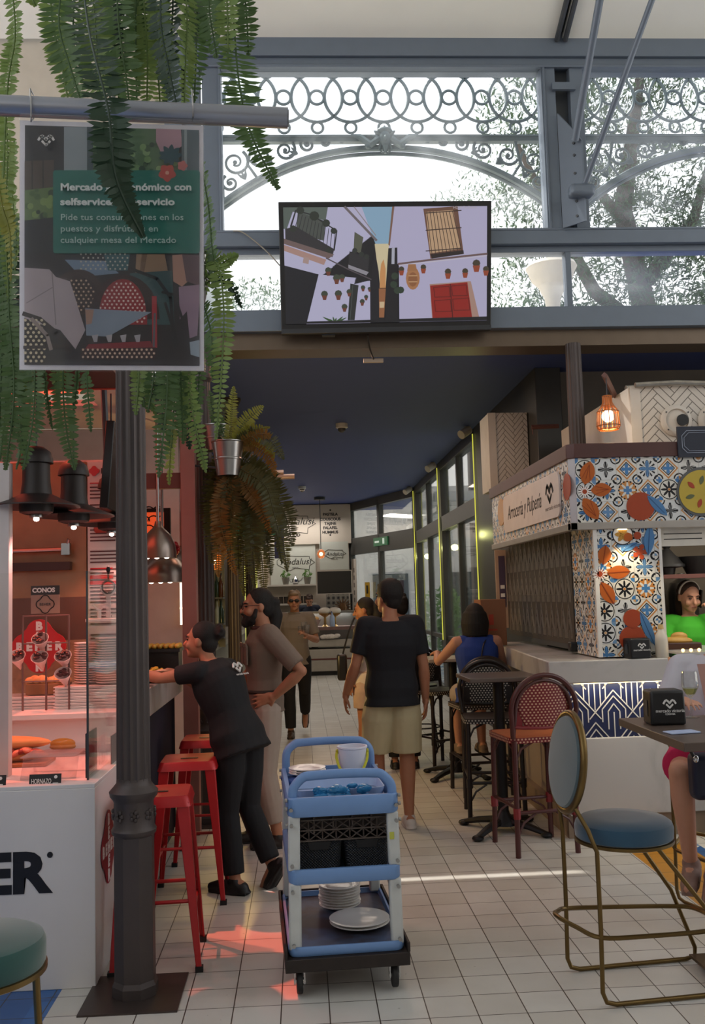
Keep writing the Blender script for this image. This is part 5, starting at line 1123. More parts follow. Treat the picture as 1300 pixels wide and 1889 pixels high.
c = AY(592, 1022, 20.6); t = thing('hanging_globe_bulb', 'glowing amber globe bulb hanging in front of the white sign band', 'pendant lamp', (c.x, 20.6, c.z)); g = MB(); g.ell((0, 0, 0), (.09, .09, .1)); g.build('globe', GLASS('amber_glass', (1, .7, .5), .5, .1, '#e08a5a', 2), t); g = MB(); g.ell((0, 0, 0), .04); g.build('filament', EM('globe_bulb', '#ffe2b8', 9), t); g = MB(); g.tube([(0, 0, .1), (0, 0, 3.78 - c.z)], .009, 6); g.cyl((0, 0, 3.74 - c.z), (0, 0, 3.8 - c.z), .12); g.build('cable', DARK, t)
# refrigerated food counter
t = thing('food_counter', 'long grey refrigerated food counter at the end of the hall', 'counter', (.2, 20.4, 0)); x0, x1 = -.84, 1.25
g = MB(); g.bx(x0, x1, 20.4, 21.2, .09, .55); g.bx(x0, x1, 20.45, 21.2, .6, .75); g.build('front', P('case_grey', '#a39c92', .45, .2), t, True, bevel=.01)
g = MB(); g.bx(x0, x1, 20.39, 20.41, .33, .36); g.build('red_stripe', P('stripe_maroon', '#5a2420', .5), t, True); g = MB(); g.bx(x0 + .05, x1 - .05, 20.5, 21.1, 0, .09); g.build('kickboard', BLACK, t, True)
g = MB(); g.bx(x0, x1, 20.42, 21.2, .95, 1.02); g.build('counter_ledge', P('case_maroon', '#6e5450', .4), t, True); g = MB(); g.bx(x0, x1, 20.7, 21.2, 1.32, 1.345); g.bx(x0, x1, 21.15, 21.2, .75, 1.34); g.build('top_shelf', STEEL, t, True)
g = MB(); g.prism([(x0, 20.5, 1.02), (x1, 20.5, 1.02), (x1, 20.7, 1.33), (x0, 20.7, 1.33)], (0, .008, 0)); g.build('glass_front', CLEAR, t, True)
lamp('case_tube', 'AREA', (.2, 20.85, 1.3), 8, (1, .95, .88), (.2, 20.85, .9), 1.8, .1)
for px_, py_, lb in ((605, 1190, 'white wrapped food on the lower shelf of the food counter, left'), (620, 1190, 'white wrapped food on the lower shelf of the food counter, right')):
    c = AY(px_, py_, 20.45); g = MB(); rnd = random.Random(px_)
    for i in range(7): g.ell((c.x + rnd.uniform(-.12, .12), 20.42, .8 + rnd.uniform(0, .04)), (.07, .05, .04), nu=10, nv=6)
    tag(g.build('wrapped_food', P('wrap_white', '#cfc6bd', .5)), lb, 'food', kind='stuff')
for px_, lb in ((599, 'glass cake dome on a gold stand on the food counter'), (617, 'second cake dome beside the water bottle')):
    c = AY(px_, 1128, 20.6); t = thing('cake_stand', lb, 'cake stand', (c.x, 20.6, 1.02)); g = MB(); g.lathe([(.08, 0), (.03, .04), (.025, .2), (.12, .26), (.13, .28)], 18); g.build('stand', P('pale_gold', '#a3824c', .3, .7), t); g = MB(); g.ell((0, 0, .33), (.14, .14, .08)); g.build('dome', P('dome_white', '#c5bdb2', .2), t)
c = AY(613, 1155, 20.5); t = thing('water_bottle', 'clear plastic water bottle standing on the food counter', 'bottle', (c.x, 20.5, 1.02)); g = MB(); g.lathe([(.05, 0), (.055, .1), (.05, .2), (.02, .27), (.02, .3)], 14); g.build('bottle_body', P('water_blue', '#8fa0bd', .15), t); g = MB(); g.cyl((0, 0, .3), (0, 0, .33), .022); g.build('cap', P('cap_blue', '#3a4a80', .4), t)
c = AY(575, 1150, 20.5); t = thing('bread_basket', 'pale basket of pastries on the food counter behind the man with sunglasses', 'basket', (c.x, 20.55, 1.02)); g = MB(); g.lathe([(.12, 0), (.2, .16), (.19, .16), (.11, .02)], 18); g.build('basket_body', P('pink_basket', '#a88d86', .6), t); g = MB()
for i in range(6): g.ell((.09 * cos(i), .09 * sin(i), .17), (.07, .06, .05), nu=8, nv=6)
g.build('pastry', BREAD2, t)
# security domes on the navy ceiling, door lettering
for px_, py_, lb in ((630, 783, 'white dome camera on the navy ceiling, nearer and larger'), (557, 898, 'white dome camera on the navy ceiling, farther and smaller')):
    c = AZ(px_, py_, 3.79); t = thing('dome_camera', lb, 'security camera', (c.x, c.y, 3.8)); g = MB(); g.lathe([(.075, 0), (.075, -.05), (.06, -.06)], 24); g.build('housing', WHITE, t); g = MB(); g.lathe([(.05, -.055), (.045, -.09), (.02, -.11), (.001, -.115)], 20); g.build('lens_dome', P('dome_grey', '#56524e', .2), t)
for px_, y, lb in ((668, 20.6, 'white banner with vertical lettering inside the end doors'), ):
    s = AL * .93; g = MB(); t = thing('door_banner', lb, 'banner', A0 + ad * s); abox(g, s - .25, s, -.04, -.03, .3, 2.5); g.build('cloth', P('banner_white', '#b5aca2', .6), t, True)
    g = MB()
    for i in range(8): abox(g, s - .16, s - .1, -.045, -.04, 1.0 + i * .17, 1.1 + i * .17)
    g.build('vertical_script', P('banner_ink', '#6d665e', .6), t, True, smooth=0)
t = thing('door_poster', 'dark poster with pale lines on the end door glass', 'poster', A0 + ad * .7); g = MB(); abox(g, .55, .95, -.02, -.01, 1.2, 1.95); g.build('sheet', P('poster_dark', '#3f3a4a', .5), t, True); 
for i in range(4): g = MB(); abox(g, .6, .88, -.024, -.02, 1.3 + i * .09, 1.325 + i * .09); g.build('text_line', P('poster_line', '#9a95a0', .5), t, True)
t = thing('yellow_door_sticker', 'yellow sticker on the end door glass above the black haired man', 'sticker', A0 + ad * 2.4); g = MB(); abox(g, 2.25, 2.5, -.02, -.012, 1.6, 1.95); g.build('sheet', P('sticker_yellow', '#b08a1c', .5), t, True); g = MB(); abox(g, 2.33, 2.42, -.024, -.02, 1.7, 1.88); g.build('symbol', BLACK, t, True)

# ================================================================== FERNS
FM = {'light': LEAF('fern_bright', '#7d9150', '#5f7a40', .45), 'mid': LEAF('fern_green', '#536e3e', '#405a34', .4), 'dark': LEAF('fern_dark', '#2f4632', '#24382a', .3),
      'olive': LEAF('fern_olive', '#52522c', '#3c4026', .35), 'dry': LEAF('fern_dry', '#86652f', '#6f5228', .4), 'yel': LEAF('fern_yellow', '#8f8c3a', '#6f7a35', .45)}
STEMM = P('fern_stem', '#5a5a2a', .6)
def bez(P_, n):
    """smooth curve through the points"""
    out = []; m = len(P_)
    for i in range(n + 1):
        u = i / n * (m - 1); k = min(int(u), m - 2); f = u - k
        p0 = P_[max(k - 1, 0)]; p1 = P_[k]; p2 = P_[k + 1]; p3 = P_[min(k + 2, m - 1)]
        out.append(.5 * ((2 * p1) + (p2 - p0) * f + (2 * p0 - 5 * p1 + 4 * p2 - p3) * f * f + (3 * p1 - p0 - 3 * p2 + p3) * f ** 3))
    return out
def frond(path, width, mat, parent, seed=0, twist=0, spacing=.0145, base=.75, tip=.35):
    rnd = random.Random(seed); path = [V(p) for p in path]
    L = sum((path[i + 1] - path[i]).length for i in range(len(path) - 1)); n = max(8, int(L / spacing))
    C_ = bez(path, n); g = MB(); g.tube(C_[::3] + [C_[-1]], [.0035] * len(C_[::3]) + [.0012], 5)
    for i in range(1, n):
        t = (C_[i + 1] - C_[i - 1]).normalized(); u = i / n
        side = t.cross(Vector((0, 1, 0)))
        side = side.normalized() if side.length > .1 else Vector((1, 0, 0))
        side = (Matrix.Rotation(twist + .35 * sin(3 * u + seed), 3, t) @ side).normalized(); nrm = side.cross(t).normalized()
        prof = min(1, base + u * 2) * (1 if u < 1 - tip else max(.08, (1 - u) / tip) ** .75)
        for sg in (-1, 1):
            ln = width / 2 * prof * rnd.uniform(.85, 1.08); b = spacing * .56 * (.6 + .4 * prof)
            d = (side * sg + t * rnd.uniform(.05, .3) + nrm * rnd.uniform(-.35, .25)).normalized(); p = C_[i]
            droop = nrm * (-.18 * ln) * rnd.uniform(0, 1)
            q = [p + t * b * .3, p + d * ln * .3 + t * b, p + d * ln * .72 + t * b * .8 + droop * .5, p + d * ln + droop, p + d * ln * .72 - t * b * .8 + droop * .5, p + d * ln * .3 - t * b, p - t * b * .3]
            g.add(q, [(0, 1, 5, 6), (1, 2, 4, 5), (2, 3, 4)])
    return g.build('frond', mat, parent, True, smooth=0)
def fern(label, loc, specs, pot=None, name='hanging_fern', arm=None):
    t = thing(name, label, 'fern', loc)
    if pot: pot(t)
    if arm: g = MB(); g.tube([V(loc) + V(0, 0, .05), V(arm)] if V(arm).z < V(loc).z + 1 else [V(loc) + V(0, 0, .1), V(arm)], .009 if V(arm).z < V(loc).z + 1 else .003, 6); g.build('hanger', DARK, t, True)
    for i, (y, pts, w, m_, tw) in enumerate(specs):
        ys = y if isinstance(y, (list, tuple)) else [y] * len(pts)
        pp = [AY(px_, py_, yy) for (px_, py_), yy in zip(pts, ys)]
        frond(pp, w * ys[-1] / CAM_F, FM[m_], t, i + len(pts) * 7 + int(pts[0][0]), tw)
    return t
def bucket(c, r0, r1, h, mat):
    def f(t):
        g = MB(); g.lathe([(r0, 0), (r0 + (r1 - r0) * .45, h * .45), (r0 + (r1 - r0) * .47 + .004, h * .46), (r0 + (r1 - r0) * .5 + .004, h * .5), (r0 + (r1 - r0) * .52, h * .52), (r1, h), (r1 + .005, h), (r1 + .005, h - .006), (r1 - .004, h - .012), (r0 - .004, .012)], 32, c, caps=False); g.lathe([(.001, .004), (r0, 0)], 32, c, caps=False)
        g.build('bucket', mat, t, True); g = MB(); g.lathe([(.001, h * .86), (r1 * .94, h * .86)], 24, c, caps=False); g.build('soil', P('soil', '#2b2118', .95), t, True)
    return f
c0 = AY(215, -140, 3.2)
fern('large fern hanging from above over the grey tube and the green poster', (c0.x, 3.2, c0.z), [
    ([2.9, 2.5, 2.35, 2.35, 2.4], [(150, -60), (165, 60), (200, 205), (214, 330), (264, 438)], 88, 'dark', .1),
    (3.0, [(120, -60), (108, 40), (128, 120), (150, 190)], 78, 'mid', .3), (3.1, [(95, -60), (95, 30), (112, 110), (128, 200)], 60, 'light', -.4),
    (3.2, [(215, -60), (218, 40), (232, 140), (240, 205)], 78, 'mid', -.2), (3.3, [(260, -60), (268, 40), (272, 120), (270, 205)], 66, 'light', .4),
    (3.1, [(300, -60), (296, 40), (312, 130), (330, 215)], 62, 'dark', .2), (3.25, [(340, -60), (345, 40), (342, 120), (340, 205)], 54, 'light', -.5),
    (3.2, [(385, -60), (385, 10), (392, 60), (400, 108)], 60, 'mid', .3), ([3.3, 3.2, 3.1, 3.1, 3.1], [(425, -60), (432, 50), (442, 160), (466, 255), (514, 350)], 84, 'mid', .05),
    (3.35, [(180, -60), (185, 20), (190, 90), (190, 190)], 66, 'mid', .7), (3.3, [(240, -60), (250, 0), (250, 60), (252, 180)], 60, 'mid', -.7), (3.15, [(410, -60), (418, 0), (420, 60), (420, 120)], 56, 'light', .6),
    (3.3, [(140, -60), (135, 40), (140, 130), (150, 200)], 84, 'mid', -.3), (3.25, [(165, -60), (175, 40), (180, 130), (186, 205)], 84, 'light', .2), (3.4, [(235, -60), (228, 30), (222, 110), (218, 205)], 84, 'mid', .3), (3.35, [(285, -60), (284, 30), (290, 110), (296, 205)], 80, 'light', -.2), (3.4, [(320, -60), (318, 30), (312, 110), (306, 200)], 76, 'dark', .4), (3.4, [(360, -60), (362, 20), (362, 90), (358, 190)], 64, 'mid', .2), (3.4, [(205, -60), (204, 30), (200, 110), (204, 205)], 80, 'dark', .1), (3.3, [(445, -60), (452, 0), (456, 50), (458, 104)], 52, 'mid', .4)],
    bucket(c0, .12, .17, .22, P('grey_planter', '#6f7274', .5)), arm=V(c0.x, 3.2, roof_pt(0, 3.2).z))
c0 = AY(-20, -120, 3.5)
fern('fern hanging down the left edge of the photo beside the poster', (c0.x, 3.5, c0.z), [
    (3.4, [(18, -60), (28, 60), (14, 160), (6, 330)], 46, 'light', .4), (3.5, [(50, -60), (58, -10), (66, 12)], 30, 'light', .3),
    (3.6, [(8, 160), (14, 280), (10, 400), (16, 560)], 38, 'light', -.4), (3.5, [(-8, 300), (4, 380), (18, 430), (20, 520)], 40, 'yel', .5),
    (3.6, [(20, 400), (16, 560), (26, 720), (10, 868)], 60, 'mid', .2), (3.7, [(4, 420), (6, 540), (2, 680), (-2, 800)], 44, 'mid', -.3), (3.7, [(34, 600), (44, 700), (44, 800), (30, 866)], 40, 'mid', .6), (3.75, [(14, 420), (22, 540), (18, 680), (24, 800)], 56, 'dark', .2), (3.75, [(-6, 500), (4, 620), (10, 740), (0, 850)], 52, 'mid', .3), (3.7, [(26, 260), (22, 350), (30, 430), (28, 500)], 36, 'light', .4)],
    bucket(c0, .1, .14, .18, P('grey_planter', '#6f7274', .5)), arm=V(c0.x, 3.5, roof_pt(0, 3.5).z))
c0 = AY(150, 560, 3.7)
fern('fern with fronds hanging out below the left half of the green poster', (c0.x, 3.7, c0.z), [
    (3.55, [(62, 620), (64, 700), (60, 780), (42, 868)], 50, 'mid', .2), (3.6, [(50, 610), (52, 670), (60, 745)], 32, 'light', .6), (3.6, [(122, 610), (116, 700), (122, 790), (138, 868)], 50, 'mid', -.2),
    (3.7, [(76, 620), (84, 710), (97, 793)], 26, 'mid', .5), (3.6, [(158, 620), (160, 700), (168, 798)], 32, 'mid', .3), (3.7, [(140, 620), (142, 700), (130, 800)], 18, 'mid', .8), (3.7, [(100, 620), (105, 680), (104, 740)], 32, 'light', -.6), (3.65, [(30, 640), (34, 720), (40, 800), (50, 850)], 36, 'mid', -.5)],
    bucket(c0, .1, .14, .18, STEEL), arm=V(-.741, 4.255, c0.z + .1))
c0 = AY(330, 560, 3.7)
fern('fern with fronds hanging below the right half of the green poster', (c0.x, 3.7, c0.z), [
    (3.6, [(252, 620), (256, 690), (250, 766)], 36, 'light', .3), (3.6, [(280, 620), (284, 690), (272, 762)], 36, 'mid', -.3), (3.65, [(262, 640), (272, 720), (288, 766)], 22, 'light', .6), (3.55, [(306, 620), (308, 730), (292, 882)], 50, 'mid', .1), (3.6, [(330, 620), (334, 720), (338, 820)], 42, 'mid', -.3),
    (3.6, [(352, 620), (352, 740), (380, 872)], 44, 'light', .2), (3.7, [(318, 790), (314, 840), (312, 895)], 28, 'yel', .3), (3.7, [(372, 620), (366, 720), (362, 800)], 36, 'mid', .7),
    ([3.7, 3.6, 3.5, 3.5, 3.5], [(345, 520), (395, 480), (412, 560), (408, 690), (398, 812)], 50, 'light', .1), ([3.7, 3.6, 3.6], [(370, 540), (408, 488), (440, 470)], 32, 'light', .4), ([3.7, 3.6, 3.6], [(370, 510), (418, 520), (446, 568)], 24, 'dark', .2), ([3.7, 3.65, 3.6, 3.6], [(370, 300), (384, 380), (392, 470), (400, 560)], 34, 'mid', .5), ([3.7, 3.6, 3.6], [(375, 560), (390, 620), (392, 700)], 40, 'mid', .6), (3.7, [(268, 620), (262, 690), (266, 752)], 40, 'mid', -.2), (3.7, [(320, 620), (322, 720), (316, 830)], 50, 'mid', .3), (3.75, [(345, 620), (344, 720), (350, 830)], 46, 'dark', .1), (3.75, [(296, 620), (296, 710), (302, 800)], 44, 'dark', .2)],
    bucket(c0, .1, .14, .18, STEEL), arm=V(-.741, 4.255, c0.z + .1))
b0 = AY(421, 878, 6.9)
fern('yellowing fern in a silver bucket at the left of the navy ceiling', (b0.x, 6.9, b0.z), [
    (6.9, [(425, 822), (426, 770), (431, 712)], 30, 'yel', .3), (6.9, [(432, 822), (450, 780), (486, 748)], 34, 'yel', .3), ([6.9, 6.9, 6.85], [(434, 822), (455, 795), (498, 788)], 26, 'yel', .6), ([6.9, 6.9, 6.8, 6.8], [(436, 822), (465, 800), (500, 815), (524, 848)], 34, 'olive', .2), ([6.9, 6.85, 6.8, 6.8], [(434, 824), (462, 805), (488, 800), (497, 810)], 26, 'dry', .5),
    (6.9, [(438, 824), (468, 822), (500, 850), (508, 880)], 30, 'dry', .4), (7.0, [(420, 822), (408, 790), (402, 760)], 24, 'mid', .4), (6.95, [(440, 824), (470, 815), (498, 830), (505, 848)], 26, 'yel', .7)],
    bucket(b0, .082, .115, .25, STEEL), arm=V(-.78, 7.03, b0.z + .1))
b1 = AY(398, 832, 7.1)
t = fern('second silver bucket half hidden behind the long bright frond', (b1.x, 7.1, b1.z), [(7.1, [(398, 780), (392, 750), (386, 720)], 22, 'mid', .2), (7.1, [(402, 780), (412, 755), (420, 740)], 22, 'olive', .4)], bucket(b1, .076, .108, .19, STEEL), 'potted_fern', arm=V(-.735, 7.33, b1.z + .08))
rnd = random.Random(21); sp = []
ends = [(470, 1085, 'olive'), (500, 1062, 'olive'), (520, 1040, 'olive'), (488, 1100, 'olive'), (430, 1075, 'dry'), (402, 1065, 'dry'), (390, 1040, 'olive'), (450, 1100, 'olive'), (412, 1000, 'olive'), (540, 1008, 'olive'), (515, 985, 'olive'), (380, 980, 'olive'), (478, 1040, 'olive'), (498, 950, 'olive'), (462, 1010, 'dry'), (440, 1050, 'olive'), (384, 1068, 'olive'), (530, 1055, 'olive'), (425, 1020, 'olive'), (405, 960, 'olive'), (490, 1015, 'olive'), (455, 960, 'olive'), (470, 925, 'dry'), (510, 920, 'olive')]
for i, (ex, ey, m_) in enumerate(ends):
    yy = 7.2 + rnd.uniform(-.35, .35); sx = 430 + (ex - 450) * .3 + rnd.uniform(-8, 8); sy = 850 + rnd.uniform(-12, 25)
    sp.append((yy, [(sx, sy), (sx + (ex - sx) * .55 + rnd.uniform(-6, 6), sy - 6 + (ey - sy) * .3), (sx + (ex - sx) * .85, sy + (ey - sy) * .65), (ex, ey)], rnd.uniform(38, 50), m_, rnd.uniform(-.7, .7)))
sp[4] = (6.9, [(425, 880), (405, 930), (412, 990), (436, 1062)], 40, 'dry', .1); sp[14] = (6.9, [(440, 860), (456, 900), (478, 930), (500, 985)], 38, 'dry', .2)
c0 = AY(432, 872, 7.2); fern('drooping olive and brown fern hanging below the silver bucket', (c0.x, 7.2, c0.z), sp, bucket(c0, .1, .13, .15, DARK), arm=V(-.73, 7.33, c0.z + .1))

# ================================================================== HANGING POSTERS AND SCREEN
def flat(g, pts, f, m): g.prism([f(*q) for q in pts], (0, -.0012, 0), m)
def palette(names): return [P('ink_' + n.strip('#'), n, .45, 0, .03) for n in names]
class Print:
    """a flat print: layers of coloured shapes on one plane facing the camera"""
    def __init__(s, f, y, em=0): s.f, s.y, s.g, s.cols, s.k, s.em = f, y, MB(), [], 0, em
    def m(s, c):
        if c not in s.cols: s.cols.append(c)
        return s.cols.index(c)
    def poly(s, pts, c, k=1):
        s.k += k; o = -.00006 * s.k
        s.g.prism([s.f(*q) + V(0, o, 0) for q in pts], (0, -.00006, 0), s.m(c))
    def line(s, pts, w, c, closed=False):
        s.k += 1; o = -.00006 * s.k; stroke(s.g, pts, w, lambda x, y: s.f(x, y) + V(0, o, 0), (0, -.00006, 0), s.m(c), closed)
    def build(s, name, t):
        ms = [EM('glow_' + c.strip('#'), c, s.em) for c in s.cols] if s.em else palette(s.cols)
        if s.em:
            for m_, c in zip(ms, s.cols): m_.node_tree.nodes['Principled BSDF'].inputs['Base Color'].default_value = (.01, .01, .01, 1)
        return s.g.build(name, ms, t, True, smooth=0)
PY = 2.70
t = thing('hanging_poster', 'green printed poster in a clear sleeve hanging by hooks from the grey tube', 'poster', AY(206, 222, PY))
g = MB(); a, b = AY(35, 208, PY + .004), AY(378, 688, PY + .004); g.prism([AY(36, 209, PY - .022), AY(376, 222, PY - .022), AY(378, 686, PY - .022), AY(35, 684, PY - .022)], (0, .002, 0)); g.build('clear_sleeve', GLASS('sleeve', (.98, .98, .98), .12, .06, '#d8dce4', 2), t, True, smooth=0)
fp = lambda x, y: AY(x, y, PY)
pr = Print(fp, PY)
pr.poly([(37, 222), (375, 232), (376, 684), (36, 682)], '#d5d3da')
pr.poly([(46, 231), (367, 240), (368, 675), (45, 673)], '#2a2a2c')
pr.poly([(118, 234), (166, 235), (166, 330), (118, 330)], '#8d979c'); pr.poly([(166, 235), (330, 239), (330, 330), (166, 330)], '#506d4c')
rnd = random.Random(11)
for i in range(46): pr.poly(disc((rnd.uniform(172, 325), rnd.uniform(244, 318)), rnd.uniform(4, 9), 7), rnd.choice(['#3f5a3c', '#6a8a58', '#2f4634', '#7f9c6a']))
pr.poly([(161, 235), (172, 235), (172, 325), (161, 325)], '#33464c'); pr.poly([(288, 238), (334, 240), (336, 270), (318, 284), (296, 280), (288, 262)], '#b08c98'); pr.poly([(335, 240), (367, 241), (367, 325), (335, 325)], '#56646a'); pr.poly([(340, 240), (345, 240), (345, 320), (340, 320)], '#8f9a9c')
pr.poly([(46, 298), (100, 296), (100, 350), (46, 352)], '#4c4138'); pr.line([(60, 298), (60, 350)], 3, '#2f2822'); pr.line([(80, 298), (80, 350)], 3, '#2f2822')
pr.poly([(46, 352), (100, 346), (100, 402), (46, 408)], '#5a7242')
for i in range(14): pr.poly(disc((rnd.uniform(50, 98), rnd.uniform(352, 400)), rnd.uniform(4, 8), 7), rnd.choice(['#456034', '#78904f', '#2c3f2a']))
pr.poly([(46, 408), (100, 402), (100, 480), (46, 480)], '#1d1f22')
# lower picture: cafe chairs
pr.poly([(46, 470), (368, 470), (368, 674), (46, 673)], '#1f1b1e')
pr.poly([(120, 480), (192, 482), (220, 505), (150, 512)], '#71869c'); pr.poly([(192, 470), (240, 470), (236, 500), (200, 500)], '#2f5a60')
def dots(x0, y0, x1, y1, c, inside, s=9, r=2.2):
    j = 0; y = y0; pr.k += 1
    while y < y1:
        x = x0 + (s / 2 if j % 2 else 0)
        while x < x1:
            if inside(x, y): pr.poly(disc((x, y), r, 6), c, 0)
            x += s
        y += s * .75; j += 1
dots(150, 470, 240, 500, '#b9b3a4', lambda x, y: True, 9, 1.8)
pr.poly([(252, 470), (304, 470), (312, 512), (282, 516), (250, 505)], '#8b7058'); pr.poly([(262, 470), (272, 470), (266, 505), (258, 505)], '#6a5240'); pr.poly([(318, 472), (340, 470), (352, 515), (336, 530), (320, 520)], '#a87e6c'); pr.poly([(336, 470), (368, 472), (368, 528), (344, 520)], '#5d474d')
pr.poly([(240, 505), (318, 500), (322, 600), (250, 600)], '#2c4a4c'); pr.poly([(330, 530), (368, 526), (368, 560), (364, 620), (350, 625), (345, 575), (332, 590)], '#8c7486'); pr.poly([(350, 632), (368, 628), (368, 660), (352, 655)], '#93a2ae')
pr.poly(disc((145, 540), 45, ry=42), '#3a2a26'); pr.poly(disc((145, 545), 36, ry=34), '#2a1a18'); dots(110, 512, 182, 580, '#c2a68c', lambda x, y: (x - 145) ** 2 + (y - 545) ** 2 < 1000, 9, 2)
pr.line([(250, 500), (290, 515), (315, 550), (322, 640)], 6, '#15181b'); pr.line([(300, 540), (322, 545), (340, 600)], 5, '#15181b'); pr.line([(330, 640), (305, 560)], 5, '#101214')
pr.poly([(46, 495), (92, 498), (104, 512), (130, 520), (158, 610), (140, 645), (112, 610), (46, 590)], '#a99ca0'); pr.line([(97, 505), (104, 600)], 2, '#7f7478'); pr.line([(50, 560), (100, 530)], 2, '#887c80')
q = [(165 + 65 * (1 - cos(pi * i / 14)) * 1.0, 590 - 82 * sin(pi * i / 14)) for i in range(15)]; pr.poly(q, '#2b1a1a'); q = [(182 + 45 * (1 - cos(pi * i / 14)), 580 - 66 * sin(pi * i / 14)) for i in range(15)]; pr.poly(q + [(272, 600), (182, 600)], '#8c2028')
dots(186, 518, 270, 600, '#d4b8ae', lambda x, y: ((x - 227) / 42) ** 2 + ((y - 582) / 62) ** 2 < 1 or (y > 580 and 188 < x < 266), 8.5, 2.1)
pr.line(q, 3.5, '#2a2020'); pr.line([(285, 550), (286, 640)], 9, '#9c2630'); pr.line([(286, 580), (284, 640)], 4, '#55565c')
pr.poly([(158, 570), (280, 577), (200, 622), (160, 620)], '#7f8c9c'); pr.poly([(158, 572), (174, 572), (170, 598), (160, 600)], '#a5806c')
pr.poly([(164, 636), (278, 630), (288, 652), (150, 656)], '#7d1c26'); pr.poly([(150, 645), (288, 642), (288, 664), (152, 664)], '#2a1216'); dots(154, 646, 286, 664, '#d8b8a0', lambda x, y: True, 9, 2.3)
for i in range(4): pr.poly([(170 + i * 26, 620), (182 + i * 26, 618), (180 + i * 26, 632), (174 + i * 26, 632)], '#a9a4a8')
q = [(45, 580), (75, 590), (105, 615), (130, 650)]; pr.line(q, 8, '#241a18'); pr.poly([(46, 588), (75, 598), (85, 640), (46, 642)], '#1c1412'); dots(48, 592, 84, 672, '#c9bb9c', lambda x, y: x < 84, 10, 2.8); pr.line([(46, 642), (128, 640)], 6, '#2c211f'); pr.line([(60, 590), (88, 620), (95, 645)], 7, '#8c7e7a')
# green text panel
pr.poly(rrect(99, 316, 369, 469, 5), '#0f6a5d')
for a in range(9): th = -2.9 + a * .72; pr.poly(lens((315, 290), (315 + 22 * cos(th), 288 + 20 * sin(th)), 10), '#1d4a52')
for a in range(5): th = a * 1.256 + .3; pr.poly(lens((309, 321), (309 + 17 * cos(th), 321 + 17 * sin(th)), 15), '#b8483f')
for a in range(5): th = a * 1.256; pr.poly(lens((337, 308), (337 + 10 * cos(th), 308 + 10 * sin(th)), 9), '#bd6c68')
pr.poly(disc((309, 321), 3.5), '#d8a08c')
pr.build('printed_sheet', t)
g = MB(); mark_logo(g, lambda x, y: AY(85 + x, 256 + y, PY - .016), 0, 0, 14, (0, -.0008, 0)); g.build('logo', TXT_W, t, True, smooth=0)
yy = PY - .018; WL = P('poster_letter', '#d8e0dc', .5, 0, .02); WL2 = P('poster_letter_soft', '#a9c4bc', .5, 0, .02)
def pline(s, x0, x1, y, size, mat, th=0):
    a, b = AY(x0, y, yy), AY(x1, y, yy); text('lettering', s, size, a, b - a, (0, 0, 1), mat, t, width=(b - a).length, thick=th)
pline('Mercado gastronómico con', 111, 352, 351, .029, WL, .0009); pline('selfservice/autoservicio', 111, 322, 378, .028, WL, .0009)
pline('Pide tus consumiciones en los', 111, 337, 406, .026, WL2); pline('puestos y disfrútalas en', 111, 290, 427, .026, WL2); pline('cualquier mesa del Mercado', 111, 324, 448, .026, WL2)
# tube and hooks
a, b = AY(-60, 192, PY), AY(531, 218, PY)
t = thing('grey_hanging_tube', 'thick grey metal tube across the top left that carries the poster', 'tube', (a + b) / 2); g = MB(); g.tube([a, b], .0295, 24); g.build('tube', P('tube_grey', '#8a8e96', .32, .5, .03), t, True); g = MB(); dirv = (b - a).normalized(); g.tube([b, b + dirv * .002], [.024, .024], 20); g.build('open_end', BLACK, t, True)
for px_, lb in ((62, 'left wire hook over the grey tube'), (357, 'right wire hook over the grey tube')):
    c = AY(px_, 206, PY); t = thing('wire_hook', lb, 'hook', c); g = MB(); g.tube([c + V(0, .0, .05), c + V(-.004, -.02, .058), c + V(0, -.034, .045), c + V(.002, -.036, 0), c + V(.001, -.03, -.03), c + V(-.004, -.012, -.036), c + V(.002, -.006, -.022)], .0022, 6); g.build('wire', STEEL, t, True)
# second poster far back behind the ferns
SY = 10.0
t = thing('hanging_poster', 'smaller green poster hanging far back beside the drooping ferns', 'poster', AY(470, 890, SY)); pr = Print(lambda x, y: AY(x, y, SY), SY)
pr.poly([(430, 893), (511, 890), (513, 990), (430, 993)], '#c9c4c0'); pr.poly([(434, 896), (507, 893), (510, 987), (434, 990)], '#0f6458')
for i in range(40):
    a = rnd.random(); pr.poly(disc((505 - rnd.random() * 6, 896 + a * 70), 2.4, 6), rnd.choice(['#b84a4c', '#c98c88', '#8c2f38', '#d8b8b0']))
for k in range(10): a = k * .628; pr.poly(lens((492, 955), (492 + 16 * cos(a), 955 + 15 * sin(a)), 7), ['#b84a4c', '#3f6c8c', '#d8c0b0'][k % 3])
pr.build('printed_sheet', t); c = AY(475, 905, SY - .008); text('lettering', 'MERCADO', .075, c, (1, 0, 0), (0, 0, 1), TXT_W, t, align='CENTER', thick=.002)
a, b = AY(420, 883, SY), AY(543, 879, SY); g = MB(); g.tube([a, b], .028, 14); tag(g.build('grey_hanging_tube', P('tube_pink', '#b39a92', .35, .3)), 'farther metal tube above the smaller green poster', 'tube')
a, b = AY(478, 874, SY), AY(523, 872, SY); g = MB(); g.tube([a, b], .03, 4); tag(g.build('track_light', P('tube_pink', '#b39a92', .35, .3)), 'short box fitting above the farther tube', 'light')
a, b = AY(505, 965, 12), AY(525, 1030, 12); g = MB(); g.bx(a.x, b.x, 12, 12.02, b.z, a.z); tag(g.build('blue_banner', P('banner_navy', '#27356a', .5), smooth=0), 'dark blue banner hanging behind the smaller green poster', 'banner')

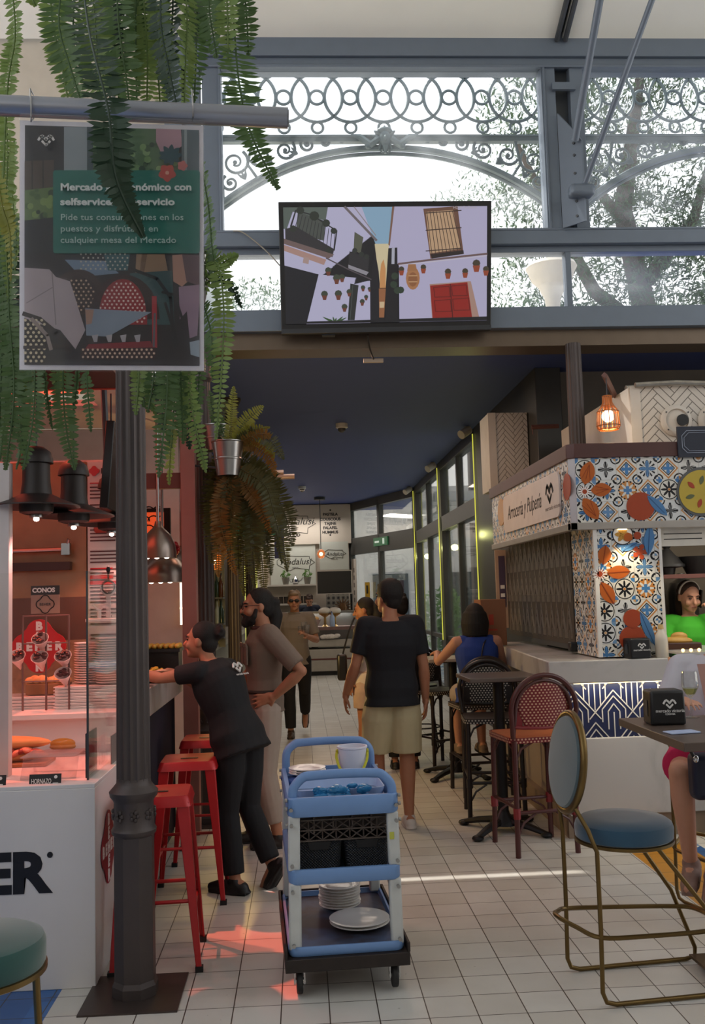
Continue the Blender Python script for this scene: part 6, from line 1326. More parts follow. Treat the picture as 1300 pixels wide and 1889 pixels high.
# television on the window wall
TVY = 7.26
cTL, cTR, cBL, cBR = AY(513, 372, TVY - .05), AY(906.5, 370, TVY - .05), AY(519, 616, TVY), AY(905.5, 608, TVY)
t = thing('television', 'large flat television showing a white village street, hung on the window wall', 'television', (cTL + cBR) / 2)
def tv(u, v, o=0): p = (cTL * (1 - u) + cTR * u) * (1 - v) + (cBL * (1 - u) + cBR * u) * v; return p + V(0, -o, 0)
g = MB(); vs = [tv(*q) for q in ((0, 0), (1, 0), (1, 1), (0, 1))]; g.prism(vs, (0, .05, 0)); g.build('housing', BLACK, t, True, bevel=.006)
g = MB(); g.prism([tv(u, v, .002) for u, v in ((0, .965), (1, .965), (1, 1), (0, 1))], (0, -.003, 0)); g.build('chin', P('tv_chin', '#3a3c40', .3, .3), t, True)
def ft(x, y): return tv(.022 + (x - 262) / 818 * .956, .045 + (y - 62) / 478 * .885, .002)
pr = Print(ft, TVY, .78)
W_ = '#b3b0cc'
pr.poly([(262, 62), (1080, 62), (1080, 540), (262, 540)], '#16161c'); pr.poly([(262, 62), (600, 62), (632, 200), (625, 240), (605, 360), (398, 338), (262, 300)], W_); pr.poly([(398, 338), (605, 360), (604, 540), (345, 540)], W_)
pr.poly([(575, 62), (700, 62), (682, 225), (632, 225)], '#86a6bf'); pr.poly([(625, 215), (684, 215), (676, 300), (668, 395), (640, 395), (638, 330)], '#cdbf9c')
pr.line([(508, 62), (632, 200)], 10, '#6d6468'); pr.line([(545, 62), (630, 180)], 4, '#8d8488'); pr.poly([(262, 300), (398, 338), (345, 540), (262, 540)], '#12131c')
pr.poly([(262, 215), (430, 278), (420, 300), (262, 240)], '#a7857c'); pr.line([(430, 272), (520, 320), (610, 362)], 5, '#50484e')
pr.poly([(262, 62), (440, 62), (430, 118), (300, 80), (275, 150), (262, 150)], '#56605a'); pr.poly([(320, 80), (430, 120), (420, 200), (310, 170)], '#474c48')
pr.poly([(268, 150), (310, 140), (462, 235), (455, 268), (268, 205)], '#2e2c30'); pr.line([(290, 140), (312, 75), (372, 92), (474, 160), (462, 240)], 5, '#26252a')
for i in range(13): pr.line([(312 + i * 13, 80 + i * 7), (292 + i * 14, 145 + i * 8)], 2.5, '#2a292e')
for c_, r_ in (((330, 75), 16), ((385, 98), 20), ((432, 128), 16), ((462, 160), 13), ((300, 150), 14), ((440, 240), 12)): pr.poly(disc(c_, r_, 9), '#2a302a')
pr.poly([(262, 190), (462, 258), (440, 274), (262, 212)], '#6d5a58'); pr.poly([(545, 165), (580, 188), (568, 255), (540, 240)], '#55574a'); pr.poly([(524, 245), (602, 275), (597, 335), (518, 305)], '#2b2a2e')
for c_ in ((545, 242), (572, 258), (592, 268)): pr.poly(disc(c_, 11, 8), '#2b302c')
pr.poly([(518, 300), (600, 332), (590, 345), (518, 315)], '#8d8a92'); pr.poly([(340, 265), (362, 270), (358, 296), (335, 290)], '#a58c86')
pr.poly([(525, 378), (558, 385), (540, 528), (512, 528)], '#262a2a'); pr.line([(535, 385), (522, 525)], 2, '#4c5252')
for c_, r_ in (((437, 332), 14), ((470, 365), 16), ((492, 360), 13), ((420, 430), 15), ((476, 430), 16), ((576, 402), 10), ((602, 406), 8), ((520, 420), 12), ((572, 460), 11), ((588, 440), 9), ((500, 482), 13)):
    pr.poly(disc((c_[0], c_[1] - r_ * .7), r_ * .95, 8), '#3a4236'); pr.poly([(c_[0] - r_ * .7, c_[1] - r_ * .3), (c_[0] + r_ * .7, c_[1] - r_ * .3), (c_[0] + r_ * .4, c_[1] + r_ * .9), (c_[0] - r_ * .4, c_[1] + r_ * .9)], '#6a3a2c')
for k in range(8): pr.poly(lens((460, 540), (410 + k * 14, 512 + (k % 3) * 5), 7), '#35512f')
pr.poly([(625, 235), (640, 330), (645, 400), (640, 540), (604, 540), (606, 400)], '#191820'); pr.poly([(640, 400), (668, 400), (660, 520), (640, 520)], '#93603f'); pr.poly([(645, 340), (650, 300), (660, 280), (668, 320), (668, 398), (643, 398)], '#c48c58'); pr.poly([(642, 455), (662, 455), (660, 480), (642, 480)], '#c9b08c')
pr.poly([(705, 62), (1080, 62), (1080, 540), (722, 540), (722, 300), (682, 300), (682, 225)], '#b0abc8'); pr.poly([(697, 62), (706, 62), (686, 225), (680, 220)], '#7a5a4c'); pr.poly([(668, 395), (680, 235), (716, 232), (716, 535), (664, 540)], '#17161c')
pr.poly([(694, 235), (706, 232), (704, 300), (692, 300)], '#a9aab8'); pr.line([(720, 300), (850, 285), (1080, 262)], 8, '#6b5554'); pr.line([(722, 306), (1080, 270)], 3, '#c4bcc6')
for c_ in ((705, 350), (700, 385), (715, 410), (728, 408)): pr.poly(disc(c_, 15, 8), '#2c3a2e')
pr.poly([(822, 72), (960, 62), (985, 262), (850, 280)], '#6a4a3c'); pr.poly([(832, 85), (942, 78), (972, 240), (850, 258)], '#b99878')
for k in range(9): pr.line([(836 + k * 13, 84), (856 + k * 15, 262 - k * 2)], 2.6, '#3a2a26')
for y0 in (88, 160, 246): pr.line([(832, y0 + 2), (975, y0 - 8)], 4, '#3a2a26')
pr.poly([(850, 262), (984, 246), (986, 262), (856, 280)], '#2a2020')
pr.poly(disc((778, 360), 28, 16, ry=48), '#a5724a'); pr.poly(disc((778, 365), 19, 12, ry=30), '#8a5a3a'); pr.line([(762, 350), (795, 350)], 4, '#c49a70'); pr.line([(762, 375), (795, 375)], 4, '#c49a70'); pr.poly([(760, 302), (790, 302), (795, 330), (755, 330)], '#9c6c46')
for c_, r_ in (((732, 335), 13), ((821, 328), 13), ((921, 350), 15), ((991, 348), 14), ((1037, 320), 18), ((1076, 340), 14)):
    pr.poly(disc((c_[0], c_[1] - r_), r_ * .9, 8), '#40382a'); pr.poly([(c_[0] - r_ * .85, c_[1] - r_ * .5), (c_[0] + r_ * .85, c_[1] - r_ * .5), (c_[0] + r_ * .5, c_[1] + r_), (c_[0] - r_ * .5, c_[1] + r_)], '#8f4128')
pr.poly([(846, 386), (1014, 376), (1050, 532), (856, 532)], '#a58478'); pr.poly([(848, 392), (1000, 380), (1020, 530), (858, 532)], '#8c1d16')
for (x0, y0, x1, y1) in ((862, 400, 925, 440), (865, 455, 930, 500), (935, 395, 995, 436), (940, 450, 1005, 496)): pr.line([(x0, y0), (x1, y0 - 4), (x1 + 5, y1), (x0 + 5, y1)], 3, '#5c100e', True)
pr.line([(930, 388), (940, 530)], 4, '#4c0c0c'); pr.poly([(262, 532), (1080, 524), (1080, 540), (262, 540)], '#14141a')
pr.build('screen_picture', t); a, b = ft(940, 78) + V(0, -.03, 0), ft(1036, 77) + V(0, -.03, 0); text('lettering', 'HDMI Tx Demo', .03, a, b - a, (0, 0, 1), EM('screen_text', '#8d8890', .6), t, width=(b - a).length)
g = MB(); q = AY(692, 654, 7.4); g.box((q.x, 7.6, q.z), (.16, .03, .03)); g.build('wall_socket', P('socket_cream', '#b9aa98', .5), t, True); g = MB(); q0 = AY(678, 618, 7.3); g.tube(bez([q0, V(q0.x + .02, 7.4, q0.z - .08), V(q.x, 7.58, q.z + .01)], 10), .007, 6); g.build('cable', BLACK, t, True)
g = MB(); q = AY(606, 618, 7.3); g.box((q.x, 7.32, q.z + .01), (.1, .05, .03)); g.build('receiver', DARK, t, True)
g = MB(); g.tube(bez([AY(430, 426, 7.34), AY(450, 430, 7.34), AY(490, 462, 7.33), AY(516, 490, 7.33)], 14), .005, 6); tag(g.build('television_cable', P('grey_cable', '#8a8578', .5)), 'loose grey cable running from the window sill to the television', 'cable')

# ================================================================== TROLLEY
CBLUE = P('trolley_blue', '#6c8fc0', .45, 0, .12, 6); CWHITE = P('trolley_post', '#bfc2c0', .45, 0, .15, 12)
def worn():
    M = Mat('worn_blue_shelf', .5); n = M.noise(5, 6, dist=.6); M.base(M.mix(((n - .36) * 4).mx(0).mn(1), '#4a5c7c', '#3a3032')); return M.m
t = cart = thing('service_trolley', 'blue plastic service trolley with white posts in the middle of the aisle', 'trolley', (.155, 4.13, 0), .055)
W2, D = .237, .78
g = MB(); g.bx(-.26, .26, -.02, D + .03, .112, .165); g.bx(-.262, -.25, -.02, D + .03, .165, .205); g.bx(.25, .262, -.02, D + .03, .165, .205); g.bx(-.26, .26, D + .02, D + .032, .165, .205)
g.build('steel_base', P('rusty_black_steel', '#2f2825', .55, .3, .5, 14), t, bevel=.003)
def rr(x0, y0, x1, y1, r, z): return [V(x, y, z) for x, y in rrect(x0, y0, x1, y1, r)]
def tray(name, z0, z1, floor, x=W2, y0=0, y1=D, mat=CBLUE, rim=.022, r=.04, fmat=None):
    g = MB(); o = lambda z, e: rr(-x + e, y0 + e, x - e, y1 - e, r - e * .5, z)
    g.loft([o(z0, .006), o(z0 + .01, 0), o(z1 - .006, 0), o(z1, .004), o(z1, rim), o(floor, rim + .006)], caps=False); ob = g.build(name, mat, t)
    g = MB(); g.add(o(floor, rim), [tuple(range(24))]); g.add([p for p in reversed(o(z0, .006))], [tuple(range(24))]); g.build(name.replace('_rim', '_floor'), fmat or mat, t, smooth=0)
tray('bottom_shelf_rim', .166, .205, .182, x=.245, fmat=worn(), rim=.012)
tray('middle_shelf_rim', .455, .515, .47)
tray('top_tray_rim', .73, .81, .765)
for sx in (-1, 1):
    for y, s in ((.022, 1), (D - .03, -1)):
        g = MB(); g.prism([V(sx * .215 - .026, y - .012, .19), V(sx * .215 + .026, y - .012, .19), V(sx * .215 + .026, y + .03, .19), V(sx * .215 - .026, y + .03, .19)], (sx * -.004, 0, .27)); g.prism([V(sx * .213 - .025, y - .01, .51), V(sx * .213 + .025, y - .01, .51), V(sx * .213 + .025, y + .03, .51), V(sx * .213 - .025, y + .03, .51)], (sx * -.004, 0, .225)); o = g.build('corner_post', CWHITE, t, bevel=.008)
        g = MB()
        for z in (.215, .43, .535, .70, .765): g.cyl((sx * .222, y - s * .02, z), (sx * .222, y - s * .035, z), .008, n=10)
        for z in (.70, .765, .80): g.cyl((sx * .236, y, z), (sx * .246, y, z), .008, n=10)
        g.build('bolt', STEEL, o)
        g = MB(); yc = y + .02; xx = sx * .2; g.tube([(xx - .013, yc, .058), (xx + .013, yc, .058)], .05, 24); wh = g.build('caster_wheel', P('tyre_black', '#1c1b1b', .6), t, bevel=.006)
        g = MB(); g.cyl((xx - .024, yc, .058), (xx + .024, yc, .058), .014, n=12); g.bx(xx - .023, xx - .018, yc - .018, yc + .018, .05, .112); g.bx(xx + .018, xx + .023, yc - .018, yc + .018, .05, .112); g.bx(xx - .028, xx + .028, yc - .035, yc + .035, .103, .113); g.build('fork', CHROME, wh)
g = MB(); g.bx(.193, .212, -.0005 + .009, .0095, .62, .65); g.build('yellow_sticker', P('sticker_green', '#b5b84a', .5), t)
def handle(y, z, label):
    g = MB(); w = .2; pts = [(-w - .012, y, .79), (-w - .008, y, z - .05), (-w + .03, y, z - .008), (-w + .07, y, z), (0, y, z + .004), (w - .07, y, z), (w - .03, y, z - .008), (w + .008, y, z - .05), (w + .012, y, .79)]
    g.tube(bez([V(p) for p in pts], 36), .02, 12, flat=.8); g.build('push_handle', CBLUE, t)
handle(.035, .895, ''); handle(D - .03, .93, '')
g = MB(); g.bx(-.17, .17, .03, .2, .766, .772); g.build('front_recess', P('trolley_dark_blue', '#3f5680', .5), t, bevel=.002)
def on_cart(x, y, z): a = .055; return (.155 + x * cos(a) - y * sin(a), 4.13 + x * sin(a) + y * cos(a), z)
# things on the trolley
p = on_cart(0, .12, .774); t = thing('blue_packets', 'crinkled blue plastic packets in the front recess of the trolley', 'packet', p, .055); g = MB(); rnd = random.Random(4)
for i in range(40): g.ell((rnd.uniform(-.1, .12), rnd.uniform(-.04, .05), .012 + rnd.random() * .035), (.03, .012, .016), R=Matrix.Rotation(rnd.uniform(-.6, .6), 3, 'Z') @ Matrix.Rotation(rnd.uniform(-.6, .6), 3, 'X'), nu=6, nv=4)
tag(g.build('wrappers', P('wrapper_blue', '#2f7fb5', .15, 0, .5, 40), t), kind='stuff')
p = on_cart(0, .17, .768); t = thing('clear_plastic_tray', 'pale translucent plastic tray lying under the front handle of the trolley', 'tray', p, .055); g = MB(); g.loft([rr(-.19, -.02, .19, .22, .04, .0), rr(-.2, -.03, .2, .23, .04, .045), rr(-.195, -.025, .195, .225, .04, .045), rr(-.186, -.016, .186, .216, .036, .006)], caps=False); g.add(rr(-.19, -.02, .19, .22, .04, .004), [tuple(range(24))]); g.build('tray_shell', P('milky_blue', '#9fb4d8', .3), t)
PL2 = [(.001, 0), (.055, 0), (.058, .004), (.088, .013), (.09, .016), (.087, .017), (.055, .007), (.001, .007)]
p = on_cart(-.115, .62, .775)
def plates(n, p, sc_, dz, label, group):
    q = thing('dinner_plate', label, 'plate', p, 0, group); g = MB(); g.lathe([(r * sc_, z) for r, z in PL2], 36); g.build('dish', WHITEP, q)
    for k in range(1, n): dup(q, (p[0] + random.uniform(-.003, .003), p[1] + random.uniform(-.003, .003), p[2] + k * dz))
plates(3, (p[0], p[1], .793), 1.0, .011, 'white plate in the stack of three on top of the trolley', 'plates on top of the trolley')
q = on_cart(-.14, .56, .767); t = thing('blue_cloth', 'dark blue folded cloth under the plates on top of the trolley', 'cloth', q, .3); g = MB(); g.box((0, 0, .013), (.17, .19, .024)); g.build('folded_cloth', P('cloth_blue', '#214a8c', .8), t, bevel=.011, seg=3)
p = on_cart(.105, .60, .766); t = thing('white_bucket', 'small white plastic bucket with a yellow handle on top of the trolley', 'bucket', p); g = MB(); g.lathe([(.001, .002), (.055, 0), (.058, .004), (.07, .15), (.074, .152), (.074, .16), (.066, .16), (.054, .01), (.001, .008)], 32, caps=False); g.build('bucket_body', P('bucket_white', '#d4d6e4', .35), t)
YEL = P('bucket_yellow', '#b8b521', .4); g = MB(); pts = [(-.074, 0, .135), (-.078, -.03, .11), (-.06, -.065, .06), (-.015, -.085, .028), (.03, -.082, .04), (.066, -.045, .095), (.074, 0, .135)]; g.tube(bez([V(q) for q in pts], 30), .0065, 8, flat=.6)
for s in (-1, 1): g.ell((s * .073, 0, .135), (.008, .012, .012), nu=8, nv=6)
g.build('handle', YEL, t)
p = on_cart(.02, .55, .192); plates(8, p, 1.1, .0125, 'white plate in the stack at the back of the lower trolley shelf', 'plates at the back of the lower shelf')
p = on_cart(.085, .29, .19); plates(2, p, 1.5, .013, 'large white plate of the pair at the front of the lower trolley shelf', 'large plates on the lower shelf')
# two black baskets and a dish rack
def basket(x, label):
    p = on_cart(x, .33, .474); t = thing('black_basket', label, 'basket', p, .055); g = MB(); w, d, h = .098, .26, .135
    o = lambda z, e: rr(-w + e, -d + e, w - e, d - e, .02, z); g.loft([o(.0, .012), o(h, 0), o(h + .008, -.004), o(h + .008, .008), o(.006, .016)], caps=False); g.add(o(.004, .012), [tuple(range(24))])
    M = Mat('woven_black_plastic', .45) if 'woven' not in _mc else None
    if M:
        a, b, c_ = M.xyz('Object'); s = ((a + b) * 520).co() * (c_ * 560).co(); M.base(M.mix(s.gt(.1), '#0d0d0e', '#2a2a2c')); M.bump(s, .8, .004); _mc['woven'] = M.m
    g.build('basket_body', _mc['woven'], t); g = MB(); g.prism([V(-.05, -d - .006, h + .004), V(.05, -d - .006, h + .004), V(.04, -d - .004, h - .03), V(-.04, -d - .004, h - .03)], (0, .006, 0)); g.build('hand_slot', BLACKM, t)
basket(-.102, 'left black woven basket on the middle shelf of the trolley'); basket(.102, 'right black woven basket on the middle shelf of the trolley')
p = on_cart(0, .33, .62); t = thing('glass_rack', 'brown lattice dishwasher rack over the two black baskets', 'rack', p, .055); RB = P('rack_brown', '#4a3f38', .5); g = MB(); w, d, h = .205, .27, .085
for k in range(7):
    x0 = -w + k * 2 * w / 7; x1 = x0 + 2 * w / 7
    for y in (-d, d):
        for z0, z1 in ((0, .042), (.044, h)):
            g.tube([(x0, y, z0), (x1, y, z1)], .003, 4); g.tube([(x1, y, z0), (x0, y, z1)], .003, 4)
        g.tube([(x0, y, 0), (x0, y, h)], .003, 4)
for z in (0, .043, h):
    for y in (-d, d): g.bx(-w, w, y - .004, y + .004, z - .003, z + .003)
    for x in (-w, w): g.bx(x - .004, x + .004, -d, d, z - .003, z + .003)
g.build('lattice_frame', RB, t); g = MB()
for k in range(1, 5): g.bx(-w + k * 2 * w / 5 - .003, -w + k * 2 * w / 5 + .003, -d, d, .03, h + .01)
for k in range(1, 6): g.bx(-w, w, -d + k * 2 * d / 6 - .003, -d + k * 2 * d / 6 + .003, .03, h + .01)
g.build('divider_grid', RB, t)

# ================================================================== STOOLS AND CHAIRS
TRED = P('stool_red', '#b31d22', .3, .15, .06)
def metal_stool(label, loc, rz, grp=None):
    t = thing('red_metal_stool', label, 'stool', loc, rz, None)
    g = MB(); g.loft([rr(-.165, -.165, .165, .165, .03, .715), rr(-.155, -.155, .155, .155, .035, .752), rr(-.148, -.148, .148, .148, .035, .762), rr(-.10, -.10, .10, .10, .03, .757)]); g.build('seat', TRED, t)
    g = MB(); g.prism([V(x, y, .7585) for x, y in rrect(-.05, -.012, .05, .012, .011)], (0, 0, .002)); g.build('hand_slot', BLACK, t, smooth=0)
    for sx in (-1, 1):
        for sy in (-1, 1):
            g = MB(); R_ = []
            for z, c_, w, k in ((.735, .145, .05, .02), (.45, .165, .036, .014), (.03, .193, .017, .010), (.0, .20, .016, .010)):
                a = V(sx * c_, sy * c_, z); R_.append([a + V(sx * .008, sy * .008, 0), a + V(sx * .008, -sy * w, 0), a + V(sx * (.008 - k), -sy * w, 0), a + V(sx * (.008 - k), sy * (.008 - k), 0), a + V(-sx * w, sy * (.008 - k), 0), a + V(-sx * w, sy * .008, 0)])
                if sx * sy < 0: R_[-1].reverse()
            g.loft(R_); l = g.build('leg', TRED, t, bevel=.003); g = MB(); g.box((sx * .192, sy * .192, .012), (.035, .035, .024)); g.build('rubber_foot', BLACK, l)
    g = MB()
    for z, c_ in ((.30, .168),):
        for s in (-1, 1): g.tube([(-c_, s * c_, z), (c_, s * c_, z)], .009, 6); g.tube([(s * c_, -c_, z - .06), (s * c_, c_, z - .06)], .009, 6)
    g.build('cross_brace', TRED, t); return t
s1 = metal_stool('glossy red metal stool right behind the base of the iron column', (-.70, 4.66, 0), .06)
dup(s1, (-.66, 5.60, 0), .02, 'red metal stool in front of the legs of the woman in black'); dup(s1, (-.64, 6.40, 0), 0, 'dark red metal stool in shade beyond the woman in black, farthest of three')

CANE_R = P('cane_red_brown', '#4a211f', .35, 0, .15); CANE_K = P('cane_black', '#231b1a', .35, 0, .15); BIND = P('binding_red', '#7d1f26', .45); BINDK = P('binding_black', '#1c1718', .45)
RAT_R = rattan('woven_red', '#701a22', '#c9a488'); RAT_K = rattan('woven_black', '#171417', '#bdb6ac')
def bistro(label, loc, rz, cane, rat, bind, seatc):
    t = thing('bistro_bar_chair', label, 'bar chair', loc, rz, None)
    zs, zt, w = .73, 1.12, .2
    def arch_pts(o, y0): 
        pts = [V(-w + o * .2, y0 + .0, zs)]
        for k in range(25): a = pi - pi * k / 24; pts.append(V((w + .02 - o) * cos(a), y0 - .035 - .02 * sin(a), .90 + (zt - .90 - o) * sin(a)))
        return pts + [V(w - o * .2, y0, zs)]
    g = MB(); g.tube(arch_pts(0, -.2), .0165, 10); g.build('back_frame', cane, t); g = MB(); g.tube(arch_pts(.034, -.19), .012, 8); g.build('inner_back_frame', cane, t)
    g = MB(); n, m_ = 16, 18; z0 = .80; vs = []; uv = []
    for j in range(m_ + 1):
        z = z0 + (zt - .045 - z0) * j / m_; k = max(0, (z - .92) / (zt - .045 - .92)); hw = (.125 + .045 * min(1, (z - z0) / .12)) * (max(0, 1 - k * k) ** .5 if k < 1 else 0) + .002
        for i in range(n + 1):
            x = hw * (2 * i / n - 1); vs.append(V(x, -.225 - .03 * (1 - (x / .17) ** 2) + .02 * (1 - (z - z0) / .3), z)); uv.append((x + .5, z))
    F = []; U = []
    for j in range(m_):
        for i in range(n): q = (j * (n + 1) + i, j * (n + 1) + i + 1, (j + 1) * (n + 1) + i + 1, (j + 1) * (n + 1) + i); F.append(q); U.append([uv[k] for k in q])
    g.add(vs, F, 0, U); o = g.build('woven_back', rat, t); s_ = o.modifiers.new('solid', 'SOLIDIFY'); s_.thickness = .012; s_.offset = 0
    g = MB(); g.tube([(-.2, -.2, .80), (-.14, -.225, .795), (0, -.235, .79), (.14, -.225, .795), (.2, -.2, .80)], .012, 8)
    for s in (-1, 1): g.box((s * .165, -.21, .86), (.05, .012, .13), R=Matrix.Rotation(s * .25, 3, 'Z'))
    g.build('back_binding', bind, t)
    g = MB(); g.loft([rr(-.205, -.2, .205, .22, .05, zs - .03), rr(-.215, -.205, .215, .23, .06, zs - .015), rr(-.205, -.2, .205, .22, .06, zs)]); g.build('seat', seatc, t)
    g = MB(); P0 = [(x, y) for x, y in rrect(-.218, -.207, .218, .232, .06)]; n = len(P0); vs = []; acc = 0; us = []
    for i, (x, y) in enumerate(P0 + [P0[0]]):
        if i: acc += math.hypot(x - P0[i - 1][0], y - P0[i - 1][1])
        us.append(acc); vs += [V(x, y, zs - .035), V(x, y, zs + .0)]
    for i in range(n): g.add([vs[2 * i], vs[2 * i + 2], vs[2 * i + 3], vs[2 * i + 1]], [(0, 1, 2, 3)], 0, [[(us[i], 0), (us[i + 1], 0), (us[i + 1], .035), (us[i], .035)]])
    g.build('woven_seat_edge', rat, t)
    for sx in (-1, 1):
        for sy in (-1, 1):
            g = MB(); top = (sx * .19, sy * .19, zs - .02); g.tube([top, (sx * .193, sy * .195, .35), (sx * .2, sy * .205, .0)], .0175, 10); l = g.build('leg', cane, t)
            g = MB(); g.tube([(sx * .194, sy * .197, .235), (sx * .195, sy * .2, .30)], .024, 8); g.build('joint_binding', bind, l)
    g = MB(); zz = .27
    for s in (-1, 1): g.tube([(-.195, s * .2, zz), (.195, s * .2, zz)], .012, 8); g.tube([(s * .195, -.2, zz + .03), (s * .195, .2, zz + .03)], .012, 8)
    g.build('stretcher', cane, t)
    for s in (-1, 1):
        for q in (-1, 1):
            for pp in ([(q * .19, s * .195, zs - .15), (q * .15, s * .195, zs - .07), (q * .07, s * .195, zs - .03)], [(s * .19, q * .19, zs - .15), (s * .19, q * .15, zs - .07), (s * .19, q * .07, zs - .03)], [(q * .195, s * .2, .13), (q * .15, s * .2, .21), (q * .07, s * .2, .26)]): g = MB(); g.tube(pp, .008, 6); g.build('curved_brace', cane, t)
    return t
bistro('red woven cane bar chair in front of the marble counter', (1.47, 6.29, 0), .16, CANE_R, RAT_R, BIND, P('seat_orange_weave', '#b0623c', .5, 0, .2, 40))
kb = bistro('black woven bar chair on the far side of the dark square table', (1.40, 7.24, 0), pi - .1, CANE_K, RAT_K, BINDK, P('seat_dark_weave', '#2a2324', .5, 0, .2, 40))
dup(kb, (1.46, 8.08, 0), .1, 'black woven bar chair on which the woman in blue sits'); dup(kb, (1.28, 9.35, 0), pi + .5, 'black woven bar chair facing the woman in blue across the small pale table')
def bar_table(label, loc, rz, top_mat, w=.54, z=1.07):
    t = thing('bar_table', label, 'table', loc, rz); g = MB(); g.bx(-w / 2, w / 2, -w / 2, w / 2, z - .028, z); g.build('table_top', top_mat, t, bevel=.004)
    g = MB(); g.cyl((0, 0, .07), (0, 0, z - .03), .038, n=20); g.box((0, 0, z - .035), (.3, .3, .012)); g.build('pedestal', BLACKM, t); g = MB(); g.lathe([(.1, .05), (.09, .08), (.045, .12), (.04, .14)], 20)
    for k in range(4):
        a = k * pi / 2 + pi / 4; d = V(cos(a), sin(a), 0); g.tube([d * .06 + V(0, 0, .075), d * .2 + V(0, 0, .055), d * .33 + V(0, 0, .025)], [.036, .032, .024], 8, flat=.7); g.ell(d * .33 + V(0, 0, .02), (.042, .042, .02), nu=10, nv=6)
    g.build('cross_foot', BLACKM, t); return t
bar_table('square bar table with a dark top and black cross foot beside the red chair', (1.36, 6.74, 0), .03, P('table_dark', '#5a504a', .35, 0, .15, 6), .5)
bar_table('small pale topped bar table the woman in blue leans on', (1.36, 8.78, 0), 0, P('table_pale', '#a89f94', .35, 0, .1, 6), .5)
t = thing('metal_wire_stool', 'thin legged black metal stool near the glazed wall behind the man in black', 'stool', (1.25, 10.3, 0)); g = MB(); g.cyl((0, 0, .66), (0, 0, .69), .17, n=24); g.build('seat', BLACKM, t)
for k in range(4): a = k * pi / 2 + .6; g = MB(); g.tube([(.12 * cos(a), .12 * sin(a), .67), (.22 * cos(a), .22 * sin(a), 0)], .009, 6); g.build('leg', BLACKM, t)
g = MB(); g.tube([(.19 * cos(k * .5236), .19 * sin(k * .5236), .25) for k in range(12)], .008, 6, closed=True); g.build('foot_ring', BLACKM, t)
# blue velvet bar chair with a brass frame
def velvet(name, c1, c2):
    M = Mat(name, .75, 0, .3); M.b.inputs['Sheen Weight'].default_value = .5; M.base(M.mix(M.noise(7, 4), c1, c2)); return M.m
VB = velvet('blue_velvet', '#2c5068', '#1f3d52'); VBG = velvet('blue_grey_velvet', '#56676e', '#46565c'); VG = velvet('green_velvet', '#22504a', '#173b38')
def velvet_chair(label, loc, rz):
    t = thing('velvet_bar_chair', label, 'bar chair', loc, rz)
    g = MB(); g.lathe([(.19, .603), (.202, .612), (.204, .65), (.198, .67), (.18, .683), (.1, .689), (.001, .69)], 48); g.build('seat_cushion', VB, t); g = MB(); g.lathe([(.195, .588), (.205, .592), (.205, .604), (.19, .606)], 48); g.build('seat_ring', BRASS, t)
    R = Matrix.Rotation(-.12, 3, 'X'); c = V(0, -.235, .93)
    g = MB(); rx, rz_ = .175, .2; rings = []
    for yy, k in ((-.028, .0), (-.027, .7), (-.022, .92), (0, .97), (.022, .92), (.027, .7), (.028, 0)): rings.append([c + R @ V(rx * max(k, .01) * cos(2 * pi * i / 40), yy, rz_ * max(k, .01) * sin(2 * pi * i / 40)) for i in range(40)])
    g.loft(rings); g.build('backrest_pad', VBG, t)
    g = MB(); g.tube([c + R @ V(rx * cos(2 * pi * i / 48), 0, rz_ * sin(2 * pi * i / 48)) for i in range(48)], .0155, 10, closed=True); g.build('backrest_rim', BRASS, t)
    for s in (-1, 1):
        g = MB(); x = s * .185; r_ = .0095
        pts = [c + R @ V(s * .10, 0, -.165), V(s * .15, -.22, .68), V(x, -.2, .60), V(x, -.2, .3), V(x, -.205, .06), V(x, -.19, .022), V(x, -.15, .011), V(x, .1, .011), V(x, .34, .011), V(x, .385, .02), V(x * .97, .385, .06), V(x * .9, .28, .32), V(x * .62, .08, .595)]
        out = [pts[0], pts[1], pts[2], pts[3]] + pts[4:]; g.tube(out, r_, 10); g.build('side_frame', BRASS, t)
    g = MB(); z = .27; pts = [V(.03, -.31, z + .035), V(.1, -.27, z + .02), V(.185, -.2, z), V(.185, 0, z - .01), V(.16, .27, z - .02), V(.1, .36, z - .02), V(-.1, .36, z - .02), V(-.16, .27, z - .02), V(-.185, 0, z - .01), V(-.185, -.2, z), V(-.1, -.27, z + .02), V(-.03, -.31, z + .035)]
    g.tube(bez(pts + [pts[0]], 60)[:-1], .0095, 8, closed=True); g.build('footrest', BRASS, t); return t
vc = velvet_chair('blue velvet bar chair with an oval back and brass sled frame in the right foreground', (1.335, 4.09, 0), -RAD(84))
dup(vc, (2.18, 4.98, 0), RAD(200), 'velvet bar chair under the seated woman in pink shorts')
t = thing('green_velvet_stool', 'round dark green velvet stool cut off at the lower left corner', 'stool', (-.985, 2.98, 0)); g = MB(); g.lathe([(.17, .585), (.195, .59), (.2, .60), (.2, .655), (.193, .672), (.17, .682), (.001, .69)], 48)
g.build('seat_cushion', VG, t); g = MB(); g.lathe([(.195, .57), (.204, .575), (.204, .59), (.19, .592)], 48); g.build('seat_ring', BRASS, t)
for k in range(4): a = k * pi / 2 + .15; g = MB(); g.tube([(.17 * cos(a), .17 * sin(a), .58), (.2 * cos(a), .2 * sin(a), 0)], .0115, 10); g.build('leg', BRASS, t)
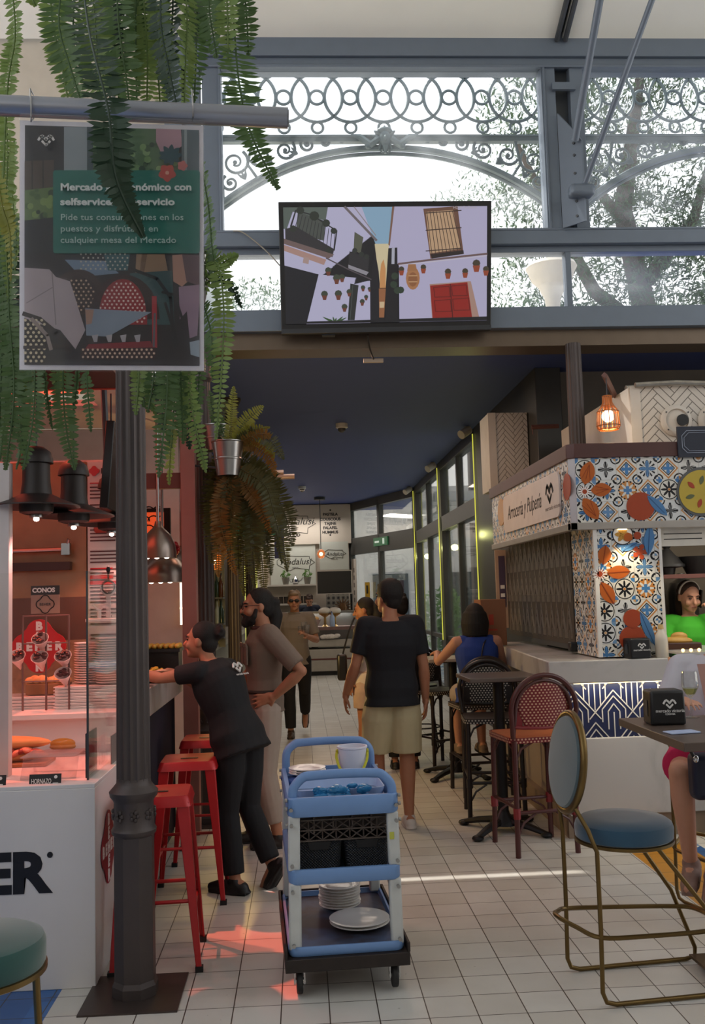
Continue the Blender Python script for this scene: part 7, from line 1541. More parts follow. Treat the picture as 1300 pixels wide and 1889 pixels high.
# table on the right and what stands on it
t = thing('foreground_bar_table', 'dark wooden bar table at the right edge with a bronze base plate', 'table', (1.86, 4.06, 0)); g = MB(); g.bx(1.455, 2.26, 3.68, 4.45, 1.015, 1.05); g.build('table_top', P('table_brown', '#554840', .35, 0, .2, 7), t, True, bevel=.003)
g = MB(); g.cyl((1.9, 4.06, .02), (1.9, 4.06, 1.015), .035, n=20); g.build('pedestal', P('bronze_base', '#5c4c3a', .4, .6), t, True); g = MB(); g.prism([(1.66, 4.28, .03), (1.68, 3.83, .03), (2.14, 3.84, .03), (2.12, 4.3, .03)], (0, 0, .012)); g.build('base_plate', P('bronze_base', '#5c4c3a', .4, .6), t, True)
for x, y in ((1.71, 4.24), (1.72, 3.88), (2.09, 4.25), (2.09, 3.89)): g = MB(); g.cyl((x, y, 0), (x, y, .03), .015, n=10); g.build('glide_foot', BLACK, t, True)
c = AZ(1229, 1336, 1.05); napkin_box((c.x, c.y + .02, 1.05), .155, .15, -.06, 'black napkin box with a white mark on the table at the right edge', True)
c = AZ(1257, 1352, 1.05); t = thing('phone', 'pale blue card lying flat on the table at the right edge', 'card', (c.x, c.y, 1.05), .15); g = MB(); g.box((0, 0, .004), (.13, .075, .006)); g.build('card', P('pale_blue_card', '#a9b8d8', .4), t, bevel=.002); t.name = 'pale_card'
c = AZ(1290, 1328, 1.05); t = thing('wine_glass', 'wine glass with pale wine at the right edge of the table', 'glass', (c.x, 4.38, 1.05)); g = MB(); g.lathe([(.034, 0), (.034, .003), (.006, .008), (.004, .09), (.02, .105), (.038, .14), (.036, .19), (.033, .21), (.0325, .21), (.0355, .19), (.037, .141), (.019, .108)], 28, caps=False); g.build('bowl', GLASS('wine_crystal', (.97, .98, .97), .05, .12), t); g = MB(); g.lathe([(.004, .103), (.02, .108), (.034, .133), (.001, .134)], 24); g.build('wine', GLASS('white_wine', (.85, .85, .5), .1, .08, '#d8d890'), t)
c = AZ(1272, 1322, 1.05); g = MB(); rnd = random.Random(12)
for i in range(9): g.ell((1.97 + rnd.uniform(-.05, .04), 4.36 + rnd.uniform(-.03, .03), 1.075 + rnd.uniform(-.01, .02)), (.05, .035, .02), R=Matrix.Rotation(rnd.uniform(-1, 1), 3, 'Y'), nu=8, nv=6)
tag(g.build('crumpled_napkin', P('paper_napkin', '#c9ccd4', .8)), 'crumpled white napkin behind the napkin box at the right edge', 'napkin')

# ================================================================== PEOPLE
def SKIN(name, c):
    if name in _mc: return _mc[name]
    M = Mat(name, .5, 0, .35); M.b.inputs['Subsurface Weight'].default_value = .08; M.b.inputs['Subsurface Radius'].default_value = (.02, .008, .005)
    M.base(M.mix(M.noise(30, 3), c, tuple(k * .9 for k in srgb(c)))); _mc[name] = M.m; return M.m
SK1 = SKIN('skin_olive', '#b57e62'); SK2 = SKIN('skin_fair', '#c08d74'); SK3 = SKIN('skin_tan', '#a87257')
HAIRK = P('hair_black', '#15110f', .75, 0, .4, 50, bump=.5, bscale=160); HAIRB = P('hair_brown', '#3a271c', .75, 0, .35, 50, bump=.5, bscale=160); HAIRG = P('hair_grey_sandy', '#8f7a66', .6, 0, .3, 50, bump=.4, bscale=160); HAIRL = P('hair_blond', '#b08f68', .7, 0, .3, 40, bump=.5, bscale=120)
def bake(mb, name, mat, parent, vox=.007, it=4, fac=.5):
    """weld overlapping volumes into one continuous smooth surface"""
    o = mb.build('tmp_' + name, mat, None, smooth=0)
    r = o.modifiers.new('r', 'REMESH'); r.mode = 'VOXEL'; r.voxel_size = vox; r.use_smooth_shade = True
    s = o.modifiers.new('s', 'SMOOTH'); s.factor = fac; s.iterations = it
    dg = bpy.context.evaluated_depsgraph_get(); me = bpy.data.meshes.new_from_object(o.evaluated_get(dg))
    old = o.data; bpy.data.objects.remove(o); bpy.data.meshes.remove(old)
    me.name = name
    if not me.materials: me.materials.append(mat)
    me.polygons.foreach_set('use_smooth', [True] * len(me.polygons))
    ob = bpy.data.objects.new(name, me); col.objects.link(ob); ob.parent = parent; return ob
def limb(mb, pts, radii, n=14): mb.tube(pts, radii, n); [mb.ell(p, r * .985, nu=12, nv=8) for p, r in zip(pts, radii)]
def hand(mb, w, d, nrm, side, curl=.35, s=1.0, spread=.12):
    """palm, four unequal bent fingers and a thumb; nrm faces out of the palm"""
    d = V(d).normalized(); nrm = V(nrm); nrm = (nrm - d * nrm.dot(d)).normalized(); a = d.cross(nrm) * side; w = V(w)
    R = Matrix((a, d, nrm)).transposed()
    mb.ell(w + d * .045 * s, (.038 * s, .052 * s, .015 * s), R=R, nu=14, nv=8); mb.tube([w - d * .02 * s, w + d * .03 * s], [.024 * s, .026 * s], 10)
    for k, (off, L) in enumerate(((.030, .070), (.0105, .079), (-.0095, .074), (-.029, .058))):
        p = w + d * (.082 - abs(k - 1.3) * .004) * s + a * off * s; dd = (d + a * (1.5 - k) * spread).normalized(); ang = curl * .5; pts = [p - dd * .02 * s, p]
        for seg, f in enumerate((.45, .32, .23)):
            v = dd * cos(ang) + nrm * sin(ang); p = p + v * L * f * s; pts.append(p); ang += curl
        r = [.0098, .0095, .0085, .0078, .0065]; mb.tube(pts, [q * s for q in r], 10); mb.ell(pts[-1], .0066 * s, nu=8, nv=6)
    p = w + d * .02 * s + a * .032 * s; v = (d * .62 + a * .7 + nrm * .35).normalized(); p2 = p + v * .04 * s; v2 = (d * .9 + a * .3 + nrm * .35).normalized(); p3 = p2 + v2 * .034 * s
    mb.tube([p - v * .02 * s, p, p2, p3], [.013 * s, .0135 * s, .0108 * s, .008 * s], 10); mb.ell(p3, .008 * s, nu=8, nv=6)
def lerp(a, b, t): return V(a) * (1 - t) + V(b) * t
STAND = dict(pel=(0, 0, .95), chest=(0, .0, 1.27), neck=(0, -.02, 1.47), head=(0, .02, 1.615), hipL=(-.09, 0, .91), hipR=(.09, 0, .91), kneeL=(-.1, .01, .49), kneeR=(.1, .01, .49), ankL=(-.1, -.03, .085), ankR=(.1, -.03, .085),
             shL=(-.175, -.01, 1.415), shR=(.175, -.01, 1.415), elL=(-.225, -.03, 1.13), elR=(.225, -.03, 1.13), wrL=(-.225, .05, .89), wrR=(.225, .05, .89), toeL=(0, 1, 0), toeR=(0, 1, 0), hdL=(0, .1, -1), hdR=(0, .1, -1), hnL=(1, 0, 0), hnR=(-1, 0, 0))
def person(label, loc, yaw, J=None, H=1.75, skin=SK1, top=None, bottom=None, shoe=None, hair='short', hmat=HAIRK, face=(0, 0), curl=(.35, .35), w=1.0, dep=1.0, female=False, extra=None, shoe_h=.0, zoff=0, vox=.0068):
    k = H / 1.75; j = {a: V(b) for a, b in STAND.items()}
    for a, b in (J or {}).items(): j[a] = V(b)
    for a in list(j):
        if a[:3] not in ('toe', 'hdL', 'hdR', 'hnL', 'hnR'): j[a] = j[a] * k + V(0, 0, zoff)
    t = thing('person', label, 'person', (loc[0], loc[1], 0), yaw)
    sH = (j['hipR'] - j['hipL']).normalized(); sS = (j['shR'] - j['shL']).normalized(); up = (j['neck'] - j['pel']).normalized()
    hw = 1.06 if female else 1.0; ww = .86 if female else 1.0; cw = .9 if female else 1.0
    def ring(c, rx, ry, u, inf=0, n=22):
        s = (sH * (1 - u) + sS * u).normalized()
        ax = ((j['chest'] - j['pel']) * (1 - u) + (j['neck'] - j['chest']) * u).normalized(); f = ax.cross(s).normalized(); s = f.cross(ax).normalized()
        rx, ry = rx * w * k + inf, ry * dep * k + inf
        return [V(c) + s * rx * math.copysign(abs(cos(2 * pi * i / n)) ** .85, cos(2 * pi * i / n)) + f * ry * math.copysign(abs(sin(2 * pi * i / n)) ** .9, sin(2 * pi * i / n)) for i in range(n)]
    axL = (j['chest'] - j['pel']).normalized()
    secs = [(j['pel'] - axL * .10 * k, .10, .085, 0), (j['pel'] - axL * .04 * k, .155 * hw, .115, 0), (j['pel'] + axL * .03 * k, .162 * hw, .118, .05), (lerp(j['pel'], j['chest'], .5), .14 * ww, .102, .4), (lerp(j['pel'], j['chest'], .8), .158 * cw, .112, .8), (j['chest'] + (j['neck'] - j['chest']) * .1, .172 * cw, .122, 1), (lerp(j['chest'], j['neck'], .5), .170 * cw, .108, 1), (lerp(j['chest'], j['neck'], .8), .125 * cw, .08, 1), (j['neck'], .062, .06, 1)]
    g = MB(); g.loft([ring(c, a, b, u) for c, a, b, u in secs])
    hd = j['head']; Rh = Matrix.Rotation(face[0], 3, 'Z') @ Matrix.Rotation(face[1], 3, 'X'); q = lambda x, y, z: hd + Rh @ (V(x, y, z) * k)
    nb = j['neck'] - (j['head'] - j['neck']) * .15
    limb(g, [nb, lerp(j['neck'], q(0, -.02, -.06), .6), q(0, -.015, -.05)], [.06 * k, .054 * k, .055 * k] if not female else [.052 * k, .046 * k, .048 * k])
    # head with face
    g.ell(q(0, -.012, .03), (.075 * k, .092 * k, .09 * k), R=Rh, nu=20, nv=14); g.ell(q(0, .015, -.02), (.066 * k, .078 * k, .088 * k), R=Rh, nu=20, nv=14); g.ell(q(0, .045, -.072), (.046 * k, .046 * k, .038 * k), R=Rh); g.ell(q(0, .074, -.093), (.022 * k, .018 * k, .016 * k), R=Rh)
    g.tube([q(0, .083, .022), q(0, .098, -.005), q(0, .113, -.027)], [.009 * k, .012 * k, .015 * k], 10); g.ell(q(0, .112, -.03), (.015 * k, .012 * k, .010 * k), R=Rh); g.ell(q(0, .078, .035), (.05 * k, .014 * k, .012 * k), R=Rh); g.ell(q(0, .088, -.06), (.023 * k, .01 * k, .012 * k), R=Rh)
    for s in (-1, 1): g.ell(q(s * .076, -.012, -.005), (.011 * k, .02 * k, .032 * k), R=Rh, nu=10, nv=8); g.ell(q(s * .04, .068, -.03), (.024 * k, .02 * k, .024 * k), R=Rh)
    am = .92 if female else 1.0
    for S, sd in (('L', -1), ('R', 1)):
        sh, el, wr = j['sh' + S], j['el' + S], j['wr' + S]
        limb(g, [lerp(j['chest'], j['neck'], .55), lerp(lerp(j['chest'], j['neck'], .7), sh, .75), sh], [.08 * k * am, .064 * k * am, .058 * k * am])
        limb(g, [sh, lerp(sh, el, .35), lerp(sh, el, .8), el, lerp(el, wr, .25), lerp(el, wr, .7), wr], [r * k * am for r in (.056, .05, .041, .038, .043, .034, .026)])
        hand(g, wr, j['hd' + S], j['hn' + S], -sd if False else (1 if sd < 0 else -1), curl[0 if sd < 0 else 1], k * (.95 if female else 1.02))
        hp, kn, an = j['hip' + S], j['knee' + S], j['ank' + S]
        limb(g, [hp, lerp(hp, kn, .3), lerp(hp, kn, .75), kn, lerp(kn, an, .3), lerp(kn, an, .75), an], [r * k for r in (.092, .088, .066, .056, .058, .042, .036)])
        td = j['toe' + S].normalized(); ft = an + V(0, 0, -.04 * k); limb(g, [an, ft - td * .04 * k, ft + td * .07 * k - V(0, 0, .01 * k), ft + td * .15 * k - V(0, 0, .02 * k)], [.036 * k, .036 * k, .034 * k, .024 * k])
    bake(g, 'body', skin, t, vox)
    # eyes, brows, mouth
    EYE = P('eye_dark', '#241a16', .2); LIP = P('lip', '#8c4a40', .5)
    for s in (-1, 1):
        g = MB(); g.ell(q(s * .031, .083, .008), (.012 * k, .008 * k, .006 * k), R=Rh, nu=10, nv=8); g.build('eye', EYE, t)
        g = MB(); g.tube([q(s * .015, .093, .026), q(s * .034, .09, .032), q(s * .052, .076, .026)], [.004 * k, .005 * k, .003 * k], 6); g.build('eyebrow', hmat, t)
    g = MB(); g.tube([q(-.022, .094, -.058), q(0, .101, -.056), q(.022, .094, -.058)], [.003 * k, .0065 * k, .003 * k], 8); g.build('lips', LIP, t)
    # hair
    g = MB()
    def cap(dz=0, f=1.0): g.ell(q(0, -.026, .044 + dz), (.083 * k * f, .093 * k * f, .09 * k * f), R=Rh, nu=22, nv=14); g.ell(q(0, -.055, -.0), (.07 * k, .06 * k, .085 * k), R=Rh, nu=18, nv=12)
    if hair != 'bald': cap()
    if hair == 'full':
        cap(.004, 1.12); hair = 'short'
    if hair == 'short':
        for i in range(26):
            a = random.random() * 6.28; b = random.uniform(.15, 1.2); g.ell(q(.074 * cos(a) * cos(b), -.03 + .082 * sin(a) * cos(b), .05 + .088 * sin(b)), (.02 * k, .02 * k, .018 * k), nu=8, nv=6)
        g.ell(q(.0, .055, .09), (.055 * k, .03 * k, .022 * k), R=Rh)
    if hair in ('bun', 'ponytail'):
        g.ell(q(0, -.125, .06 if hair == 'bun' else .02), (.045 * k, .042 * k, .042 * k), R=Rh)
        if hair == 'bun':
            for i in range(9): a = i * .7; g.ell(q(.04 * cos(a), -.135 + .02 * sin(a * 1.7), .065 + .04 * sin(a)), (.018 * k, .018 * k, .016 * k), nu=8, nv=6)
        else: limb(g, [q(0, -.12, .0), q(0, -.13, -.07), q(.0, -.11, -.15), q(0, -.1, -.2)], [.04 * k, .05 * k, .045 * k, .02 * k])
    if hair == 'bob':
        for i in range(15):
            a = pi + .25 + (pi - .5) * i / 14 if False else pi * .93 + (pi * 1.14) * i / 14; limb(g, [q(.078 * cos(a), -.02 + .085 * sin(a), .04), q(.094 * cos(a), -.02 + .095 * sin(a), -.04), q(.088 * cos(a), -.02 + .085 * sin(a), -.13)], [.024 * k, .028 * k, .02 * k], 8)
    if hair == 'long':
        for i in range(13):
            a = pi * .95 + (pi * 1.1) * i / 12; limb(g, [q(.075 * cos(a), -.02 + .082 * sin(a), .04), q(.088 * cos(a), -.03 + .085 * sin(a), -.08), q(.08 * cos(a), -.045 + .075 * sin(a), -.2), q(.07 * cos(a), -.05 + .065 * sin(a), -.3)], [.024 * k, .026 * k, .024 * k, .012 * k], 8)
    if hair != 'bald': bake(g, 'hair', hmat, t, .0075, 2)
    # clothes
    if top:
        i_ = .014; hem = top.get('hem', .02); g = MB()
        S_ = [(j['pel'] + axL * (-hem) * k, .168 * hw, .124, 0)] + [x for x in secs if (V(x[0]) - j['pel']).dot(axL) > (-hem + .02) * k][:-1] + [(lerp(j['chest'], j['neck'], .93), .085 if not female else .08, .07, 1)]
        g.loft([ring(c, a * top.get('fit', 1), b * top.get('fit', 1), u, i_) for c, a, b, u in S_])
        for S in 'LR':
            sh, el, wr = j['sh' + S], j['el' + S], j['wr' + S]; sl = top.get('sleeve', .7); ar = am
            if sl > 0: limb(g, [lerp(j['chest'], j['neck'], .5), lerp(lerp(j['chest'], j['neck'], .68), sh, .75), sh], [.09 * k * ar, .078 * k * ar, .074 * k * ar]); g.tube([sh, lerp(sh, el, .4 * min(sl, 1) / .7), lerp(sh, el, min(sl, 1))], [.074 * k * ar, .07 * k * ar, .066 * k * ar], 14)
            else: limb(g, [lerp(j['chest'], j['neck'], .5), lerp(lerp(j['chest'], j['neck'], .7), sh, .7)], [.088 * k * ar, .068 * k * ar])
            if sl > 1: g.tube([el, lerp(el, wr, sl - 1)], [.058 * k, .046 * k], 14); g.ell(el, .058 * k)
        bake(g, top.get('name', 'shirt'), top['mat'], t, .0085, 3)
        if 'collar' in top:
            g = MB(); c = lerp(j['chest'], j['neck'], .98); g.tube([p + V(0, 0, 0) for p in ring(c, .074, .072, 1)], .014 * k, 8, closed=True); g.build('collar', top['collar'], t)
    if bottom:
        g = MB(); L = bottom.get('len', 1); b_ = bottom.get('r', 1.0)
        g.loft([ring(c, a, b, u, .009) for c, a, b, u in secs[:3]] + [ring(j['pel'] + axL * .075 * k, .157 * hw, .115, .1, .008)])
        for S in 'LR':
            hp, kn, an = j['hip' + S], j['knee' + S], j['ank' + S]
            if L <= .5: e = lerp(hp, kn, L * 2); limb(g, [hp, lerp(hp, e, .4)], [.104 * k, .105 * k * b_]); g.tube([lerp(hp, e, .35), lerp(hp, e, .7), e], [.104 * k * b_, .098 * k * b_, .095 * k * b_], 16)
            else: e = lerp(kn, an, (L - .5) * 2); limb(g, [hp, lerp(hp, kn, .4), kn, lerp(kn, e, .5)], [.102 * k, .096 * k * b_, .073 * k * b_, .072 * k * b_]); g.tube([lerp(kn, e, .5), e], [.072 * k * b_, .064 * k * b_], 14)
        bake(g, bottom.get('name', 'trousers'), bottom['mat'], t, .0085, 3)
        if 'belt' in bottom: g = MB(); g.tube(ring(j['pel'] + axL * .08 * k, .158 * hw, .116, .1, .012), .012, 8, closed=True); g.build('belt', bottom['belt'], t)
    if shoe:
        for S in 'LR':
            an = j['ank' + S]; td = j['toe' + S].normalized(); dn = V(0, 0, -1); dn = (dn - td * dn.dot(td)).normalized(); sdv = td.cross(dn); R = Matrix((sdv, td, -dn)).transposed(); b = an + dn * .055 * k
            g = MB(); limb(g, [an + dn * .02 * k, b - td * .05 * k, b + td * .03 * k, b + td * .11 * k, b + td * .165 * k + dn * .006 * k], [.044 * k, .043 * k, .044 * k, .04 * k, .028 * k])
            for tt in (-.06, .0, .06, .12): g.ell(b + td * tt * k + dn * .02 * k, (.044 * k, .05 * k, .014 * k), R=R)
            o = bake(g, 'shoe', shoe[0], t, .0075, 3)
            g = MB(); vs = [b + dn * .034 * k + td * (yy * k) + sdv * (xx * k) for xx, yy in ((-.036, -.09), (.036, -.09), (.045, -.02), (.045, .1), (.03, .175), (-.03, .175), (-.045, .1), (-.045, -.02))]; g.prism(vs, -dn * .018 * k); g.build('sole', shoe[1], o, bevel=.004)
    if extra: extra(t, j, q, Rh, k, ring)
    return t
BLK = P('cloth_black', '#131317', .85, 0, .2, 14, bump=.2, bscale=300); NVY = P('cloth_black_navy', '#0f1119', .85, 0, .2, 14, bump=.2, bscale=300)
SOLEW = P('sole_white', '#b9b5b0', .6); SOLEK = P('sole_black', '#1a1818', .7)

# woman in black uniform leaning over the bar
def uni(t, j, q, Rh, k, ring):
    c = lerp(j['chest'], j['neck'], .42); up = (j['neck'] - j['chest']).normalized(); R_ = (j['shR'] - j['shL']).normalized(); bk = R_.cross(up).normalized() * 1
    bk = -up.cross(R_).normalized(); o = c + bk * .141 + R_ * .03
    g = MB(); mark_logo(g, lambda x, y: o + bk * .006 + R_ * x - up * y, 0, 0, .042, bk * .006); g.build('uniform_logo', TXT_W, t, smooth=0)
    text('lettering', 'mercado victoria', .02, o + bk * .014 - up * .062 - R_ * .05, R_, up, TXT_W, t, world=False, width=.12)
person('woman in black uniform with dark hair in a bun leaning over the bar', (-.34, 5.68), RAD(58), dict(pel=(0, .06, .91), chest=(0, .19, 1.215), neck=(0, .28, 1.385), head=(0, .345, 1.52), hipL=(-.09, .06, .87), hipR=(.09, .05, .87), kneeL=(-.09, .09, .47), kneeR=(.07, .04, .48), ankL=(-.12, .02, .09), ankR=(.06, -.13, .15), toeR=(.1, .55, -.75), toeL=(-.1, 1, 0),
    shL=(-.165, .25, 1.335), shR=(.165, .25, 1.335), elL=(-.24, .48, 1.30), elR=(.18, .46, 1.20), wrL=(-.22, .70, 1.33), wrR=(.02, .62, 1.32), hdL=(.1, 1, 0), hdR=(-.8, .5, .1), hnL=(0, 0, -1), hnR=(0, 0, -1)), 1.62, SK1, dict(mat=BLK, sleeve=.55, hem=.1, fit=1.03, name='tunic'), dict(mat=BLK, len=.97), (P('shoe_black', '#161517', .5), SOLEK), 'bun', HAIRK, (.25, .05), female=True, extra=uni, w=1.05, dep=1.1)

# bearded man with a ponytail, hand on hip
def beard(t, j, q, Rh, k, ring):
    g = MB(); g.ell(q(0, .058, -.085), (.053 * k, .05 * k, .045 * k), R=Rh); g.ell(q(0, .085, -.105), (.032 * k, .03 * k, .034 * k), R=Rh); g.tube([q(-.03, .095, -.05), q(0, .108, -.043), q(.03, .095, -.05)], [.006, .009, .006], 8)
    for s in (-1, 1): g.tube([q(s * .066, .02, -.01), q(s * .06, .035, -.06), q(s * .04, .06, -.09)], [.012 * k, .02 * k, .024 * k], 8)
    bake(g, 'beard', HAIRK, t, .006, 2)
    g = MB()
    for s in (-1, 1): g.tube([q(s * .031 + .024 * cos(a), .108, .006 + .017 * sin(a)) for a in [2 * pi * i / 16 for i in range(16)]], .0022, 6, closed=True); g.tube([q(s * .054, .105, .012), q(s * .077, .05, .012), q(s * .08, -.015, .012)], .002, 6)
    g.tube([q(-.008, .11, .01), q(.008, .11, .01)], .002, 6); g.build('glasses', BLACKM, t)
    for sx in (-.075, .075):
        c = lerp(j['chest'], j['neck'], .2) + V(sx, .137, 0); g = MB(); g.box(c - V(0, .004, .03), (.1, .014, .13)); g.box(c + V(0, .003, .035), (.104, .012, .03)); g.build('chest_pocket', P('shirt_taupe', '#7c6c60', .85, 0, .08, 20), t, bevel=.004)
SAND = P('sandal_dark', '#2a211d', .6)
person('bearded man with a ponytail and glasses in a taupe shirt, hand on hip', (-.27, 6.66), RAD(102), dict(elL=(-.30, -.20, 1.17), wrL=(-.19, -.035, 1.005), hdL=(.25, .95, -.22), hnL=(1, .1, -.1), elR=(.24, .06, 1.14), wrR=(.2, .2, .98), hdR=(-.2, .9, -.3), hnR=(-1, 0, 0), kneeL=(-.1, .02, .49), ankL=(-.11, -.05, .085), ankR=(.1, .09, .085), kneeR=(.1, .06, .49), neck=(0, -.0, 1.46), head=(0, .04, 1.60)),
    1.745, SK1, dict(mat=P('shirt_taupe', '#7c6c60', .85, 0, .08, 20), sleeve=.85, hem=.06, collar=P('collar_red_brown', '#4a2a26', .8)), dict(mat=P('trousers_beige', '#a8988c', .85, 0, .1, 14), len=.9, r=1.06, belt=SAND), (SAND, SOLEK), 'ponytail', HAIRK, (.06, -.04), (.15, .35), extra=beard)

# man with sunglasses carrying glasses
def shades(t, j, q, Rh, k, ring):
    g = MB()
    for s in (-1, 1): g.ell(q(s * .034, .098, .008), (.028 * k, .012 * k, .02 * k), R=Rh); g.tube([q(s * .06, .09, .012), q(s * .08, -.01, .012)], .004, 6)
    g.tube([q(-.01, .104, .012), q(.01, .104, .012)], .005, 6); g.build('sunglasses', BLACK, t)
    g = MB(); g.bx(-.05, .05, .125, .135, j['chest'].z + .02, j['chest'].z + .11); g.build('placket', P('polo_grey', '#8b8178', .85), t)
tm = person('man in sunglasses and grey polo walking towards the camera with empty glasses', (-.09, 11.75), RAD(178), dict(elL=(-.26, .02, 1.14), wrL=(-.15, .27, 1.2), hdL=(.4, .6, .5), hnL=(.8, .3, 0), elR=(.25, .02, 1.14), wrR=(.22, .2, 1.02), hdR=(-.3, .8, -.2), kneeR=(.08, .14, .5), ankR=(.07, .16, .085), kneeL=(-.1, -.02, .52), ankL=(-.09, -.3, .24), toeL=(0, .75, -.66)),
    1.74, SK2, dict(mat=P('polo_grey', '#8b8178', .85), sleeve=.75, hem=.1, collar=P('polo_grey', '#8b8178', .85)), dict(mat=P('trousers_dark', '#1d1c20', .85), len=.97), (P('shoe_brown', '#4a3526', .5), SOLEK), 'short', HAIRG, (0, 0), (.55, .3), extra=shades)
for i, (dx, dz) in enumerate(((0, 0), (.07, .015), (.035, .05))):
    c = thing('drinking_glass', 'empty drinking glass held by the man in sunglasses', 'glass', (-.02 + dx, 11.42, 1.215 + dz), 0, 'glasses held by the man in sunglasses'); g = MB(); g.lathe([(.028, 0), (.034, .1), (.032, .1), (.026, .006)], 18, caps=False); g.build('tumbler', GLASS('tumbler_glass', (.96, .96, .96), .25, .12, '#e0dcd8'), c)

# man in a black t-shirt and cream shorts seen from behind
person('black haired man in a black shirt and cream shorts walking away', (.635, 7.02), RAD(4), dict(shL=(-.18, -.01, 1.42), shR=(.18, -.01, 1.42), elL=(-.26, -.02, 1.14), wrL=(-.32, .10, .93), hdL=(-.05, .3, -.9), elR=(.235, -.03, 1.12), wrR=(.25, .02, .88), ankR=(.09, -.05, .085), kneeR=(.1, .02, .49), kneeL=(-.11, .08, .5), ankL=(-.1, .16, .085), head=(0, .03, 1.615)),
    1.765, SK3, dict(mat=NVY, sleeve=.72, hem=.1, fit=1.1), dict(mat=P('shorts_cream', '#b9ad8c', .85, 0, .06, 14), len=.47, r=1.18, name='shorts'), (P('sneaker_white', '#c4bdb8', .6), SOLEW), 'full', HAIRK, (.55, .05), w=1.03, dep=1.05)
# woman in white beside him
def bagw(t, j, q, Rh, k, ring): pass
person('young woman in white t-shirt and pink shorts half hidden by the man in black', (.60, 9.05), RAD(62), dict(elL=(-.22, .0, 1.14), wrL=(-.2, .1, .92), elR=(.22, .02, 1.14), wrR=(.2, .14, .95), kneeR=(.1, .1, .5), ankR=(.1, .12, .085)), 1.64, SK3, dict(mat=P('tee_white', '#c9bcb4', .85), sleeve=.6, hem=.06), dict(mat=P('denim_pink', '#b39a8f', .9, 0, .2, 14), len=.3, r=1.12, name='shorts'), (P('sneaker_white', '#c4bdb8', .6), SOLEW), 'ponytail', HAIRK, (.25, -.15), female=True)
c = AY(632, 1225, 9.05); t = thing('shoulder_bag', 'black shoulder bag hanging beside the young woman in white', 'bag', (c.x, 9.0, c.z)); g = MB(); g.box((c.x - .01, 8.95, c.z - .02), (.09, .14, .24)); g.build('bag_body', BLACK, t, True, bevel=.02); g = MB(); g.tube(bez([V(c.x, 8.95, c.z + .1), V(c.x + .06, 8.95, c.z + .3), V(c.x + .12, 9.0, c.z + .43)], 10), .008, 6); g.build('strap', BLACK, t, True)
person('dark clothed person almost hidden behind the man in black', (.95, 9.35), 0, None, 1.66, SK3, dict(mat=BLK, sleeve=.8, hem=.05), dict(mat=BLK, len=.97), (P('shoe_black', '#161517', .5), SOLEK), 'short', HAIRK, (.4, 0), vox=.009)
# woman in royal blue seated with her back to the camera
def strapx(t, j, q, Rh, k, ring):
    g = MB(); g.tube(bez([j['shR'] * .7 + j['neck'] * .3 + V(0, .01, .03), lerp(j['chest'], j['neck'], .6) + V(.03, -.13, 0), lerp(j['pel'], j['chest'], .7) + V(-.02, -.135, 0), j['pel'] + V(-.12, -.1, .03)], 16), .006, 6); g.build('bag_strap', BLACK, t)
SEAT = dict(pel=(0, -.03, .82), chest=(0, .0, 1.10), neck=(0, .01, 1.29), head=(0, .04, 1.43), hipL=(-.09, .0, .80), hipR=(.09, .0, .80), kneeL=(-.1, .40, .77), kneeR=(.1, .40, .77), ankL=(-.1, .36, .35), ankR=(.1, .36, .35), shL=(-.17, .0, 1.235), shR=(.17, .0, 1.235), elL=(-.30, .16, 1.07), wrL=(-.26, .42, 1.13), elR=(.26, .12, 1.02), wrR=(.2, .36, 1.13), hdL=(.3, 1, 0), hnL=(0, 0, -1), hdR=(-.4, 1, 0), hnR=(0, 0, -1))
person('woman with a black bob and royal blue sleeveless top seated facing away', (1.46, 8.08), RAD(3), SEAT, 1.75, SK2, dict(mat=P('top_royal_blue', '#1c3a86', .8, 0, .1, 14), sleeve=0, hem=.08, name='sleeveless_top'), dict(mat=P('shorts_white', '#a89a90', .85), len=.36, name='shorts'), (P('sandal_beige', '#7d6a58', .6), SOLEK), 'bob', HAIRK, (0, 0), female=True, extra=strapx, w=1.1, dep=1.0)
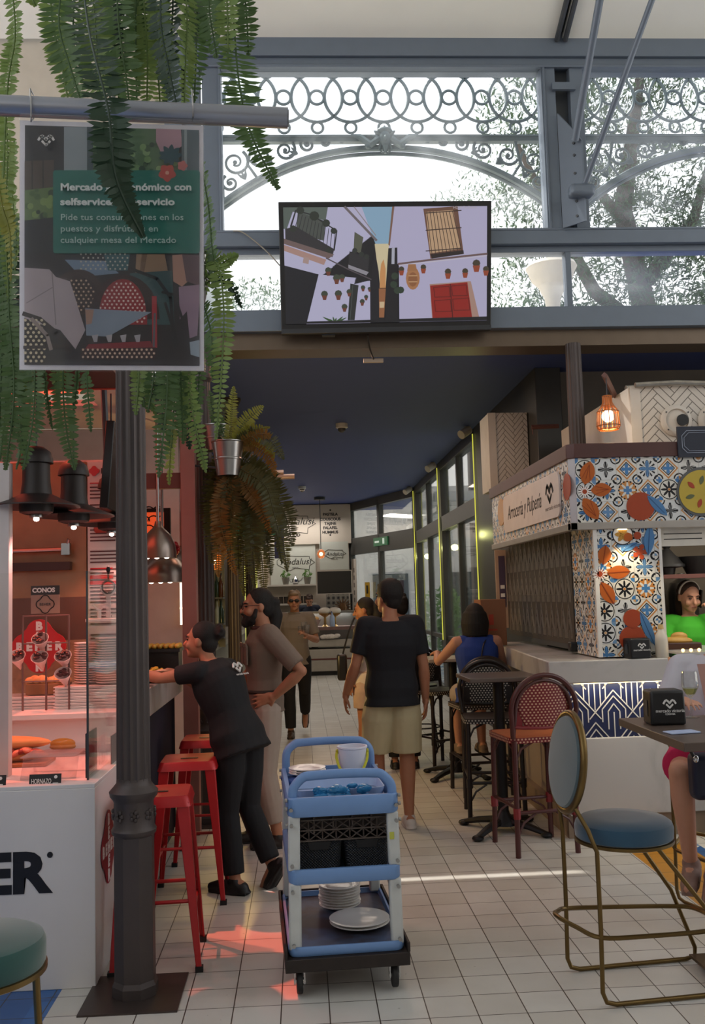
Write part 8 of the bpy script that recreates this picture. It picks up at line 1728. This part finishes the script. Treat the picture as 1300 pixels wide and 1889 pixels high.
# seated woman at the right edge
S2 = dict(SEAT); S2.update(chest=(-.03, 0, 1.10), neck=(-.07, .01, 1.29), head=(-.13, .04, 1.42), kneeR=(.2, .36, .75), ankR=(.17, .30, .31), kneeL=(-.02, .42, .77), ankL=(.08, .38, .27), elR=(.24, .1, 1.02), wrR=(.16, .32, 1.09), elL=(-.24, .12, 1.02), wrL=(-.14, .34, 1.09), toeR=(.2, .9, -.3), toeL=(.2, .9, -.2), shR=(.14, .0, 1.235), shL=(-.235, .0, 1.235))
def pinkpanel(t, j, q, Rh, k, ring):
    g = MB(); c = lerp(j['chest'], j['neck'], .3); g.prism([c + V(.11, .136, .1), c + V(-.11, .136, .1), c + V(-.06, .14, -.1), c + V(.08, .14, -.1)], (0, .006, 0)); g.build('wrap_panel', P('wrap_pink', '#b58f84', .85), t)
person('blond woman in a white top and bright pink shorts seated at the right edge', (2.13, 5.0), RAD(163), S2, 1.74, SK2, dict(mat=P('top_white', '#c2c2cc', .85), sleeve=.8, hem=.06), dict(mat=P('shorts_pink', '#c01f52', .8, 0, .08, 14), len=.42, r=1.08, name='shorts'), (P('shoe_taupe', '#85695e', .7), P('sole_taupe', '#8a7468', .7)), 'long', HAIRL, (0, -.1), female=True, w=1.15, dep=1.1, extra=pinkpanel)
c = AY(1285, 1430, 4.62); t = thing('navy_handbag', 'dark navy handbag on the lap of the woman in pink shorts', 'bag', (c.x, 4.62, c.z)); g = MB(); g.box((c.x + .06, 4.60, c.z), (.2, .1, .22)); g.build('bag_body', P('bag_navy', '#151a33', .5), t, True, bevel=.03, seg=3); g = MB(); g.tube(bez([V(c.x - .03, 4.56, c.z + .09), V(c.x - .05, 4.55, c.z + .15), V(c.x + .04, 4.55, c.z + .17), V(c.x + .14, 4.56, c.z + .1)], 14), .009, 8); g.build('handle', BLACK, t, True); g = MB(); g.ell((c.x - .03, 4.545, c.z + .09), (.014, .008, .018)); g.build('buckle', CHROME, t, True)
# woman in green on the phone inside the stall
def phone(t, j, q, Rh, k, ring):
    g = MB(); g.box(q(-.085, .01, -.01), (.012, .07, .14), R=Rh); g.build('phone', BLACK, t, bevel=.005); g = MB(); g.tube([q(.085 * cos(a), -.02 + .02, .03 + .1 * sin(a)) for a in [pi * i / 12 for i in range(13)]], .008, 6); g.build('hair_band', P('band_white', '#b5aca4', .6), t)
person('woman in bright green with a phone at her ear inside the right stall', (2.98, 7.28), RAD(170), dict(elL=(-.26, .2, 1.22), wrL=(-.13, .12, 1.46), hdL=(.15, .0, 1), hnL=(1, .2, 0), elR=(.24, .1, 1.14), wrR=(.15, .3, 1.08), hdR=(-.3, .9, 0)), 1.70, SK2, dict(mat=P('tee_green', '#3fae28', .8), sleeve=.7, hem=.06), dict(mat=BLK, len=.97), (P('shoe_black', '#161517', .5), SOLEK), 'ponytail', HAIRB, (.25, -.25), (1.0, .35), female=True, extra=phone)
# vendor at the far counter
person('vendor in a dark top looking down behind the far food counter', (.17, 21.62), pi, dict(head=(0, .08, 1.59)), 1.74, SK2, dict(mat=P('tee_navy', '#1d2233', .85), sleeve=.8, hem=.06), dict(mat=BLK, len=.97), (P('shoe_black', '#161517', .5), SOLEK), 'short', HAIRB, (0, -.55), vox=.01)
